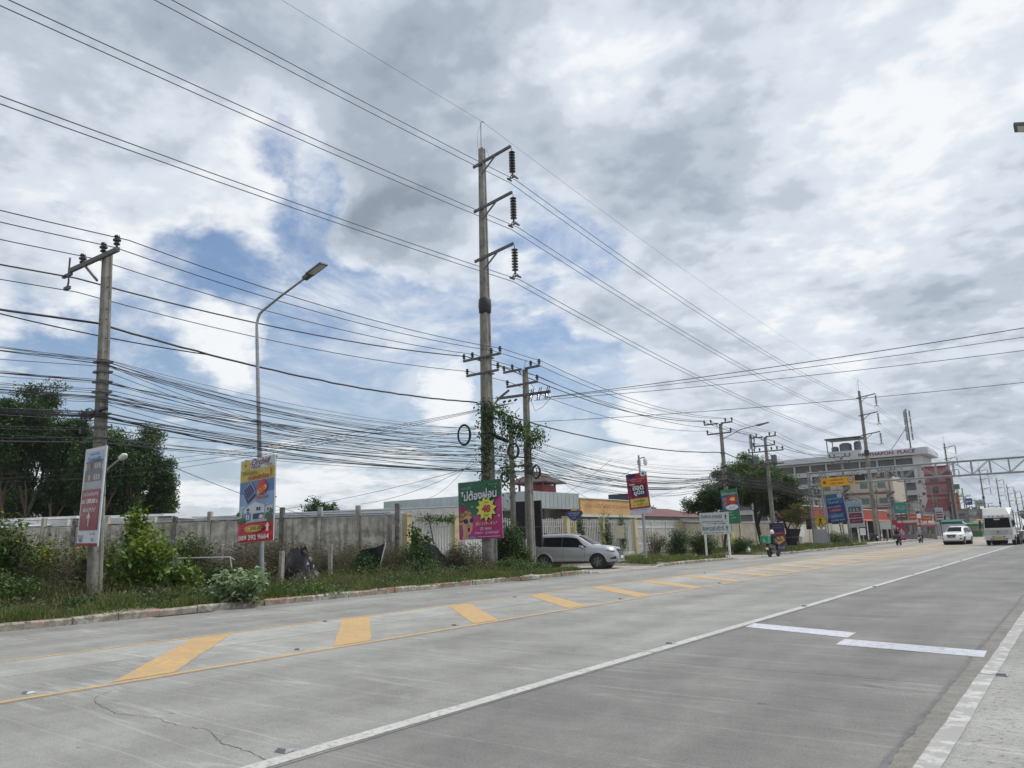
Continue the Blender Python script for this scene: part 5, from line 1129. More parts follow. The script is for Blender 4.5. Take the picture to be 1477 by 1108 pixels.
L_DRY = leafmat('leaves_dry', [(.06, .05, .034), (.11, .09, .06), (.18, .15, .10), (.08, .085, .04)], trans=.1)
GRASS = leafmat('grass_blades', [(.04, .07, .018), (.075, .115, .03), (.13, .15, .05), (.26, .22, .11)])
def tree(label, x, y, h, crown_r, trunk_r, n_leaf, leaf, seed, base=.38, group=None, name='tree', lsize=.28, trunks=1, spread=1.0, clump=.9, bark=None, lean=(0, 0), twig=3):
    rd = random.Random(seed); t = thing(name, label, 'tree', (x, y, 0), 0, group)
    b = MB(); tips = []
    def limb(p, d, L, r, lev):
        pts = [p]; q = p.copy(); dd = d.copy()
        for i in range(4):
            dd = (dd+Vector((rd.uniform(-.16, .16), rd.uniform(-.16, .16), rd.uniform(-.03, .13)))).normalized(); q = q+dd*L/4; pts.append(q.copy())
        b.tube(pts, [r, r*.86, r*.74, r*.62, r*.48], 7 if lev < 2 else 4, cap=False)
        if lev >= twig: tips.append(q); tips.append(pts[3]); return
        nch = rd.randint(3, 4) if lev else rd.randint(5, 7)
        for k in range(nch):
            f = 1.0 if k == 0 else rd.uniform(.35 if lev else .45, .98); i = min(3, int(f*4)); s = pts[i].lerp(pts[min(4, i+1)], f*4-i if i < 4 else 1)
            az = rd.uniform(0, 2*math.pi); tilt = rd.uniform(.35, 1.0)*spread if k else .2
            nd = (Vector((math.cos(az)*math.sin(tilt), math.sin(az)*math.sin(tilt), math.cos(tilt)))+dd*.45).normalized()
            limb(s, nd, L*rd.uniform(.48, .72)*(crown_r/(h*.3) if lev == 0 else 1), r*.5, lev+1)
        if lev == twig-1: tips.append(q)
    for k in range(trunks):
        o = Vector((rd.uniform(-.5, .5)*(trunks > 1)*2.2, rd.uniform(-.5, .5)*(trunks > 1)*2.2, -.1))
        limb(o, Vector((lean[0]+rd.uniform(-.06, .06), lean[1]+rd.uniform(-.06, .06), 1)).normalized(), h*(base+.22), trunk_r*rd.uniform(.8, 1), 0)
    rg = np.random.default_rng(seed); T = np.array([tuple(v) for v in tips])
    zmin = h*base*.7; T = T[T[:, 2] > zmin]; sc = (h*.93-zmin)/(T[:, 2].max()-zmin); rmx = np.quantile(np.hypot(T[:, 0], T[:, 1]), .92); rs = min(1.6, max(.4, crown_r*.92/rmx))
    T[:, 2] = zmin+(T[:, 2]-zmin)*sc; T[:, :2] *= rs
    b.V = [(v[0]*(1+(rs-1)*min(1, max(0, (v[2]-zmin*.5)/(zmin*.5+.01)))), v[1]*(1+(rs-1)*min(1, max(0, (v[2]-zmin*.5)/(zmin*.5+.01)))), v[2] if v[2] < zmin else zmin+(v[2]-zmin)*sc) for v in b.V]
    b.build('trunk', bark or BARK, t, smooth=True)
    wts = rg.uniform(.3, 1.7, len(T)); wts /= wts.sum(); idx = rg.choice(len(T), n_leaf, p=wts)
    off = rg.normal(0, 1, (n_leaf, 3)); off /= np.linalg.norm(off, axis=1)[:, None]; off *= (rg.uniform(0, 1, n_leaf)**.55)[:, None]*clump*rg.uniform(.6, 1.25, len(T))[idx][:, None]
    off[:, 2] *= .62
    leaf_object('crown', T[idx]+off, lsize, leaf, t, seed=seed)
    return t
TG1 = 'big dark trees beyond the old wall'
tree('tall dark tree at the left edge of the photo, the highest of the dark trees', -84, 28.5, 20.3, 5.2, .24, 90000, L_DARK, 3, .18, TG1, lsize=.31, trunks=3, clump=1.35)
tree('dark tree second from the left with a pointed top', -80, 32.5, 16.6, 3.4, .2, 60000, L_DARK, 4, .18, TG1, lsize=.30, trunks=2, clump=1.2)
tree('lower dark tree just left of the leftmost power pole', -77.5, 34.5, 13.0, 2.9, .16, 48000, L_DARK, 14, .18, TG1, lsize=.29, trunks=2, clump=1.15)
tree('rounded dark tree seen just right of the leftmost power pole', -75.6, 34.8, 14.6, 3.7, .2, 75000, L_DARK, 6, .16, TG1, lsize=.30, trunks=3, clump=1.25)
tree('smallest dark tree, at the right end of the group', -74.6, 38.4, 11.2, 2.2, .15, 36000, L_DARK, 8, .18, TG1, lsize=.28, trunks=2, clump=1.05)
tree('dark leafy tree filling the gap low behind the white roofs', -88, 38, 11, 7, .2, 60000, L_DARK, 9, .12, TG1, lsize=.38, trunks=3, clump=1.6)
tree('low dark tree filling the gap above the wall at the left edge of the photo', -94, 29, 11, 8, .2, 60000, L_DARK, 19, .10, TG1, lsize=.38, trunks=3, clump=1.9)
tree('tiny dark treetop just right of the blue housing board, above the old wall', -60, 47, 6.4, 2.2, .16, 4200, L_DARK, 10, .3, lsize=.34, clump=.9)
tree('rounded bushy roadside tree left of the pole behind the white direction sign', -27.6, 69.5, 8.2, 2.9, .17, 22000, L_DARK, 21, .30, 'roadside trees behind the motorcyclist', lsize=.24, clump=.95, bark=BARKD)
tree('largest roadside tree, its bright green crown right of the power pole', -25.6, 74.5, 10.3, 3.5, .22, 34000, L_MID, 22, .26, 'roadside trees behind the motorcyclist', lsize=.26, clump=1.05, bark=BARKD)
tree('roadside tree whose crown meets the large green one on the right', -24.4, 79, 8.6, 3.0, .16, 20000, L_MID, 23, .28, 'roadside trees behind the motorcyclist', lsize=.25, clump=.95, bark=BARKD)
tree('thin-trunked small tree with a brownish crown beside the little black board', -20.3, 68.5, 4.4, 1.0, .09, 1500, leafmat('leaves_brownish', [(.05, .08, .02), (.10, .10, .03), (.18, .10, .04)]), 24, .5, None, lsize=.2, clump=.55, bark=BARK)
def shrub(label, x, y, h, w, n, leaf, lsize, seed, group='shrubs on the overgrown verge', stems=9, name='shrub', aspect=.5, cat='bush', top=None, droop=.3, shape=1.0, z=.1):
    lsize *= .84; n = int(n*1.35)
    rd = random.Random(seed); rg = np.random.default_rng(seed); t = thing(name, label, cat, (x, y, z), 0, group); b = MB(); T = []
    for k in range(stems):
        az = rd.uniform(0, 6.28); rr = w*.5*rd.uniform(.15, 1); hh_ = h*rd.uniform(.55, 1)*(1-.35*(rr/(w*.5))**2)
        tip = Vector((math.cos(az)*rr, math.sin(az)*rr*.8, hh_)); ba = Vector((math.cos(az)*rr*.35, math.sin(az)*rr*.3, -.05)); mid = ba.lerp(tip, .55)+Vector((rd.uniform(-.1, .1), rd.uniform(-.1, .1), .08*h))
        b.tube([ba, mid, tip], [.018*h+.006, .012*h+.004, .005], 5, cap=False)
        for f in np.linspace(.18, 1.0, 9):
            p = ba.lerp(mid, f/.55) if f < .55 else mid.lerp(tip, (f-.55)/.45); T.append(tuple(p))
    b.build('stems', BARK, t)
    T = np.array(T); idx = rg.integers(0, len(T), n); off = rg.normal(0, 1, (n, 3))*np.array([w*.11, w*.11, h*.075])*shape
    P = T[idx]+off; P[:, 2] = np.abs(P[:, 2])+.02
    leaf_object('foliage', P, lsize, leaf, t, seed=seed, aspect=aspect, droop=droop)
    if top:
        hi = P[P[:, 2] > np.quantile(P[:, 2], .80)]; k = rg.choice(len(hi), min(top, len(hi)), replace=False); leaf_object('yellow_leaves', hi[k]+rg.normal(0, .05, (len(k), 3)), lsize*1.05, L_YEL, t, seed=seed+1, aspect=aspect)
    return t
SG_ = 'shrubs on the overgrown verge'
shrub('tall leafy bush at the left edge of the photo', -24.6, 8.2, 2.7, 2.4, 2600, L_MID, .17, 31, top=60)
shrub('yellow-topped bush between the left edge bush and the leftmost pole', -26.2, 10.0, 2.1, 2.0, 1900, L_MID, .15, 32, top=260)
shrub('low bush with a few yellow leaves just left of the leftmost pole', -25.6, 11.4, 2.0, 1.6, 1300, L_MID, .15, 33, top=130)
shrub('small leafy bush low at the left edge of the photo', -21.8, 7.7, 1.2, 1.6, 1500, L_MID, .13, 34)
shrub('big broad-leaved light green bush just right of the leftmost pole', -23.0, 11.6, 2.2, 2.3, 2300, L_LIGHT, .20, 35, aspect=.62, stems=12, top=60)
shrub('tallest light green shoot rising beside the leftmost pole up to the wall top', -24.3, 11.9, 3.0, 1.3, 1250, L_LIGHT, .21, 36, aspect=.6, stems=5, top=50)
shrub('knee-high light green plant in front of the torn grey sheet', -22.2, 12.6, 1.3, 1.3, 900, L_LIGHT, .17, 37, aspect=.6)
shrub('leafy green bush behind the white pipe frame', -25.2, 14.4, 2.2, 2.0, 2000, L_MID, .15, 38)
shrub('yellowing bush behind the torn grey sheet', -26.5, 13.6, 2.2, 1.2, 700, L_MID, .15, 39, top=220)
shrub('low leafy bush at the foot of the white pipe frame', -22.9, 14.2, 1.1, 1.6, 1200, L_MID, .14, 40)
shrub('grey-green broad-leaved plant growing out over the kerb beneath the blue housing board', -18.75, 12.1, 1.12, 1.55, 820, L_GREY, .19, 41, aspect=.72, stems=13, droop=-.35)
shrub('dark green bush between the two black tarpaulins', -24.2, 21.8, 1.35, 1.7, 2200, L_DARK, .13, 42, stems=12)
shrub('tall climbing plant with large leaves in front of the white fence', -25.4, 26.0, 2.6, 1.1, 800, L_MID, .24, 43, aspect=.7, stems=5)
shrub('dark bush under the tall climbing plant', -23.9, 24.6, 1.5, 2.2, 2700, L_MID, .12, 44, stems=12)
shrub('low bush left of the green and pink board', -23.0, 24.0, 1.1, 1.8, 2000, L_DARK, .12, 45)
shrub('bush beside the collapsed dark tarpaulin', -26.4, 27.0, 1.7, 1.9, 2200, L_MID, .13, 46)
shrub('dense dark green bush right of the tall pole below the green and pink board', -22.4, 28.9, 2.5, 2.2, 7500, L_DARK, .12, 47, stems=18)
shrub('lighter leaf tuft crowning the dense bush beside the tall pole', -22.9, 29.6, 2.95, 1.4, 1700, L_LIGHT, .10, 48, stems=9)
shrub('leafy bush in front of the tail of the silver car', -21.9, 29.6, 1.3, 1.3, 2200, L_MID, .12, 49, stems=12)
shrub('low green bush at the kerb by the foot of the tall pole', -20.9, 27.6, .75, 1.9, 1700, L_MID, .12, 50)
shrub('spiky low bush in front of the fence just right of the silver car', -27.5, 47.8, 1.45, 2.1, 2200, L_DARK, .15, 51, aspect=.25, droop=-.5)
shrub('bush between the gate and the white direction sign', -24.6, 52.6, 2.0, 2.6, 3400, L_DARK, .15, 52, stems=14)
shrub('leafy bush behind the posts of the white direction sign', -22.9, 53.6, 1.9, 2.4, 3400, L_MID, .15, 53, stems=14)
shrub('brownish bush left of the direction sign bush', -27.0, 53.6, 2.2, 2.0, 1600, L_DRY, .15, 54, top=60)
shrub('dark low bush behind the motorcyclist', -23.0, 62.0, 1.3, 3.2, 2600, L_DARK, .15, 55)
shrub('low bush at the foot of the pole behind the direction sign', -21.4, 57.0, 1.3, 1.8, 1800, L_MID, .14, 56)
shrub('clump of grassy bush left of the footway beyond the gantry', -23.6, 96, 1.5, 5.0, 2400, L_MID, .2, 57)
# dry brush: tangled stems and dead leaves nobody could count
def scatter_leaves(name, label, cat, boxes, leaf, size, aspect, droop, seed, kind='stuff'):
    rg = np.random.default_rng(seed); PP = []
    for (x0, x1, y0, y1, h, n) in boxes:
        c = rg.uniform(0, 1, (n, 3)); k = rg.integers(0, max(3, int((x1-x0)*(y1-y0)*.8)), n)
        cx = rg.uniform(x0, x1, 400)[k % 400]; cy = rg.uniform(y0, y1, 400)[k % 400]; hh_ = (h*rg.uniform(.45, 1, 400))[k % 400]
        x = cx+rg.normal(0, .38, n); y = cy+rg.normal(0, .38, n); z = .12+hh_*rg.beta(1.4, 1.6, n)*np.exp(-(((x-cx)**2+(y-cy)**2)/.9))
        PP.append(np.stack([x, y, z], 1))
    o = leaf_object(name, np.concatenate(PP), size, leaf, None, seed=seed, aspect=aspect, droop=droop)
    return tag(o, label, cat, kind=kind)
scatter_leaves('dry_brush', 'tangled dry brown brush and dead stems in front of the old wall', 'brush', [(-29.5, -23.5, 8.5, 13.5, 2.4, 34000), (-31.5, -23.6, 14.0, 20, 2.3, 50000), (-31.5, -24.4, 20, 27.0, 2.1, 50000), (-24.6, -22.2, 24.6, 27.2, 1.7, 12000), (-30, -27, 26, 30, 1.1, 6000), (-24.5, -21, 60, 66, .9, 3000), (-22.6, -19.5, 5, 29, .55, 9000)], L_DRY, .17, .10, -.3, 61)
scatter_leaves('dark_undergrowth', 'dark green undergrowth mixed with the dry brush along the old wall', 'undergrowth', [(-30, -23, 5, 14, .95, 9000), (-30, -22.5, 14, 30, .85, 16000), (-24.5, -20.6, 20, 30.2, .55, 9000), (-22.8, -19.6, 4, 14, .45, 8000), (-22.4, -19.4, 4, 29, .62, 15000)], L_DARK, .11, .45, .1, 62)
scatter_leaves('tall_weeds', 'tall thin weeds and seed stalks standing in front of the bushes', 'weeds', [(-24.5, -20.2, 5, 29, .95, 15000), (-22.5, -20, 4, 29, .6, 9000), (-28, -21, 38, 48, .7, 5000), (-26, -20, 57, 84, .7, 5000)], leafmat('stalks', [(.05, .065, .025), (.10, .11, .04), (.19, .17, .09), (.06, .09, .03)]), .22, .07, -1.1, 65)
scatter_leaves('broadleaf_weeds', 'low broad-leaved weeds spreading between the kerb and the bushes', 'weeds', [(-22.0, -19.0, 3.5, 12, .30, 9000), (-20.5, -18.75, 12, 15.5, .45, 3500), (-21.5, -19.1, 16, 29.3, .24, 7000), (-24, -19.4, 38, 48, .30, 4500), (-22, -19.2, 56, 85, .28, 4200)], L_MID, .085, .6, .05, 63)
def grass_band(label, boxes, seed, hmax):
    rg = np.random.default_rng(seed); PP = []; HH = []
    for (x0, x1, y0, y1, n, h) in boxes:
        x = rg.uniform(x0, x1, n); y = rg.uniform(y0, y1, n)
        m = np.sin(x*2.3+y*1.1)+np.sin(x*.9-y*1.9+1)+np.sin(y*3.1+x*1.7)*.6; keep = (m+rg.normal(0, .8, n)) > -.15
        x, y, m = x[keep], y[keep], m[keep]; PP.append(np.stack([x, y], 1)); HH.append(h*(.55+.25*np.clip(m, -1, 2))*rg.uniform(.5, 1.3, len(x)))
    P = np.concatenate(PP); H = np.concatenate(HH); N = len(P); z = np.array([hgt(float(a), float(c)) for a, c in P])
    th = rg.uniform(0, 2*np.pi, N); w = .011+.00035*np.hypot(P[:, 0], P[:, 1]); bend = H*rg.uniform(.1, .9, N)
    dx, dy = np.cos(th), np.sin(th); a2 = rg.uniform(0, 2*np.pi, N)
    V = np.stack([np.stack([P[:, 0]-dx*w, P[:, 1]-dy*w, z-.01], 1), np.stack([P[:, 0]+dx*w, P[:, 1]+dy*w, z-.01], 1), np.stack([P[:, 0]+np.cos(a2)*bend, P[:, 1]+np.sin(a2)*bend, z+H], 1)], 1).reshape(-1, 3)
    F = np.arange(3*N).reshape(-1, 3); me = bpy.data.meshes.new('grass'); me.vertices.add(len(V)); me.vertices.foreach_set('co', V.astype(np.float32).ravel())
    me.loops.add(F.size); me.loops.foreach_set('vertex_index', F.astype(np.int32).ravel()); me.polygons.add(N); me.polygons.foreach_set('loop_start', (np.arange(N)*3).astype(np.int32)); me.polygons.foreach_set('loop_total', np.full(N, 3, np.int32)); me.update(); me.materials.append(GRASS)
    o = bpy.data.objects.new('grass', me); link(o); tag(o, label, 'grass', kind='stuff')
scatter_leaves('dry_grass', 'dead straw-coloured grass and leaf litter spilling over the kerb edge', 'dry grass', [(-21.5, -18.5, 3, 29, .12, 16000), (-26, -18.6, 37.5, 48, .14, 6000), (-24, -18.7, 56, 86, .16, 6000)], leafmat('straw', [(.10, .085, .05), (.20, .165, .09), (.30, .24, .14)]), .13, .10, .0, 64)
grass_band('rough grass growing along the kerb and across the verge', [(-23, -18.66, 2, 29.8, 88000, .27), (-30.5, -23, 4, 30.5, 26000, .30), (-30.5, -18.7, 37.2, 48.3, 30000, .26), (-30, -18.7, 56, 88, 34000, .28), (-26, -21.5, 86, 112, 6000, .3), (-19.2, -18.52, 2, 29.5, 16000, .20), (-18.7, -18.42, 12, 27, 3000, .14)], 71, .3)
# vines on the poles and on the fence
def vine(label, pts, n, spread, leaf, seed, size=.14, host=None):
    rg = np.random.default_rng(seed); t = thing('climbing_vine', label, 'vine', pts[0], 0, 'vines climbing the poles and fence'); P0 = np.array(pts[0]); A = np.array(pts)-P0
    b = MB(); b.tube([tuple(a) for a in A], .012, 4, cap=False); b.build('stems', BARK, t)
    s = rg.uniform(0, len(A)-1.001, n); i = s.astype(int); f = (s-i)[:, None]; P = A[i]*(1-f)+A[i+1]*f+rg.normal(0, 1, (n, 3))*np.array(spread); leaf_object('foliage', P, size, leaf, t, seed=seed, aspect=.7, droop=.5)
vine('vine covering the shaft of the tall pole where the cables meet', [(-22.4, 27.5, 3.6), (-22.3, 27.45, 5.2), (-22.2, 27.45, 6.6), (-22.3, 27.5, 8.1)], 900, (.26, .14, .25), L_DARK, 81)
vine('vine trailing along the thick black cable right of the tall pole', [(-22.3, 27.6, 8.0), (-21.8, 27.9, 7.6), (-21.3, 28.2, 7.0), (-20.9, 28.5, 6.5)], 1100, (.26, .2, .25), L_MID, 82)
vine('vine hanging in loose strands low between the two tall poles', [(-21.9, 28.2, 7.1), (-21.9, 28.3, 6.0), (-21.8, 28.4, 5.0), (-22.0, 28.6, 4.3)], 560, (.30, .2, .40), L_MID, 83, .13)
vine('feathery vine tuft on the switch gear pole', [(-22.5, 30.8, 4.8), (-22.3, 30.8, 6.2), (-21.9, 30.8, 6.9), (-21.5, 30.8, 6.7)], 900, (.28, .18, .28), L_MID, 84, .12)
vine('widest dark vine draped over the fence behind the silver car', [(-30.9, 53.1, 3.3), (-30.8, 53.0, 2.2), (-30.8, 53.4, .8)], 900, (.06, .45, .35), L_DARK, 85, .15)
vine('narrow dark vine draped over the fence above the bonnet of the silver car', [(-30.9, 49.3, 3.0), (-30.8, 49.1, 2.2), (-30.8, 49.4, 1.2)], 520, (.06, .28, .3), L_DARK, 86, .15)
vine('green vine on the fence between the car and the yellow pillar', [(-30.9, 55.8, 3.2), (-30.8, 55.6, 2.2), (-30.8, 55.9, 1.0)], 480, (.06, .28, .35), L_MID, 87, .15)
vine('small vine on top of the fence behind the tall climbing plant', [(-30.9, 31.6, 3.05), (-30.85, 33.0, 3.0), (-30.9, 34.6, 2.95)], 420, (.08, .35, .14), L_MID, 88, .14)
# ---- odds and ends on the verge
POSTC = mat('old_post_concrete', (.36, .34, .30), .9, var=.25, scale=5, bump=.4)
for x, y, h, tl, lb in ((-25.0, 8.9, 1.9, .06, 'old concrete fence post among the bushes at the left edge'), (-26.6, 16.4, 1.75, .03, 'old concrete fence post in the dry brush left of the blue housing board'), (-23.4, 16.9, 1.45, .0, 'old concrete fence post directly right of the street lamp'), (-24.0, 16.3, 1.1, .3, 'leaning stump of fence post against the black tarpaulin'), (-25.2, 20.6, 1.65, -.01, 'old concrete fence post right of the large black tarpaulin'), (-22.2, 30.2, 1.65, .01, 'pale fence post in front of the dense dark bush')):
    t = thing('fence_post', lb, 'post', (x, y, 0), random.uniform(0, .5), 'old concrete fence posts', tilt=(0, tl)); b = MB(); b.box(-.07, .07, -.07, .07, -.2, h); b.build('post_shaft', POSTC, t)
t = thing('pipe_frame', 'broken white pipe frame with a dangling leg, right of the leftmost pole', 'pipe frame', (-25.1, 11.9, -.1))
b = MB(); b.tube([(-.5, -.2, 1.42), (2.2, 2.6, 1.40), (2.3, 2.7, 1.30)], .022, 6); b.build('rail', WHITE, t); b = MB(); b.tube([(2.2, 2.6, 1.40), (2.55, 2.6, .35)], .02, 6); b.build('leg', WHITE, t); b = MB(); b.tube([(.9, .3, 1.3), (1.5, .2, .1)], .015, 5); b.build('leg', WHITE, t)
TARP = mat('black_tarp', (.010, .011, .014), .4, var=.5, scale=3, bump=.8, bscale=5)
TGREY = mat('torn_grey_sheet', (.20, .21, .20), .6, var=.5, scale=3, bump=.5, dirt=((.03, .03, .035), .8, 2.5))
def crumple(name, label, c, sx, sy, h, m, seed, ridge=None, cat='tarpaulin', rzz=0.0, spikes=.13):
    rd = random.Random(seed); t = thing(name, label, cat, c, rzz); N = 17; V = []; F = []
    for j in range(N):
        for i in range(N):
            u, v = i/(N-1)*2-1, j/(N-1)*2-1; e = max(0, 1-abs(u)**1.7)*max(0, 1-abs(v)**1.8); px_ = ridge or 0
            z = h*e**.6*(.72+.28*math.cos((u-px_)*2.4))+rd.uniform(-spikes, spikes)*h*e**.5+.06*h*math.sin(u*9+v*4)*e
            V.append((u*sx*.5+rd.uniform(-.06, .06)*sx*e, v*sy*.5+rd.uniform(-.05, .05)*sy*e, max(z, .01)))
    for j in range(N-1):
        for i in range(N-1):
            a = j*N+i
            if rd.random() < .03: continue
            F.append((a, a+1, a+N+1, a+N))
    b = MB(); b.faces(V, F); b.build('sheet', m, t, smooth=True, ang=50); return t
t = crumple('black_tarpaulin', 'large heap of crumpled black tarpaulin right of the street lamp', (-23.6, 17.9, .1), 1.7, 1.0, 1.5, TARP, 5, -.2, rzz=.4)
crumple('black_tarpaulin', 'low crumpled black sheeting trailing at the foot of the large tarpaulin heap', (-22.9, 17.3, .08), 1.2, .8, .55, TARP, 6, 0, rzz=.2)
crumple('torn_sheet', 'torn grey and black sheet slumped below the white pipe frame', (-24.2, 13.0, .3), 1.3, .8, 1.4, TGREY, 7, .3, 'torn sheet', rzz=.7, spikes=.3)
crumple('black_tarpaulin', 'sagging dark tarpaulin among the bushes left of the green and pink board', (-24.9, 25.9, .5), 2.3, .9, 1.0, TARP, 8, .4, rzz=.7)
t = thing('leaning_tarpaulin', 'black sheet on a leaning white pipe, left of the tall climbing plant', 'sheet frame', (-24.2, 22.4, 0), .4)
b = MB(); b.faces([(-1.0, .1, 1.35), (-.2, .05, 1.45), (.28, 0, 1.62), (.1, 0, .9), (-.1, -.02, .2), (-.5, .1, .4), (-.8, .2, .75)], [(0, 6, 1), (1, 6, 3), (1, 3, 2), (6, 5, 3), (5, 4, 3)]); b.build('sheet', TARP, t)
b = MB(); b.tube([(.30, -.02, 1.65), (-.12, -.05, .0)], .022, 6); b.build('pipe', WHITE, t); b = MB(); b.tube([(-.05, -.1, .42), (.75, -.15, .75), (.35, -.2, .05)], .025, 5); b.build('pipe', mat('old_timber', (.30, .26, .2), .8), t)
t = thing('leaning_stick', 'thin dark pole leaning over the bushes in front of the white fence', 'stick', (-25.0, 26.5, .8)); b = MB(); b.tube([(-.5, .3, 1.95), (-.35, .2, 1.8), (.15, 0, .7)], .03, 5); b.build('stick', BARKD, t); 
b = MB(); b.tube([(.15, -.05, .6), (-.5, -.3, .1)], .02, 5); b.build('pipe', WHITE, t)
t = thing('fence_notice', 'small pale yellow notice board on the fence above the bonnet of the silver car', 'notice board', (-29.5, 52.9, 0)); b = MB(); b.box(-.4, .4, 0, .04, 1.5, 2.5); b.build('sign_panel', mat('notice_cream', (.55, .52, .36), .7, dirt=((.4, .38, .3), .6, 3)), t); b = MB(); b.box(-.04, .04, .04, .1, 0, 1.6); b.build('post', DSTEEL, t)
t = thing('plastic_bag', 'crumpled white plastic bag lying at the foot of the pole behind the direction sign', 'plastic bag', (-20.9, 57.2, .1)); q = crumple('plastic_bag', 'white plastic litter lying by the driveway in front of the gate', (-24.9, 48.0, .12), .9, .6, .3, WHITE, 12, cat='litter')
b = MB(); b.lathe([(.05, 0), (.22, .1), (.28, .3), (.16, .55), (.05, .7), (.09, .8)], 9); b.build('bag', WHITE, t)
t = thing('yellow_bundle', 'small pale yellow bundle tied low on the pole behind the direction sign', 'bundle', (-21.9, 57.1, .1)); b = MB(); b.lathe([(.05, .6), (.18, .8), (.2, 1.2), (.08, 1.6), (.03, 1.7)], 8); b.build('bundle', flat('pale_yellow', (.55, .50, .20), .7), t)
b = MB(); rd = random.Random(9)
for k in range(260):
    x, y = -18.75-rd.random()**2*3.0, rd.choice([rd.uniform(37, 48), rd.uniform(4, 29), rd.uniform(30, 37)]); s = rd.uniform(.02, .07); z = max(hgt(x, y), 0)
    b.faces([(x+s*math.cos(a)*rd.uniform(.6, 1.2), y+s*math.sin(a)*rd.uniform(.6, 1.2), z+.0) for a in (0, 2.1, 4.2)]+[(x, y, z+s*rd.uniform(.5, 1.0))], [(0, 1, 3), (1, 2, 3), (2, 0, 3)])
tag(b.build('rubble', mat('rubble_stone', (.33, .31, .27), .9, var=.3, scale=30)), 'scattered stones and bits of broken concrete along the edge of the verge', 'rubble', kind='stuff')
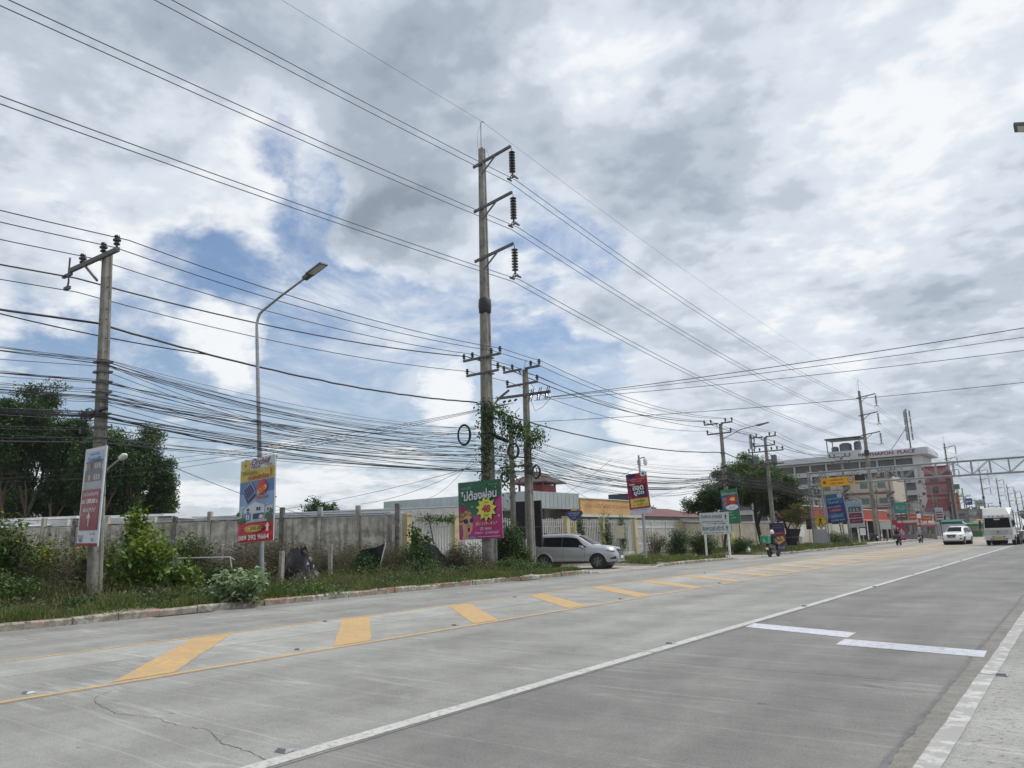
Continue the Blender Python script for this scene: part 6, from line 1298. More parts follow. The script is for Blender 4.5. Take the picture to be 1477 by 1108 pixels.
# ================================================================== vehicles and people
def interp(tab, x):
    if x <= tab[0][0]: return tab[0][1]
    for (a, p), (c, q) in zip(tab[:-1], tab[1:]):
        if x <= c: t_ = (x-a)/(c-a); return p+(q-p)*t_
    return tab[-1][1]
def smooth_tab(tab, x, e=.06): return (interp(tab, x-e)+interp(tab, x)*2+interp(tab, x+e))/4
class SUV:
    """length along +X (nose at +X), 4.85 long, wheels at x0 and x1; profile tables in metres"""
    def __init__(s, paint, L=4.85, top=None, belt=None, wtab=None, rearglass=True):
        s.L = L; s.top = top or [(0, 1.02), (.04, 1.20), (.30, 1.66), (.55, 1.755), (1.1, 1.80), (1.9, 1.81), (2.5, 1.775), (2.85, 1.70), (3.56, 1.27), (3.72, 1.225), (4.3, 1.16), (4.62, 1.08), (4.78, .96), (4.85, .72)]
        s.belt = belt or [(0, 1.00), (.5, 1.17), (1.5, 1.12), (3.0, 1.07), (3.5, 1.08), (4.3, 1.04), (4.6, .97), (4.85, .64)]
        s.roofw = [(0, .70), (.3, .62), (1.0, .64), (2.6, .63), (3.0, .64), (3.6, .72), (4.2, .72), (4.6, .62), (4.85, .50)]
        s.beltw = [(0, .78), (.3, .88), (1, .91), (3.3, .91), (4.2, .88), (4.6, .78), (4.85, .58)]
        s.maxw = [(0, .80), (.2, .90), (.9, .945), (2.2, .925), (3.9, .945), (4.5, .88), (4.72, .78), (4.85, .62)]
        s.bot = [(0, .52), (.25, .40), (1.0, .36), (3.6, .36), (4.4, .34), (4.7, .36), (4.85, .46)]
    def ring(s, x):
        T, Bz, rw, bw, mw, z0 = (smooth_tab(q, x) for q in (s.top, s.belt, s.roofw, s.beltw, s.maxw, s.bot))
        Bz = min(Bz, T-.02); g_ = max(T-Bz, .02); zm = z0+(Bz-z0)*.62
        return [(0, z0), (mw*.80, z0), (mw*.955, z0+.04), (mw*.985, z0+.16), (mw, zm), (mw*.985, zm+(Bz-zm)*.5), (bw, Bz), (bw-.01, Bz+.02*min(1, g_*4)), (rw+.05*min(1, g_*3), T-.12*min(1, g_*1.6)), (rw, T-.055*min(1, g_*2.5)), (rw-.10, T-.018), (rw*.5, T-.004), (0, T)]
    def body(s, parent, paint, arches, r=.43):
        xs = sorted(set([0, .02, .06, .12, .2, .3, .42]+[.55+.15*k for k in range(27)]+[4.5, 4.58, 4.66, 4.72, 4.78, 4.82, 4.85])); xs = [x for x in xs if x <= s.L]
        V = []; F = []; m = 25
        for x in xs:
            R_ = s.ring(x); P_ = R_+[(-y, z) for y, z in R_[-2:0:-1]]; V += [(x, y, z) for y, z in P_]
        m = len(P_)
        for i in range(len(xs)-1):
            for k in range(m): F.append((i*m+k, i*m+(k+1) % m, (i+1)*m+(k+1) % m, (i+1)*m+k))
        F += [tuple(range(m))[::-1], tuple((len(xs)-1)*m+k for k in range(m))]
        b = MB(); b.faces(V, F); o = b.build('body', paint, None, smooth=True); fix_normals(o)
        cuts = []
        for ax in arches:
            c = MB(); c.cyl((ax, -1.2, .39), (ax, -.62, .39), r, n=28); c.cyl((ax, .62, .39), (ax, 1.2, .39), r, n=28); q = c.build('cut', paint); fix_normals(q); cuts.append(q)
            md = o.modifiers.new('b', 'BOOLEAN'); md.operation = 'DIFFERENCE'; md.object = q; md.solver = 'EXACT'
        bpy.context.view_layer.update(); dg = bpy.context.evaluated_depsgraph_get(); me = bpy.data.meshes.new_from_object(o.evaluated_get(dg), depsgraph=dg)
        me.name = 'body'; old = o.data; o.modifiers.clear(); o.data = me
        for q in cuts: bpy.data.objects.remove(q)
        me.polygons.foreach_set('use_smooth', [True]*len(me.polygons)); me.set_sharp_from_angle(angle=R(38)); me.materials.clear(); me.materials.append(paint)
        COL.objects.unlink(o); link(o, parent); return o
    def side_pt(s, x, f, off=.006, sgn=1):
        R_ = s.ring(x); a, c, d = R_[7], R_[8], R_[9]
        y, z = (a[0]+(c[0]-a[0])*f, a[1]+(c[1]-a[1])*f); return (x, sgn*(y+off+.004), z+.0)
    def side_glass(s, b, x0, x1, f0, f1, sgn, n=8):
        P_ = [[s.side_pt(x0+(x1-x0)*i/n, f0(x0+(x1-x0)*i/n) if callable(f0) else f0, .007, sgn), s.side_pt(x0+(x1-x0)*i/n, f1(x0+(x1-x0)*i/n) if callable(f1) else f1, .007, sgn)] for i in range(n+1)]
        for i in range(n): b.quad(P_[i][0], P_[i+1][0], P_[i+1][1], P_[i][1])
    def top_pt(s, x, w, off=.022):
        R_ = s.ring(x); T = R_[12][1]; rw = R_[9][0]; u = min(abs(w), 1); z = R_[10][1]+(T-R_[10][1])*(1-u) if u <= .86 else R_[9][1]+(R_[10][1]-R_[9][1])*(1-u)/.14
        return (x, w*rw, z+off)
def npatch(b, q, x0, x1, lo, hi, n=8, m=3):
    G_ = [[q(x0+(x1-x0)*i/n, lo(x0+(x1-x0)*i/n)+(hi(x0+(x1-x0)*i/n)-lo(x0+(x1-x0)*i/n))*k/m) for k in range(m+1)] for i in range(n+1)]
    for i in range(n):
        for k in range(m): b.quad(G_[i][k], G_[i+1][k], G_[i+1][k+1], G_[i][k+1])
def wheel(parent, x, y, r, w, side, rim, spokes=6, name='wheel'):
    b = MB(); b.lathe([(r*.62, -w/2), (r*.93, -w/2), (r, -w*.32), (r, w*.32), (r*.93, w/2), (r*.62, w/2)], 28, Matrix.Translation((x, y, r)), axis='y'); o = b.build(name, RUBBER, parent, smooth=True, ang=40)
    b = MB(); yy = side*(w*.5+.006)
    b.lathe([(r*.62, yy-.004*side), (r*.61, yy)], 24, Matrix.Translation((x, y, r)), axis='y')
    b.build('rim', flat('rim_dark', (.03, .03, .033), .4), o, smooth=True, ang=30)
    b = MB()
    for k in range(spokes):
        a = 2*math.pi*k/spokes+.3
        for da in (-.16, .16):
            b.beam((x+.05*math.cos(a), y+yy-.01*side, r+.05*math.sin(a)), (x+r*.57*math.cos(a+da), y+yy+.006*side, r+r*.57*math.sin(a+da)), .035, .025)
    b.lathe([(.07, yy-.02*side), (.07, yy+.012*side), (.03, yy+.02*side)], 12, Matrix.Translation((x, y, r)), axis='y'); b.build('spokes', rim, o)
def make_suv(label, paint, loc, rz, front='grille_a', rim=None, group=None, name='suv'):
    t = thing(name, label, 'car', loc, rz, group); S = SUV(paint); S.body(t, paint, (1.0, 3.87), .445)
    A = (1.0, 3.87); rim = rim or flat('rim_graphite', (.16, .16, .17), .3)
    b = MB()
    for ax in A: b.lathe([(.42, -.80), (.42, .80)], 24, Matrix.Translation((ax, 0, .40)), axis='y')
    b.box(.4, 4.4, -.72, .72, .34, .52); b.build('underbody', BLACK, t)
    for ax in A:
        for sg in (-1, 1): wheel(t, ax, sg*.80, .40, .26, sg, rim)
    # door glass with body-coloured gaps
    for sg in (-1, 1):
        b = MB(); up = lambda x: .90 if x < 2.6 else .90; S.side_glass(b, .42, .93, .08, lambda x: .30+.58*min(1, (x-.42)/.5), sg); S.side_glass(b, .95, 1.98, .04, .92, sg); S.side_glass(b, 2.03, 3.36, .04, lambda x: .93 if x < 2.80 else .93-.87*((x-2.80)/.57), sg, 18); b.build('side_windows', GLASS, t)
        b = MB(); 
        for x in (.98, 2.01): b.quad(S.side_pt(x-.022, .06, .009, sg), S.side_pt(x+.022, .06, .009, sg), S.side_pt(x+.022, .93, .009, sg), S.side_pt(x-.022, .93, .009, sg))
        b.build('window_pillars', BLACK, t)
        b = MB(); R_ = S.ring(2)
        for x in (1.25, 2.05, 3.20):
            for z0, z1 in ((.48, 1.08),):
                q = [(x, sg*(interp([(S.ring(x)[k][1], S.ring(x)[k][0]) for k in range(2, 8)], z)+.004), z) for z in np.linspace(z0, z1, 6)]
                for u_, v_ in zip(q[:-1], q[1:]): b.quad((u_[0]-.006, u_[1], u_[2]), (u_[0]+.006, u_[1], u_[2]), (v_[0]+.006, v_[1], v_[2]), (v_[0]-.006, v_[1], v_[2]))
        b.build('door_gaps', BLACK, t)
        for x in (1.42, 2.38): b = MB(); b.cbox(x, sg*.925, .985, .22, .035, .035); b.build('door_handle', paint, t)
        b = MB(); b.faces([(3.0, sg*.90, 1.06), (3.20, sg*.90, 1.06), (3.18, sg*1.10, 1.08), (2.98, sg*1.10, 1.10), (3.0, sg*.90, 1.20), (3.16, sg*.90, 1.18), (3.12, sg*1.10, 1.22), (2.97, sg*1.10, 1.24)], [(0, 3, 2, 1), (4, 5, 6, 7), (0, 1, 5, 4), (1, 2, 6, 5), (2, 3, 7, 6), (3, 0, 4, 7)]); b.build('mirror', paint, t)
        b = MB(); b.box(1.5, 3.35, sg*.93-.05, sg*.93+.05, .36, .42); b.build('side_step', BLACK, t)
        for ax in A:        # black arch linings
            b = MB(); n = 16; pts = [(ax+.455*math.cos(a), .39+.455*math.sin(a)) for a in np.linspace(-.05, math.pi+.05, n)]; p2_ = [(ax+.425*math.cos(a), .39+.425*math.sin(a)) for a in np.linspace(-.05, math.pi+.05, n)]
            for i in range(n-1): b.faces([(pts[i][0], sg*.90, pts[i][1]), (pts[i+1][0], sg*.90, pts[i+1][1]), (p2_[i+1][0], sg*.90, p2_[i+1][1]), (p2_[i][0], sg*.90, p2_[i][1]), (pts[i][0], sg*.6, pts[i][1]), (pts[i+1][0], sg*.6, pts[i+1][1])], [(0, 1, 5, 4)])
            b.build('arch_lining', BLACK, t)
            b = MB(); po = [(ax+.50*math.cos(a), .39+.50*math.sin(a)) for a in np.linspace(-.02, math.pi+.02, n)]; pi_ = [(ax+.443*math.cos(a), .39+.443*math.sin(a)) for a in np.linspace(-.02, math.pi+.02, n)]
            yo = lambda x, z: sg*(interp([(S.ring(x)[k][1], S.ring(x)[k][0]) for k in range(2, 8)], z)+.022)
            for i in range(n-1): b.quad((po[i][0], yo(*po[i])-sg*.02, po[i][1]), (po[i+1][0], yo(*po[i+1])-sg*.02, po[i+1][1]), (pi_[i+1][0], yo(*pi_[i+1]), pi_[i+1][1]), (pi_[i][0], yo(*pi_[i]), pi_[i][1]))
            b.build('wheel_flare', paint, t)
        b = MB()  # headlights wrap round the nose
        q = lambda x, z: (x, sg*(interp([(S.ring(x)[k][1], S.ring(x)[k][0]) for k in range(2, 8)], z)+.016), z)
        npatch(b, q, 4.26, 4.74, lambda x: .965-(x-4.26)*.24, lambda x: .985-(x-4.26)*.03-max(0, x-4.6)*.3); b.build('headlight', HEAD, t)
        b = MB(); q2 = lambda x, z: (q(x, z)[0], q(x, z)[1]+sg*.004, q(x, z)[2]); npatch(b, q2, 4.30, 4.70, lambda x: .958-(x-4.26)*.24, lambda x: .975-(x-4.26)*.18); b.build('headlight_bezel', BLACK, t)
        b = MB(); b.cbox(.05, sg*.72, 1.0, .12, .2, .16); b.build('tail_light', flat('tail_red', (.3, .01, .01), .2), t)
        b = MB(); npatch(b, q, 4.50, 4.78, lambda x: .52, lambda x: .56+.10*(x-4.5)/.28); b.build('fog_lamp_recess', BLACK, t)
    b = MB(); P_ = [[S.top_pt(x, w) for w in np.linspace(-.94, .94, 7)] for x in np.linspace(2.84, 3.58, 7)]
    for i in range(6):
        for k in range(6): b.quad(P_[i][k], P_[i][k+1], P_[i+1][k+1], P_[i+1][k])
    b.build('windscreen', GLASS, t, smooth=True)
    b = MB(); P_ = [[S.top_pt(x, w) for w in np.linspace(-.88, .88, 5)] for x in np.linspace(.09, .30, 4)]
    for i in range(3):
        for k in range(4): b.quad(P_[i][k], P_[i][k+1], P_[i+1][k+1], P_[i+1][k])
    b.build('rear_window', GLASS, t, smooth=True)
    b = MB(); b.faces([(4.70, -.42, .70), (4.875, -.34, .70), (4.875, .34, .70), (4.70, .42, .70), (4.64, -.46, 1.0), (4.79, -.40, 1.0), (4.79, .40, 1.0), (4.64, .46, 1.0)], [(0, 3, 2, 1), (4, 5, 6, 7), (0, 1, 5, 4), (1, 2, 6, 5), (2, 3, 7, 6), (3, 0, 4, 7)]); b.build('grille', BLACK, t)
    b = MB()
    for z, x in ((.76, 4.885), (.85, 4.86), (.94, 4.83)): b.box(x-.05, x, -.36, .36, z-.013, z+.013)
    b.cbox(4.87, 0, .81, .02, .14, .09); b.build('grille_bars', CHROME, t)
    b = MB(); b.box(4.70, 4.84, -.62, .62, .44, .56); b.build('lower_grille', BLACK, t)
    b = MB(); b.box(4.72, 4.87, -.66, .66, .38, .44); b.build('bumper_lip', flat('trim_silver', (.4, .4, .42), .4, metal=.5), t)
    b = MB(); b.cbox(4.885, 0, .61, .015, .44, .13); b.build('number_plate', WHITE, t)
    for sg in (-1, 1): b = MB(); b.tube([(.7, sg*.58, 1.79), (.9, sg*.58, 1.845), (2.3, sg*.58, 1.845), (2.6, sg*.58, 1.78)], .018, 6); b.build('roof_rail', CHROME, t)
    b = MB(); b.faces([(.02, -.62, 1.70), (.34, -.62, 1.74), (.34, .62, 1.74), (.02, .62, 1.70), (.06, -.6, 1.73), (.34, -.6, 1.775), (.34, .6, 1.775), (.06, .6, 1.73)], [(0, 3, 2, 1), (4, 5, 6, 7), (0, 1, 5, 4), (1, 2, 6, 5), (2, 3, 7, 6), (3, 0, 4, 7)]); b.build('spoiler', paint, t)
    return t
c1 = make_suv('silver sport utility car with tinted windows nosing out of the driveway beside the bushes', SILVER, (-23.6, 32.75, .035), R(14))
c2 = make_suv('white sport utility car driving towards the camera, left of the white truck', CARWHITE, (-10.1, 90.0, 0), R(-96), rim=STEEL)
c3 = copy_tree(c2, loc=(-4.2, 92.0, 0), rz=R(-91), label='white car mostly hidden at the right edge of the photo behind the white truck')
# ---- truck
t = thing('tractor_truck', 'white cab truck with a tall roof deflector driving towards the camera at the right', 'truck', (-6.2, 79.4, 0), R(-3)); t.scale = (.9, .9, .9)
TW = mat('truck_white', (.54, .54, .51), .4, var=.05, scale=1.5, coat=.4, dirt=((.45, .43, .38), .3, 1.5))
b = MB()       # cab, front faces -Y
def cabring(y, w, z0, z1): return [(-w, y, z0), (w, y, z0), (w, y, z1), (-w, y, z1)]
V = cabring(0, 1.20, .78, 1.55)+cabring(2.1, 1.24, .78, 1.55)+[(-1.18, .02, 1.56), (1.18, .02, 1.56), (1.10, .24, 2.72), (-1.10, .24, 2.72)]+[(-1.24, 2.1, 1.56), (1.24, 2.1, 1.56), (1.20, 2.1, 2.72), (-1.20, 2.1, 2.72)]
b.faces(V[:8], [(0, 1, 2, 3), (5, 4, 7, 6), (1, 5, 6, 2), (4, 0, 3, 7), (3, 2, 6, 7), (4, 5, 1, 0)]); b.faces(V[8:], [(0, 1, 2, 3), (5, 4, 7, 6), (1, 5, 6, 2), (4, 0, 3, 7), (3, 2, 6, 7), (4, 5, 1, 0)])
b.build('cab', TW, t)
b = MB(); b.faces([(-1.16, .10, 2.70), (1.16, .10, 2.70), (1.20, 1.9, 2.70), (-1.20, 1.9, 2.70), (-1.14, .22, 2.95), (1.14, .22, 2.95), (1.22, 1.2, 3.62), (-1.22, 1.2, 3.62), (-1.22, 1.9, 3.70), (1.22, 1.9, 3.70), (-.8, .9, 3.62), (.8, .9, 3.62)], [(0, 3, 2, 1), (0, 1, 5, 4), (4, 5, 11, 10), (10, 11, 9, 8), (5, 6, 11), (11, 6, 9), (4, 10, 7), (10, 8, 7), (1, 2, 9, 6, 5), (0, 4, 7, 8, 3), (2, 3, 8, 9)]); b.build('roof_deflector', TW, t)
b = MB(); b.quad((-1.10, .035, 1.70), (1.10, .035, 1.70), (1.03, .20, 2.66), (-1.03, .20, 2.66)); b.build('windscreen', GLASS, t)
b = MB(); b.quad((-.25, .15, 2.46), (.25, .15, 2.46), (.25, .178, 2.60), (-.25, .178, 2.60)); b.build('windscreen_sticker', flat('sticker_pink', (.55, .42, .45), .6), t)
for x in (-.62, -.28, .18, .52): b = MB(); b.lathe([(.055, 0), (.055, .05), (.02, .07)], 8, Matrix.Translation((x, .15, 2.82)) @ Matrix.Rotation(R(90), 4, 'X')); b.build('marker_lamp', BLACK, t)
for x in (-.3, .45): b = MB(); b.beam((x, .02, 1.72), (x+.35, .06, 1.98), .025); b.build('wiper', BLACK, t)
b = MB(); b.poly((-.90, -.01, 1.52), (.90, -.01, 1.52), (.70, -.01, 1.05), (-.70, -.01, 1.05)); b.build('front_panel_shade', mat('truck_recess', (.30, .31, .30), .5), t)
b = MB()
for k, z in enumerate((1.48, 1.38, 1.28, 1.18)): b.box(-.84+k*.05, .84-k*.05, -.06, -.012, z-.028, z+.028)
b.build('grille_bars', TW, t); b = MB(); b.cbox(0, -.07, 1.30, .16, .02, .14); b.build('badge', BLACK, t)
for sx in (-1, 1):
    b = MB(); b.poly((sx*.95, -.012, 1.50), (sx*1.19, -.012, 1.50), (sx*1.19, -.012, 1.0), (sx*.80, -.012, 1.0)); b.build('corner_panel', mat('truck_corner', (.42, .42, .40), .5), t)
    b = MB(); b.box(sx*.98-.19, sx*.98+.19, -.13, -.10, .68, .84); b.build('headlight', HEAD, t)
    b = MB(); b.tube([(sx*1.15, .1, 2.6), (sx*1.42, -.05, 2.55), (sx*1.42, -.05, 1.8), (sx*1.2, .05, 1.75)], .02, 5); b.cbox(sx*1.42, -.07, 2.15, .20, .08, .5); b.build('mirror', BLACK, t)
    b = MB(); b.quad((sx*1.245, .45, 1.75), (sx*1.245, 1.35, 1.75), (sx*1.215, 1.35, 2.5), (sx*1.215, .6, 2.5)); b.build('side_window', GLASS, t)
    wheel(t, 0, 0, .5, .3, sx, STEEL, 8) if False else None
b = MB(); b.box(-1.22, 1.22, -.10, .3, .52, .96); b.build('bumper', TW, t)
b = MB(); b.box(-.55, -.32, -.13, -.101, .80, .88); b.box(.32, .55, -.13, -.101, .80, .88); b.box(-.75, -.32, -.13, -.101, .60, .68); b.box(.32, .75, -.13, -.101, .60, .68); b.build('bumper_slots', BLACK, t)
b = MB(); b.box(-.26, .26, -.145, -.131, .60, .86); b.build('number_plate', flat('plate_yellow', (.50, .33, .03), .5), t)
def axle(y, parent, dual=False):
    for sx in (-1, 1):
        b = MB(); w_ = .56 if dual else .30
        b.lathe([(.30, -w_/2), (.48, -w_/2), (.51, -w_*.35), (.51, w_*.35), (.48, w_/2), (.30, w_/2)], 24, Matrix.Translation((sx*(1.24-w_/2), y, .51)), axis='x'); o = b.build('wheel', RUBBER, parent, smooth=True, ang=40)
        b = MB(); b.lathe([(.30, w_/2-.04), (.29, w_/2-.10), (.12, w_/2-.06), (.11, w_/2+.02), (.02, w_/2+.02)], 16, Matrix.Translation((sx*(1.24-w_/2), y, .51)) @ Matrix.Scale(sx, 4, (1, 0, 0)), axis='x'); b.build('rim', STEEL, o)
for y, d in ((1.15, False), (4.2, True), (5.5, True), (9.5, True), (10.8, True)): axle(y, t, d)
b = MB(); b.box(-.45, .45, .3, 6.3, .70, 1.0); b.box(-1.0, 1.0, .5, 1.8, .55, .78); b.build('chassis', BLACK, t)
b = MB(); b.box(-1.2, 1.2, 2.6, 12, 1.15, 1.32); b.build('trailer_bed', DSTEEL, t); b = MB(); b.box(-1.22, 1.22, 2.45, 2.6, 1.0, 3.2); b.build('trailer_headboard', flat('trailer_red', (.25, .03, .04), .6), t)
b = MB(); b.cbox(1.02, 2.3, 1.1, .4, .5, .7); b.cyl((1.0, 2.0, .9), (1.0, 2.0, 3.1), .08); b.build('exhaust_stack', DSTEEL, t)
# ---- people on motorcycles
def skin_mesh(name, verts, edges, radii, root, mats, assign, parent, sub=1):
    me = bpy.data.meshes.new(name); me.from_pydata(verts, edges, []); o = bpy.data.objects.new(name, me); COL.objects.link(o)
    md = o.modifiers.new('s', 'SKIN'); md.use_smooth_shade = True
    for v, r in zip(me.skin_vertices[0].data, radii): v.radius = (r, r) if not isinstance(r, tuple) else r
    me.skin_vertices[0].data[root].use_root = True
    sb_ = o.modifiers.new('u', 'SUBSURF'); sb_.levels = sub; sb_.render_levels = sub
    bpy.context.view_layer.update(); dg = bpy.context.evaluated_depsgraph_get(); m2 = bpy.data.meshes.new_from_object(o.evaluated_get(dg), depsgraph=dg); m2.name = name
    o.modifiers.clear(); o.data = m2; m2.materials.clear()
    for m in mats: m2.materials.append(m)
    for p in m2.polygons: p.material_index = assign(p.center); p.use_smooth = True
    COL.objects.unlink(o); link(o, parent); return o
SKINM = mat('skin', (.36, .21, .14), .6, var=.08)
def scooter(label, loc, rz, body_col, facing_light=False, box=None, group='motorcycles on the road', rack=False):
    """scooter heading +Y"""
    t = thing('motorcycle', label, 'motorcycle', loc, rz, group); pm = mat('moto_paint_%d' % int(sum(body_col)*1000), body_col, .3, var=.08, coat=.6)
    for y in (-.62, .62):
        b = MB(); b.lathe([(.19, -.05), (.27, -.055), (.30, -.02), (.30, .02), (.27, .055), (.19, .05)], 22, Matrix.Translation((0, y, .30)), axis='x'); o = b.build('wheel', RUBBER, t, smooth=True, ang=40)
        b = MB(); b.lathe([(.19, -.03), (.19, .03), (.16, .03), (.16, -.03)], 16, Matrix.Translation((0, y, .30)), axis='x'); [b.beam((0, y, .30), (0, y+.17*math.cos(a), .30+.17*math.sin(a)), .025) for a in (0, 1.26, 2.5, 3.77, 5.0)]; b.build('rim', STEEL, o)
    b = MB(); b.faces([(-.11, -.75, .62), (.11, -.75, .62), (.15, .05, .50), (-.15, .05, .50), (-.10, -.86, .82), (.10, -.86, .82), (.16, .08, .74), (-.16, .08, .74)], [(0, 3, 2, 1), (4, 5, 6, 7), (0, 1, 5, 4), (1, 2, 6, 5), (2, 3, 7, 6), (3, 0, 4, 7)])
    b.faces([(-.20, .38, .35), (.20, .38, .35), (.14, .55, .35), (-.14, .55, .35), (-.16, .30, .95), (.16, .30, .95), (.12, .42, .98), (-.12, .42, .98)], [(0, 3, 2, 1), (4, 5, 6, 7), (0, 1, 5, 4), (1, 2, 6, 5), (2, 3, 7, 6), (3, 0, 4, 7)])
    b.box(-.13, .13, -.1, .42, .30, .40); b.build('bodywork', pm, t)
    b = MB(); b.box(-.15, .15, -.45, .12, .26, .5); b.cyl((.20, -.15, .28), (.24, -.78, .38), .055, n=8); b.build('engine', DSTEEL, t)
    b = MB(); b.faces([(-.12, -.78, .82), (.12, -.78, .82), (.15, .05, .75), (-.15, .05, .75), (-.11, -.78, .90), (.11, -.78, .90), (.14, .05, .82), (-.14, .05, .82)], [(0, 3, 2, 1), (4, 5, 6, 7), (0, 1, 5, 4), (1, 2, 6, 5), (2, 3, 7, 6), (3, 0, 4, 7)]); b.build('seat', BLACK, t)
    b = MB(); b.tube([(-.34, .28, 1.04), (-.2, .36, 1.05), (0, .40, 1.0), (.2, .36, 1.05), (.34, .28, 1.04)], .018, 6); b.cyl((0, .40, 1.0), (0, .60, .35), .03, n=6); b.build('handlebar', DSTEEL, t)
    for sx in (-1, 1): b = MB(); b.beam((sx*.28, .32, 1.05), (sx*.36, .34, 1.22), .012); b.cbox(sx*.38, .34, 1.27, .12, .02, .08); b.build('mirror', BLACK, t)
    b = MB(); b.cbox(0, -.90, .74, .16, .05, .08); b.build('tail_light', flat('tail_red', (.3, .01, .01), .2), t)
    b = MB(); b.cbox(0, -.93, .58, .20, .012, .15); b.build('number_plate', WHITE, t)
    b = MB(); b.faces([(-.05, -.74, .62), (.05, -.74, .62), (.06, -.97, .40), (-.06, -.97, .40), (-.05, -.70, .60), (.05, -.70, .60), (.06, -.94, .38), (-.06, -.94, .38)], [(0, 1, 2, 3), (7, 6, 5, 4), (0, 3, 7, 4), (1, 5, 6, 2)]); b.build('rear_mudguard', BLACK, t)
    b = MB(); b.lathe([(.02, .03), (.09, .02), (.09, -.06), (.03, -.08)], 12, Matrix.Translation((0, .50, .84)), axis='y'); b.build('headlamp', HEAD, t)
    if rack:
        b = MB()
        for sx in (-.15, .15): b.beam((sx, -.60, .90), (sx, -1.0, .94), .02)
        b.build('rear_rack', DSTEEL, t)
    return t
def rider(label, loc, rz, shirt, trousers, helmet, group='motorcycle riders'):
    """seated rider facing +Y, origin on the road below the seat"""
    t = thing('person', label, 'person', loc, rz, group)
    SH = mat('cloth_%d' % int(sum(shirt)*9999), shirt, .85, var=.15); TR = mat('cloth_%d' % int(sum(trousers)*9999+1), trousers, .85, var=.15)
    v = [(0, -.20, .93), (0, -.19, 1.08), (0, -.15, 1.26), (0, -.11, 1.40), (0, -.09, 1.50), (0, -.05, 1.60), (0, -.02, 1.70)]; rr = [(.155, .13), (.15, .115), (.175, .12), (.155, .10), .055, .085, .08]
    e = [(i, i+1) for i in range(6)]
    for sx in (-1, 1):
        k = len(v); v += [(sx*.17, -.10, 1.42), (sx*.27, .02, 1.22), (sx*.33, .20, 1.09), (sx*.335, .28, 1.06)]; rr += [.065, .048, .036, .028]; e += [(3, k), (k, k+1), (k+1, k+2), (k+2, k+3)]
        for f in range(4):
            j = len(v); oz = (f-1.5)*.018; v += [(sx*(.335+oz), .325, 1.065), (sx*(.335+oz), .345, 1.035)]; rr += [.009, .008]; e += [(k+3, j), (j, j+1)]
        j = len(v); v += [(sx*.30, .30, 1.04), (sx*.305, .32, 1.02)]; rr += [.010, .009]; e += [(k+3, j), (j, j+1)]
        k = len(v); v += [(sx*.10, -.14, .90), (sx*.20, .22, .86), (sx*.17, .20, .46), (sx*.165, .18, .42), (sx*.17, .32, .40)]; rr += [.10, .075, .045, .045, .035]; e += [(0, k), (k, k+1), (k+1, k+2), (k+2, k+3), (k+3, k+4)]
    def asg(c):
        if c.z > 1.50: return 2
        if c.y > .24 and c.z > 1.0: return 2
        if c.z < .48: return 3
        if c.z > .97 or (c.z > .93 and abs(c.x) < .1 and c.y < -.1): return 0
        return 1
    skin_mesh('body', v, e, rr, 0, [SH, TR, SKINM, BLACK], asg, t)
    b = MB(); b.lathe([(.02, 1.83), (.075, 1.82), (.12, 1.77), (.145, 1.69), (.145, 1.60), (.125, 1.55)], 18, Matrix.Translation((0, -.03, 0))); b.build('helmet', mat('helmet_%d' % int(sum(helmet)*999), helmet, .25, var=.04, coat=.6), t, smooth=True)
    b = MB(); b.quad((-.10, .115, 1.60), (.10, .115, 1.60), (.09, .118, 1.70), (-.09, .118, 1.70)); b.build('visor', GLASS, t)
    return t
mg = scooter('black scooter with a green delivery box, ridden away from the camera near the verge', (-17.35, 52.6, 0), R(-8), (.03, .03, .035), rack=True)
rider('motorcyclist in dark clothes and a white helmet riding the scooter with the green box', (-17.35, 52.6, 0), R(-8), (.015, .03, .035), (.02, .02, .025), (.70, .70, .68))
t = thing('delivery_box', 'green delivery box with a white mark on the rear rack of the scooter', 'delivery box', (-17.55, 51.95, .95), R(-8))
b = MB(); b.box(-.30, .25, -.32, .10, 0, .46); b.build('box', mat('box_green', (.03, .22, .12), .6, var=.1), t); b = MB(); b.box(-.31, .26, -.33, .11, .46, .52); b.build('lid', mat('box_lid', (.20, .40, .30), .6), t)
art('logo', (.55, .65, .6), t, lambda b: (poly(b, [(-.09, .17), (.03, .17), (-.03, .31)], -.325), pane(b, -.14, .10, .08, .11, -.325)))
scooter('dark motorcycle ridden away in front of the roadside shops, left of the white car', (-15.7, 87.2, 0), R(-4), (.02, .02, .022))
rider('motorcyclist all in black in front of the roadside shops', (-15.7, 87.2, 0), R(-4), (.015, .015, .017), (.015, .015, .017), (.02, .02, .025))
b = MB(); tt = thing('saddle_bag', 'bulky black bag slung behind the rider in black', 'bag', (-15.7, 86.7, .55), R(-4)); b.lathe([(.1, 0), (.36, .05), (.42, .3), (.34, .5), (.1, .55)], 10); b.build('bag', BLACK, tt)
scooter('motorcycle ridden away nearest the white car on its left', (-15.7, 100.5, 0), R(-3), (.05, .05, .055))
rider('motorcyclist in a grey jacket riding just left of the white car', (-15.7, 100.5, 0), R(-3), (.30, .31, .34), (.05, .05, .06), (.35, .36, .38))
scooter('motorcycle following close to the right side of the white car', (-8.0, 101.5, 0), R(178), (.05, .05, .05))
rider('motorcyclist half hidden by the right side of the white car', (-8.0, 101.5, 0), R(178), (.12, .08, .07), (.05, .05, .06), (.05, .05, .05))
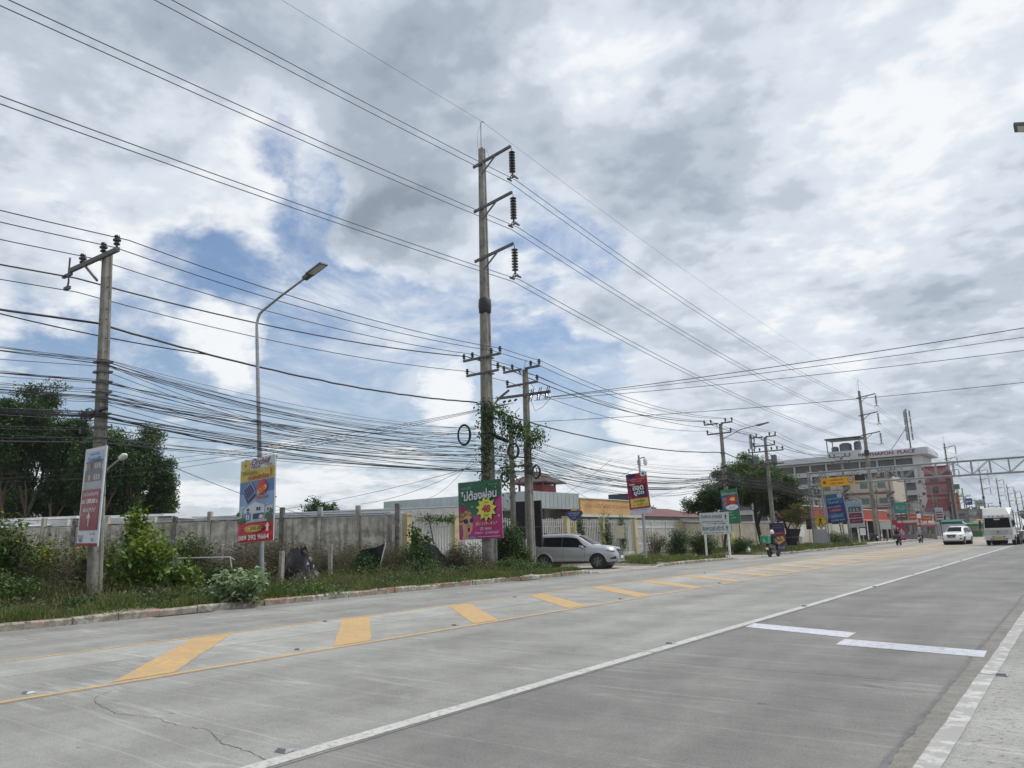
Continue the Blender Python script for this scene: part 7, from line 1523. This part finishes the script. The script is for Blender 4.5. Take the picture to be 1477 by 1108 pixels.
# ================================================================== the street further on
# white apartment block
BW = mat('block_white', (.52, .52, .51), .85, var=.06, scale=.15, dirt=((.36, .36, .35), .4, .12))
LOUV = mat('louvre_grey', (.125, .125, .13), .7, var=.15, scale=.4)
t = thing('apartment_block', 'long white apartment block with grey louvred bands and red lettering on its roof edge', 'building', (-28.6, 200, 0))
b = MB(); b.box(-46, 0, 1.2, 14, 0, 19); b.build('walls', BW, t)
fl = [18.45-2.95*k for k in range(7)]
b = MB()
for z in fl: b.box(-46, -1.9, 0, 1.2, z-2.95, z-1.85); b.box(-46.05, -1.9, -.12, .02, z-1.95, z-1.80)
b.box(-46, -1.9, .0, 1.2, 18.46, 18.9); b.build('balcony_parapets', BW, t)
b = MB(); b.box(-1.9, 0, -.1, 1.25, 0, 19.2); b.build('stair_wall', mat('block_side', (.56, .56, .55), .85, var=.05, scale=.2), t)
b = MB()
for k in range(12): b.box(-2.1-k*4.0+.0, -1.8-k*4.0, -.05, 1.1, 0, 18.46)
b.build('columns', BW, t)
for z in fl[:6]:
    for k in range(11):
        b = MB(); x0 = -2.1-(k+1)*4.0+.3; b.box(x0, x0+3.7, .7, .78, z-1.84, z-.02)
        b.build('louvre_screen' if (k+int(z)) % 5 else 'dark_opening', LOUV if (k+int(z)) % 5 else DARKW, t)
b = MB(); b.faces([(-47, -1.2, 18.9), (1.6, -1.2, 19.1), (1.6, 15, 19.1), (-47, 15, 18.9), (-47, -1.2, 20.1), (1.6, -1.2, 20.7), (1.0, 9, 21.2), (-46.5, 9, 21.0), (1.6, 15, 20.2), (-47, 15, 20.0)], [(3, 2, 1, 0), (0, 1, 5, 4), (4, 5, 6, 7), (7, 6, 8, 9), (1, 2, 8, 6, 5), (0, 4, 7, 9, 3), (2, 3, 9, 8)]); b.build('roof', mat('block_metal_roof', (.50, .52, .55), .45, .25, var=.06, scale=.1), t)
q = MB(); letters(q, 'PATTHAPON  PLACE', -7.4, 19.95, 12.6, .85, -1.26, .03); q.build('lettering', flat('sign_dark_red', (.20, .03, .04), .6), t)
t = thing('roof_tank_shelter', 'black canopy over water tanks on the roof of the white apartment block', 'roof shelter', (-45.5, 203, 0))
b = MB(); b.box(-4.4, 3.6, -3, 3, 19.5, 21.5); b.build('platform', BW, t); b = MB(); b.box(-4.7, 3.9, -3.2, 3.2, 24.6, 24.9); b.build('canopy', BLACK, t)
b = MB(); [b.box(x-.1, x+.1, y-.1, y+.1, 21.5, 24.6) for x in (-4.3, 3.5) for y in (-2.8, 2.8)]; b.build('posts', DSTEEL, t)
TK = mat('tank_grey', (.14, .155, .17), .5, .2, var=.2, scale=.5)
for x, r, h in ((-3.1, .9, 1.5), (-.5, 1.5, 2.2), (2.4, .9, 2.4)): b = MB(); b.lathe([(r, 21.5), (r, 21.5+h*.85), (r*.6, 21.5+h)], 14, Matrix.Translation((x, 0, 0))); b.build('tank', TK, t, smooth=True, ang=40)
def mast(label, x, y, z0, z1, n):
    t = thing('antenna_mast', label, 'antenna mast', (x, y, 0)); b = MB(); b.cyl((0, 0, 0), (0, 0, z1), .18, n=6); b.build('mast_pole', DSTEEL, t)
    for k in range(n):
        zz = z1-1.3-k*1.9; b = MB()
        for a in (0.3, 2.4, 4.5): b.cbox(.75*math.cos(a), .75*math.sin(a), zz, .34, .3, 1.7); b.beam((0, 0, zz), (.75*math.cos(a), .75*math.sin(a), zz), .08)
        b.build('antenna_panels', mat('antenna_grey', (.26, .29, .29), .6, var=.2, scale=.6), t)
    return t
m1 = mast('phone mast with grey antenna panels on the right end of the white apartment block', -31.6, 206, 20, 31.2, 4)
b = MB(); b.beam((0, 0, 27), (-5.2, 0, 20.3), .12); b.build('stay', DSTEEL, m1)
mast('thin phone mast with long panels at the left end of the white apartment block', -70.2, 203, 20, 28.6, 2)
# beige block in front
BB = mat('beige_block', (.50, .45, .36), .85, var=.06, scale=.3, dirt=((.36, .33, .28), .4, .3)); BRN = mat('brown_band', (.17, .085, .07), .8)
t = thing('apartment_block', 'cream apartment block with thin brown bands and small green windows behind the gantry', 'building', (-26.7, 150, 0))
b = MB(); b.box(-13.5, 0, 0, 12, 0, 11.3); b.build('walls', BB, t)
b = MB(); [b.box(-13.5, .1, -.12, 0, z, z+.35) for z in (2.6, 5.4, 8.15, 11.0)]; b.build('bands', BRN, t)
for z in (3.6, 6.4, 9.2):
    for x in (-12.2, -8.6, -5.6, -2.6): b = MB(); b.box(x, x+1.3, -.05, .0, z, z+1.0); b.build('window', mat('green_glass', (.10, .17, .15), .2, var=.3), t)
# pink narrow building
t = thing('townhouse', 'narrow pink and dark red townhouse of several storeys beside the white apartment block', 'building', (-22.3, 190, 0))
PK = mat('pink_render', (.30, .145, .145), .8, var=.08, scale=.5); DR = mat('dark_red_band', (.19, .05, .05), .8)
b = MB(); b.box(-4.9, 0, 0, 3, 5.6, 15.4); b.build('upper_walls', PK, t); b = MB(); b.box(-5.4, -1.0, -.6, 3, 0, 5.6); b.build('lower_walls', mat('townhouse_grey', (.50, .50, .50), .8, var=.08), t)
b = MB(); [b.box(-5.0, .1, -.15, 0, z, z+.4) for z in (8.6, 11.4, 13.2, 14.9)]; b.build('bands', DR, t)
b = MB(); b.faces([(-5.7, -1.6, 5.5), (-.9, -1.6, 5.5), (-1.2, 0, 8.0), (-4.9, 0, 8.0), (-5.7, -1.6, 5.4), (-.9, -1.6, 5.4)], [(0, 1, 2, 3), (4, 5, 1, 0)]); b.build('sloping_roof', DR, t)
b = MB(); b.box(-.7, .25, -.4, 3, 0, 14); b.build('side_shaft', mat('shaft_dark', (.12, .07, .075), .8), t)
for x, z, w_, h_ in ((-3.9, 9.4, 1.4, 1.3), (-3.9, 12.0, 1.4, 1.0), (-4.6, 3.1, 2.8, 1.3)): b = MB(); b.box(x, x+w_, -.75 if z < 5 else -.16, -.6 if z < 5 else -.0, z, z+h_); b.build('window', DARKW, t)
# restaurant with a red fascia along the road
t = thing('restaurant', 'low roadside restaurant with a long orange-red fascia and dark open front', 'building', (-27, 88, 0))
RF = mat('red_fascia', (.36, .065, .035), .6, var=.10, scale=.4, dirt=((.26, .06, .04), .4, .5))
b = MB(); b.box(-1.2, 0, 0, 55, 3.35, 4.75); b.build('fascia', RF, t); b = MB(); b.box(-1.25, .05, 0, 55, 4.76, 4.9); b.build('fascia_cap', PALEW, t)
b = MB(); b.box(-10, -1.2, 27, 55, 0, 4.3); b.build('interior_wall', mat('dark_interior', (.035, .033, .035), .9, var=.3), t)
b = MB(); b.faces([(.0, 30, 3.34), (1.9, 30, 3.0), (1.9, 55, 3.0), (0, 55, 3.34), (0, 30, 3.30), (1.9, 30, 2.96), (1.9, 55, 2.96), (0, 55, 3.30)], [(0, 1, 2, 3), (7, 6, 5, 4), (1, 5, 6, 2), (0, 4, 5, 1)]); b.build('awning', RF, t)
for k in range(6): b = MB(); b.box(1.6, 1.75, 31+k*4.6, 31.15+k*4.6, 0, 3.0); b.build('awning_post', WHITE, t)
t = thing('boundary_wall', 'pale cream panel wall between the gantry and the restaurant front', 'wall', (-26.6, 89, 0)); b = MB(); b.box(-.1, .1, 0, 25, 0, 2.55); b.build('wall_panels', mat('cream_panels', (.56, .54, .46), .8, var=.08, scale=.5, streak=((.5, 2, .3), .25)), t)
for k in range(6): b = MB(); b.box(-.16, .16, k*5-.16, k*5+.16, 0, 2.7); b.build('pilaster', PIL, t)
t = thing('white_noticeboard', 'white notice sheets on the wall beside the black traffic light', 'notice', (-26.3, 90.5, 0)); b = MB(); b.box(0, .05, -1.6, .6, 1.1, 2.2); b.build('sheet', WHITE, t)
# shops along the left side of the road
def shop(label, x0, x1, y0, y1, h, wall, roofc, awn, seed, sign=None, floors=1):
    rd = random.Random(seed); t = thing('shop_building', label, 'building', (x1, y0, 0), 0, 'shops along the left side of the road')
    wm = mat('shop_wall_%d' % seed, wall, .85, var=.12, scale=.4, dirt=((.2, .19, .17), .4, .4)); W = x0-x1; D_ = y1-y0
    b = MB(); b.box(W, 0, 0, D_, 0, h); b.build('walls', wm, t)
    b = MB(); b.box(W-.3, .3, -.3, D_+.3, h, h+.2); b.build('roof', mat('shop_roof_%d' % seed, roofc, .7, var=.1), t)
    b = MB(); b.box(.0, .06, .4, D_-.4, 0, 2.6); b.box(W+.5, -.4, -.06, 0, 0, 2.5); b.build('shopfront', mat('shop_dark', (.05, .05, .055), .6, var=.5, scale=1), t)
    b = MB(); b.faces([(.0, .1, 3.1), (1.8, .1, 2.6), (1.8, D_-.1, 2.6), (0, D_-.1, 3.1), (0, .1, 3.05), (1.8, .1, 2.55), (1.8, D_-.1, 2.55), (0, D_-.1, 3.05)], [(0, 1, 2, 3), (7, 6, 5, 4), (1, 5, 6, 2), (0, 4, 5, 1), (3, 2, 6, 7)]); b.faces([(W+.3, .0, 3.1), (-.2, .0, 3.1), (-.2, -1.4, 2.65), (W+.3, -1.4, 2.65)], [(0, 1, 2, 3)]); b.build('awning', mat('awning_%d' % seed, awn, .7, var=.12), t)
    for f in range(1, floors):
        for k in range(int(D_/3)): b = MB(); b.box(.0, .05, k*3+.8, k*3+2.2, f*3.1+.9, f*3.1+2.2); b.build('window', DARKW, t)
        for k in range(max(1, int(-W/3))): b = MB(); b.box(W+k*3+.8, W+k*3+2.2, -.05, 0, f*3.1+.9, f*3.1+2.2); b.build('window', DARKW, t)
    return t
shops = [(-33, -25.6, 146, 156, 4.0, (.40, .38, .35), (.30, .10, .08), (.17, .08, .06), 1, 'low shop with a brown awning just past the restaurant'),
         (-33, -25.2, 158, 168, 6.6, (.44, .43, .40), (.25, .25, .25), (.20, .08, .05), 2, 'two-storey shophouse with an orange awning in front of the white apartment block'),
         (-34, -25.4, 170, 182, 4.2, (.50, .49, .46), (.35, .36, .37), (.30, .31, .32), 1, 'pale single-storey shop between the shophouse and the pink townhouse'),
         (-33, -26.0, 205, 216, 8.6, (.42, .36, .30), (.30, .20, .15), (.22, .08, .05), 3, 'three-storey shop building beyond the pink townhouse'),
         (-32, -23.0, 222, 240, 6.2, (.30, .29, .28), (.20, .20, .2), (.14, .20, .15), 2, 'grey two-storey shop beyond the yellow pylon'),
         (-32, -22.5, 250, 285, 5.2, (.25, .24, .23), (.16, .16, .16), (.30, .16, .10), 1, 'long dark roadside shed far along the road'),
         (-34, -22.0, 300, 360, 7.6, (.22, .215, .21), (.16, .16, .17), (.14, .14, .14), 2, 'dark long building far away left of the truck')]
for i, (x0, x1, y0, y1, h, wc, rc, ac, fl_, lb) in enumerate(shops): shop(lb, x0, x1, y0, y1, h, wc, rc, ac, 100+i, floors=fl_)
t = thing('warehouse', 'long grey warehouse at the end of the road, right of the truck', 'building', (4, 420, 0)); b = MB(); b.box(-26, 60, 0, 30, 0, 7.4); b.build('walls', mat('far_grey', (.20, .20, .20), .9, var=.15, scale=.1), t); b = MB(); b.box(-27, 61, -1, 31, 7.4, 8.0); b.build('roof', mat('far_roof', (.34, .35, .37), .6), t)
t = thing('shed', 'low white-roofed shed far beyond the truck at the right edge', 'shed', (-6, 380, 0)); b = MB(); b.box(0, 40, 0, 12, 0, 3.6); b.build('walls', mat('far_wall2', (.25, .24, .24), .9), t); b = MB(); b.faces([(-1, -1, 3.6), (41, -1, 3.6), (41, 6, 5.8), (-1, 6, 5.8), (41, 13, 3.6), (-1, 13, 3.6)], [(0, 1, 2, 3), (3, 2, 4, 5), (0, 3, 5), (1, 4, 2)]); b.build('roof', RW, t)
# a far line of trees closing the view
for i, (x, y, h) in enumerate(((-46, 330, 9), (-38, 370, 10), (-30, 400, 9), (-20, 440, 9), (-6, 460, 10), (10, 470, 9), (-60, 300, 10), (-120, 240, 12), (-150, 210, 11), (-100, 260, 11))):
    tree('far hazy green tree closing the view at the end of the street', x, y, h, 4, .3, 900, L_DARK, 300+i, .2, 'far trees beyond the street', lsize=1.4, clump=2.4, twig=2)
# street signs and stalls
def small_sign(label, x, y, z0, z1, w, cols, post=True, txt_=None, tc=(.6, .6, .6), rz=0, group='small signs in front of the shops', cat='sign'):
    t = thing('shop_sign', label, cat, (x, y, 0), rz, group); H_ = z1-z0
    b = MB(); b.box(-w/2, w/2, 0, .12, z0, z1); b.build('sign_panel', flat('sg_%d_%d' % (int(sum(cols[0])*100), int(x*y) % 97), cols[0], .6), t)
    for k, c in enumerate(cols[1:]):
        n = len(cols)-1; a = z0+H_*.08+H_*.84*k/n; q = MB(); pane(q, -w*.44, w*.44, a+.04*H_, a+H_*.84/n-.02*H_, -.004); q.build('printed_panel', flat('sgp_%02x%02x%02x' % tuple(int(v*255) for v in c), c, .5), t)
    if txt_: art('lettering', tc, t, lambda b: letters(b, txt_, 0, (z0+z1)/2, w*.76, H_*.34, -.009, .02))
    if post: b = MB(); b.box(-.06, .06, .13, .25, 0, z1-.2); b.build('post', DSTEEL, t)
    return t
small_sign('teal-green square sign on a black post above the motorcyclist in black', -19.45, 112, 3.75, 5.2, 1.55, [(.02, .20, .19), (.025, .23, .22)], txt_='Q', tc=(.35, .30, .08))
small_sign('dark red small sign under the teal-green sign', -19.4, 112.3, 3.1, 3.6, 1.3, [(.10, .03, .04), (.22, .05, .06)], post=False, txt_='ร้านอาหาร')
small_sign('orange-red sign board left of its orange twin, past the teal-green sign', -20.8, 130, 3.1, 3.9, 1.5, [(.45, .08, .03), (.50, .10, .04)], txt_='ก๋วยเตี๋ยว', tc=(.6, .5, .4))
small_sign('orange sign board nearer the house banner', -19.2, 131, 2.85, 3.6, 1.4, [(.45, .10, .03), (.48, .12, .04)], txt_='อาหารตามสั่ง', tc=(.6, .5, .3))
small_sign('white-framed house banner with dark red panels left of the white car', -17.6, 132, 2.95, 4.75, 1.05, [(.48, .48, .52), (.22, .03, .06), (.20, .02, .05), (.10, .11, .13), (.26, .34, .44)])
small_sign('blue sign with a white mark on a post far along the road', -23.5, 230, 7.5, 9.2, 1.7, [(.03, .06, .25), (.04, .09, .32)], txt_='P', tc=(.6, .65, .7))
small_sign('grey sign on posts far along the road right of the blue one', -21.2, 230, 7.0, 8.6, 1.9, [(.28, .30, .28), (.33, .35, .32)], txt_='24', tc=(.1, .12, .1))
small_sign('red stacked sign board with gold foot on the yellow pylon', -26.5, 226, 6.4, 10.7, 2.8, [(.30, .20, .09), (.32, .19, .08), (.26, .03, .04), (.34, .07, .06), (.26, .03, .04)])
small_sign('tilted dark green sign on top of the yellow pylon', -25.4, 226.5, 11.6, 12.9, 1.6, [(.03, .10, .06), (.04, .14, .08)], rz=.4)
t = thing('sign_pylon', 'yellow framed sign pylon beyond the pink townhouse', 'pylon', (-24.5, 226, 0)); b = MB(); [b.beam((x, 0, 0), (x, 0, 11.8), .25) for x in (-.6, .4)]; [b.beam((-.6, 0, 1.5+k*2), (.4, 0, 2.5+k*2), .14) for k in range(5)]; b.build('frame', flat('pylon_yellow', (.32, .25, .05), .6), t)
small_sign('magenta drink banner on the pavement left of the motorcyclist in black', -18.7, 106, .3, 2.4, 1.0, [(.30, .02, .08), (.40, .10, .18), (.30, .02, .07)], post=False, txt_='ชาเย็น')
small_sign('pair of pale boards hanging at the shopfront behind the first motorcyclist', -20.3, 105.5, 1.7, 2.7, 1.3, [(.45, .48, .46), (.50, .52, .50)])
small_sign('small white lit box sign above the pavement right of the black post', -17.2, 111, 3.0, 3.6, .45, [(.75, .74, .70)])
small_sign('white panel sign beside the green stall', -17.3, 149, .3, 2.5, 1.9, [(.42, .42, .50), (.46, .46, .54)], post=False)
def stall(label, x, y, w, d, h, col, col2, seed):
    t = thing('market_stall', label, 'stall', (x, y, 0), 0, 'stalls on the pavement'); cm = mat('stall_%d' % seed, col, .8, var=.15, scale=1)
    b = MB(); b.faces([(-w/2, -d/2, h-.35), (w/2, -d/2, h-.35), (w/2, d/2, h), (-w/2, d/2, h), (-w/2, -d/2, h-.75), (w/2, -d/2, h-.75)], [(0, 1, 2, 3), (4, 5, 1, 0)]); b.build('canopy', cm, t)
    for sx in (-1, 1):
        for sy in (-1, 1): b = MB(); b.box(sx*w*.48-.03, sx*w*.48+.03, sy*d*.48-.03, sy*d*.48+.03, 0, h-.3); b.build('post', STEEL, t)
    b = MB(); b.box(-w*.42, w*.42, -d*.3, d*.1, 0, .95); b.build('counter', mat('stallc_%d' % seed, col2, .8, var=.2), t)
    rd = random.Random(seed)
    for k in range(7): b = MB(); x_ = -w*.38+k*w*.125; hh_ = rd.uniform(.15, .45); b.lathe([(.09, .95), (.12, .97), (.12, .95+hh_*.7), (.06, .95+hh_)], 8, Matrix.Translation((x_, -d*.1, 0))); b.build('goods', flat('goods_%d' % (k % 4), [(.5, .5, .48), (.35, .06, .05), (.45, .33, .08), (.08, .2, .1)][k % 4]), t)
stall('stall with a brown-red canopy left of the grey-jacketed motorcyclist', -20.8, 122, 3.6, 3, 2.9, (.17, .08, .07), (.22, .22, .22), 1)
stall('stall with a pink canopy and crowded counter on the pavement', -19.4, 131, 3.0, 2.6, 2.6, (.26, .13, .12), (.25, .22, .2), 2)
stall('stall under a dark green sheet left of the white car', -17.0, 140, 3.2, 3, 3.0, (.015, .10, .075), (.28, .28, .32), 3)
stall('bright green stall directly left of the white car', -15.6, 158, 2.2, 2.4, 2.6, (.03, .15, .04), (.04, .18, .05), 4)
stall('small stall with a red and white canopy behind the white car', -16.5, 185, 3.0, 3, 3.4, (.26, .12, .12), (.2, .2, .2), 5)
stall('yellow-topped stall behind the white car', -16.3, 176, 2.8, 3, 2.9, (.30, .20, .05), (.2, .2, .2), 6)
t = thing('market_umbrella', 'large faded parasol standing among the stalls', 'parasol', (-19.2, 165, 0)); b = MB(); b.lathe([(1.7, 2.3), (.9, 2.85), (.05, 3.1)], 10); b.build('canopy', flat('parasol_grey', (.35, .38, .38)), t); b = MB(); b.cyl((0, 0, 0), (0, 0, 3.0), .04); b.build('pole', STEEL, t)
scooter('motorcycle parked at the restaurant front', (-21.6, 104.5, .2), R(40), (.02, .02, .02), group='parked motorcycles')
t = thing('bollard', 'short red and white marker post at the pavement edge near the restaurant', 'bollard', (-19.1, 96.5, .15)); b = MB(); b.lathe([(.10, 0), (.09, .1), (.06, .12), (.06, 1.0), (.02, 1.05)], 10); b.build('post', WHITE, t); b = MB(); b.lathe([(.065, .5), (.065, .7)], 10); b.build('red_band', flat('band_red', (.4, .04, .03)), t)
t = thing('fire_extinguisher_box', 'small red box fixed beside the gantry leg', 'red box', (-23.6, 85.5, 0)); b = MB(); b.box(-.25, .25, 0, .2, 1.9, 2.6); b.build('box', flat('box_red', (.25, .02, .03)), t); b = MB(); b.box(-.04, .04, .2, .28, 0, 2.5); b.build('post', DSTEEL, t)
# air conditioners, tanks and wires cluttering the fronts
ACM = mat('air_conditioner', (.38, .39, .38), .6, var=.2)
for i, (x, y, z) in enumerate(((-29.4, 198.6, 12.2), (-28.9, 198.6, 9.3), (-29.6, 198.6, 6.4), (-28.4, 198.6, 15.1), (-27.2, 149.3, 7.2), (-30.6, 149.3, 4.5), (-24.4, 157.4, 4.2), (-24.4, 160.2, 4.2), (-24.8, 163.2, 4.3))):
    t = thing('air_conditioner', ['air conditioner box on the end wall of the white block, second from top', 'air conditioner box on the end wall of the white block, third from top', 'lowest air conditioner box on the end wall of the white block', 'topmost air conditioner box on the end wall of the white block', 'air conditioner box high on the right end of the cream block', 'air conditioner box low on the front of the cream block', 'nearest air conditioner on the two-storey shophouse', 'middle air conditioner on the two-storey shophouse', 'farthest air conditioner on the two-storey shophouse'][i], 'air conditioner', (x, y, z), 0, 'air conditioners on the building fronts')
    b = MB(); b.box(-.55, .55, -.2, .3, 0, .8); b.build('casing', ACM, t); q = MB(); poly(q, ell(-.1, .4, .3, .3, 12), -.204); q.build('fan_grille', BLACK, t)
for i, (x, y, h, tl) in enumerate(((-24.3, 91, 7.4, .02), (-23.8, 99, 7.0, -.03), (-24.6, 105, 8.2, .03), (-22.7, 113, 8.0, .05), (-22.0, 119, 7.6, -.02), (-21.0, 126, 7.0, .03), (-21.8, 144, 7.5, .0), (-20.7, 153, 7.2, .02), (-20.5, 172, 7.8, -.02))):
    t = thing('service_pole', ['thin service pole just behind the grey-framed board', 'thin leaning service pole in front of the restaurant fascia', 'taller thin service pole at the start of the restaurant awning', 'thin service pole leaning right near the restaurant end', 'thin service pole behind the teal-green sign', 'thin service pole near the brown-red stall', 'thin service pole beyond the pink-canopied stall', 'thin service pole among the shops near the green stall', 'farthest thin service pole among the stalls'][i], 'pole', (x, y, .1), 0, 'thin service poles in front of the shops', tilt=(0, tl))
    b = MB(); b.cyl((0, 0, 0), (0, 0, h), .09, .06, n=8); b.build('pole_shaft', CONC, t); b = MB(); b.beam((-.5, 0, h-.5), (.5, 0, h-.5), .07); b.cbox(.1, -.15, h-1.3, .3, .2, .45); b.build('bracket', DSTEEL, t)
small_sign('green menu board hanging at the end of the restaurant awning', -22.2, 128, 1.9, 3.3, 1.6, [(.05, .10, .07), (.10, .16, .10)], txt_='เมนู')
small_sign('red and white drink sign beside the brown-red stall', -21.9, 120, 1.6, 3.0, .9, [(.30, .04, .05), (.45, .42, .42), (.30, .04, .05)], post=False)
small_sign('yellow hanging sign over the shophouse door', -24.2, 160, 3.2, 3.9, 1.6, [(.35, .27, .05), (.42, .33, .06)], post=False, txt_='ร้านยา', tc=(.3, .04, .03))
# air: thin haze, so that the far end of the street softens
hz = MB(); hz.box(-1510, 1510, -1510, 1810, -1.2, 45); ho = hz.build('haze', bpy.data.materials.new('haze_air')); ho['kind'] = 'stuff'
hm = ho.data.materials[0]; hm.use_nodes = True; hm.node_tree.nodes.clear(); ht = NG(hm.node_tree); pv = ht.n('ShaderNodeVolumePrincipled'); pv.inputs['Color'].default_value = (.86, .9, .95, 1); pv.inputs['Density'].default_value = .00016; pv.inputs['Anisotropy'].default_value = .3
mo = ht.n('ShaderNodeOutputMaterial'); hm.node_tree.links.new(pv.outputs[0], mo.inputs['Volume'])
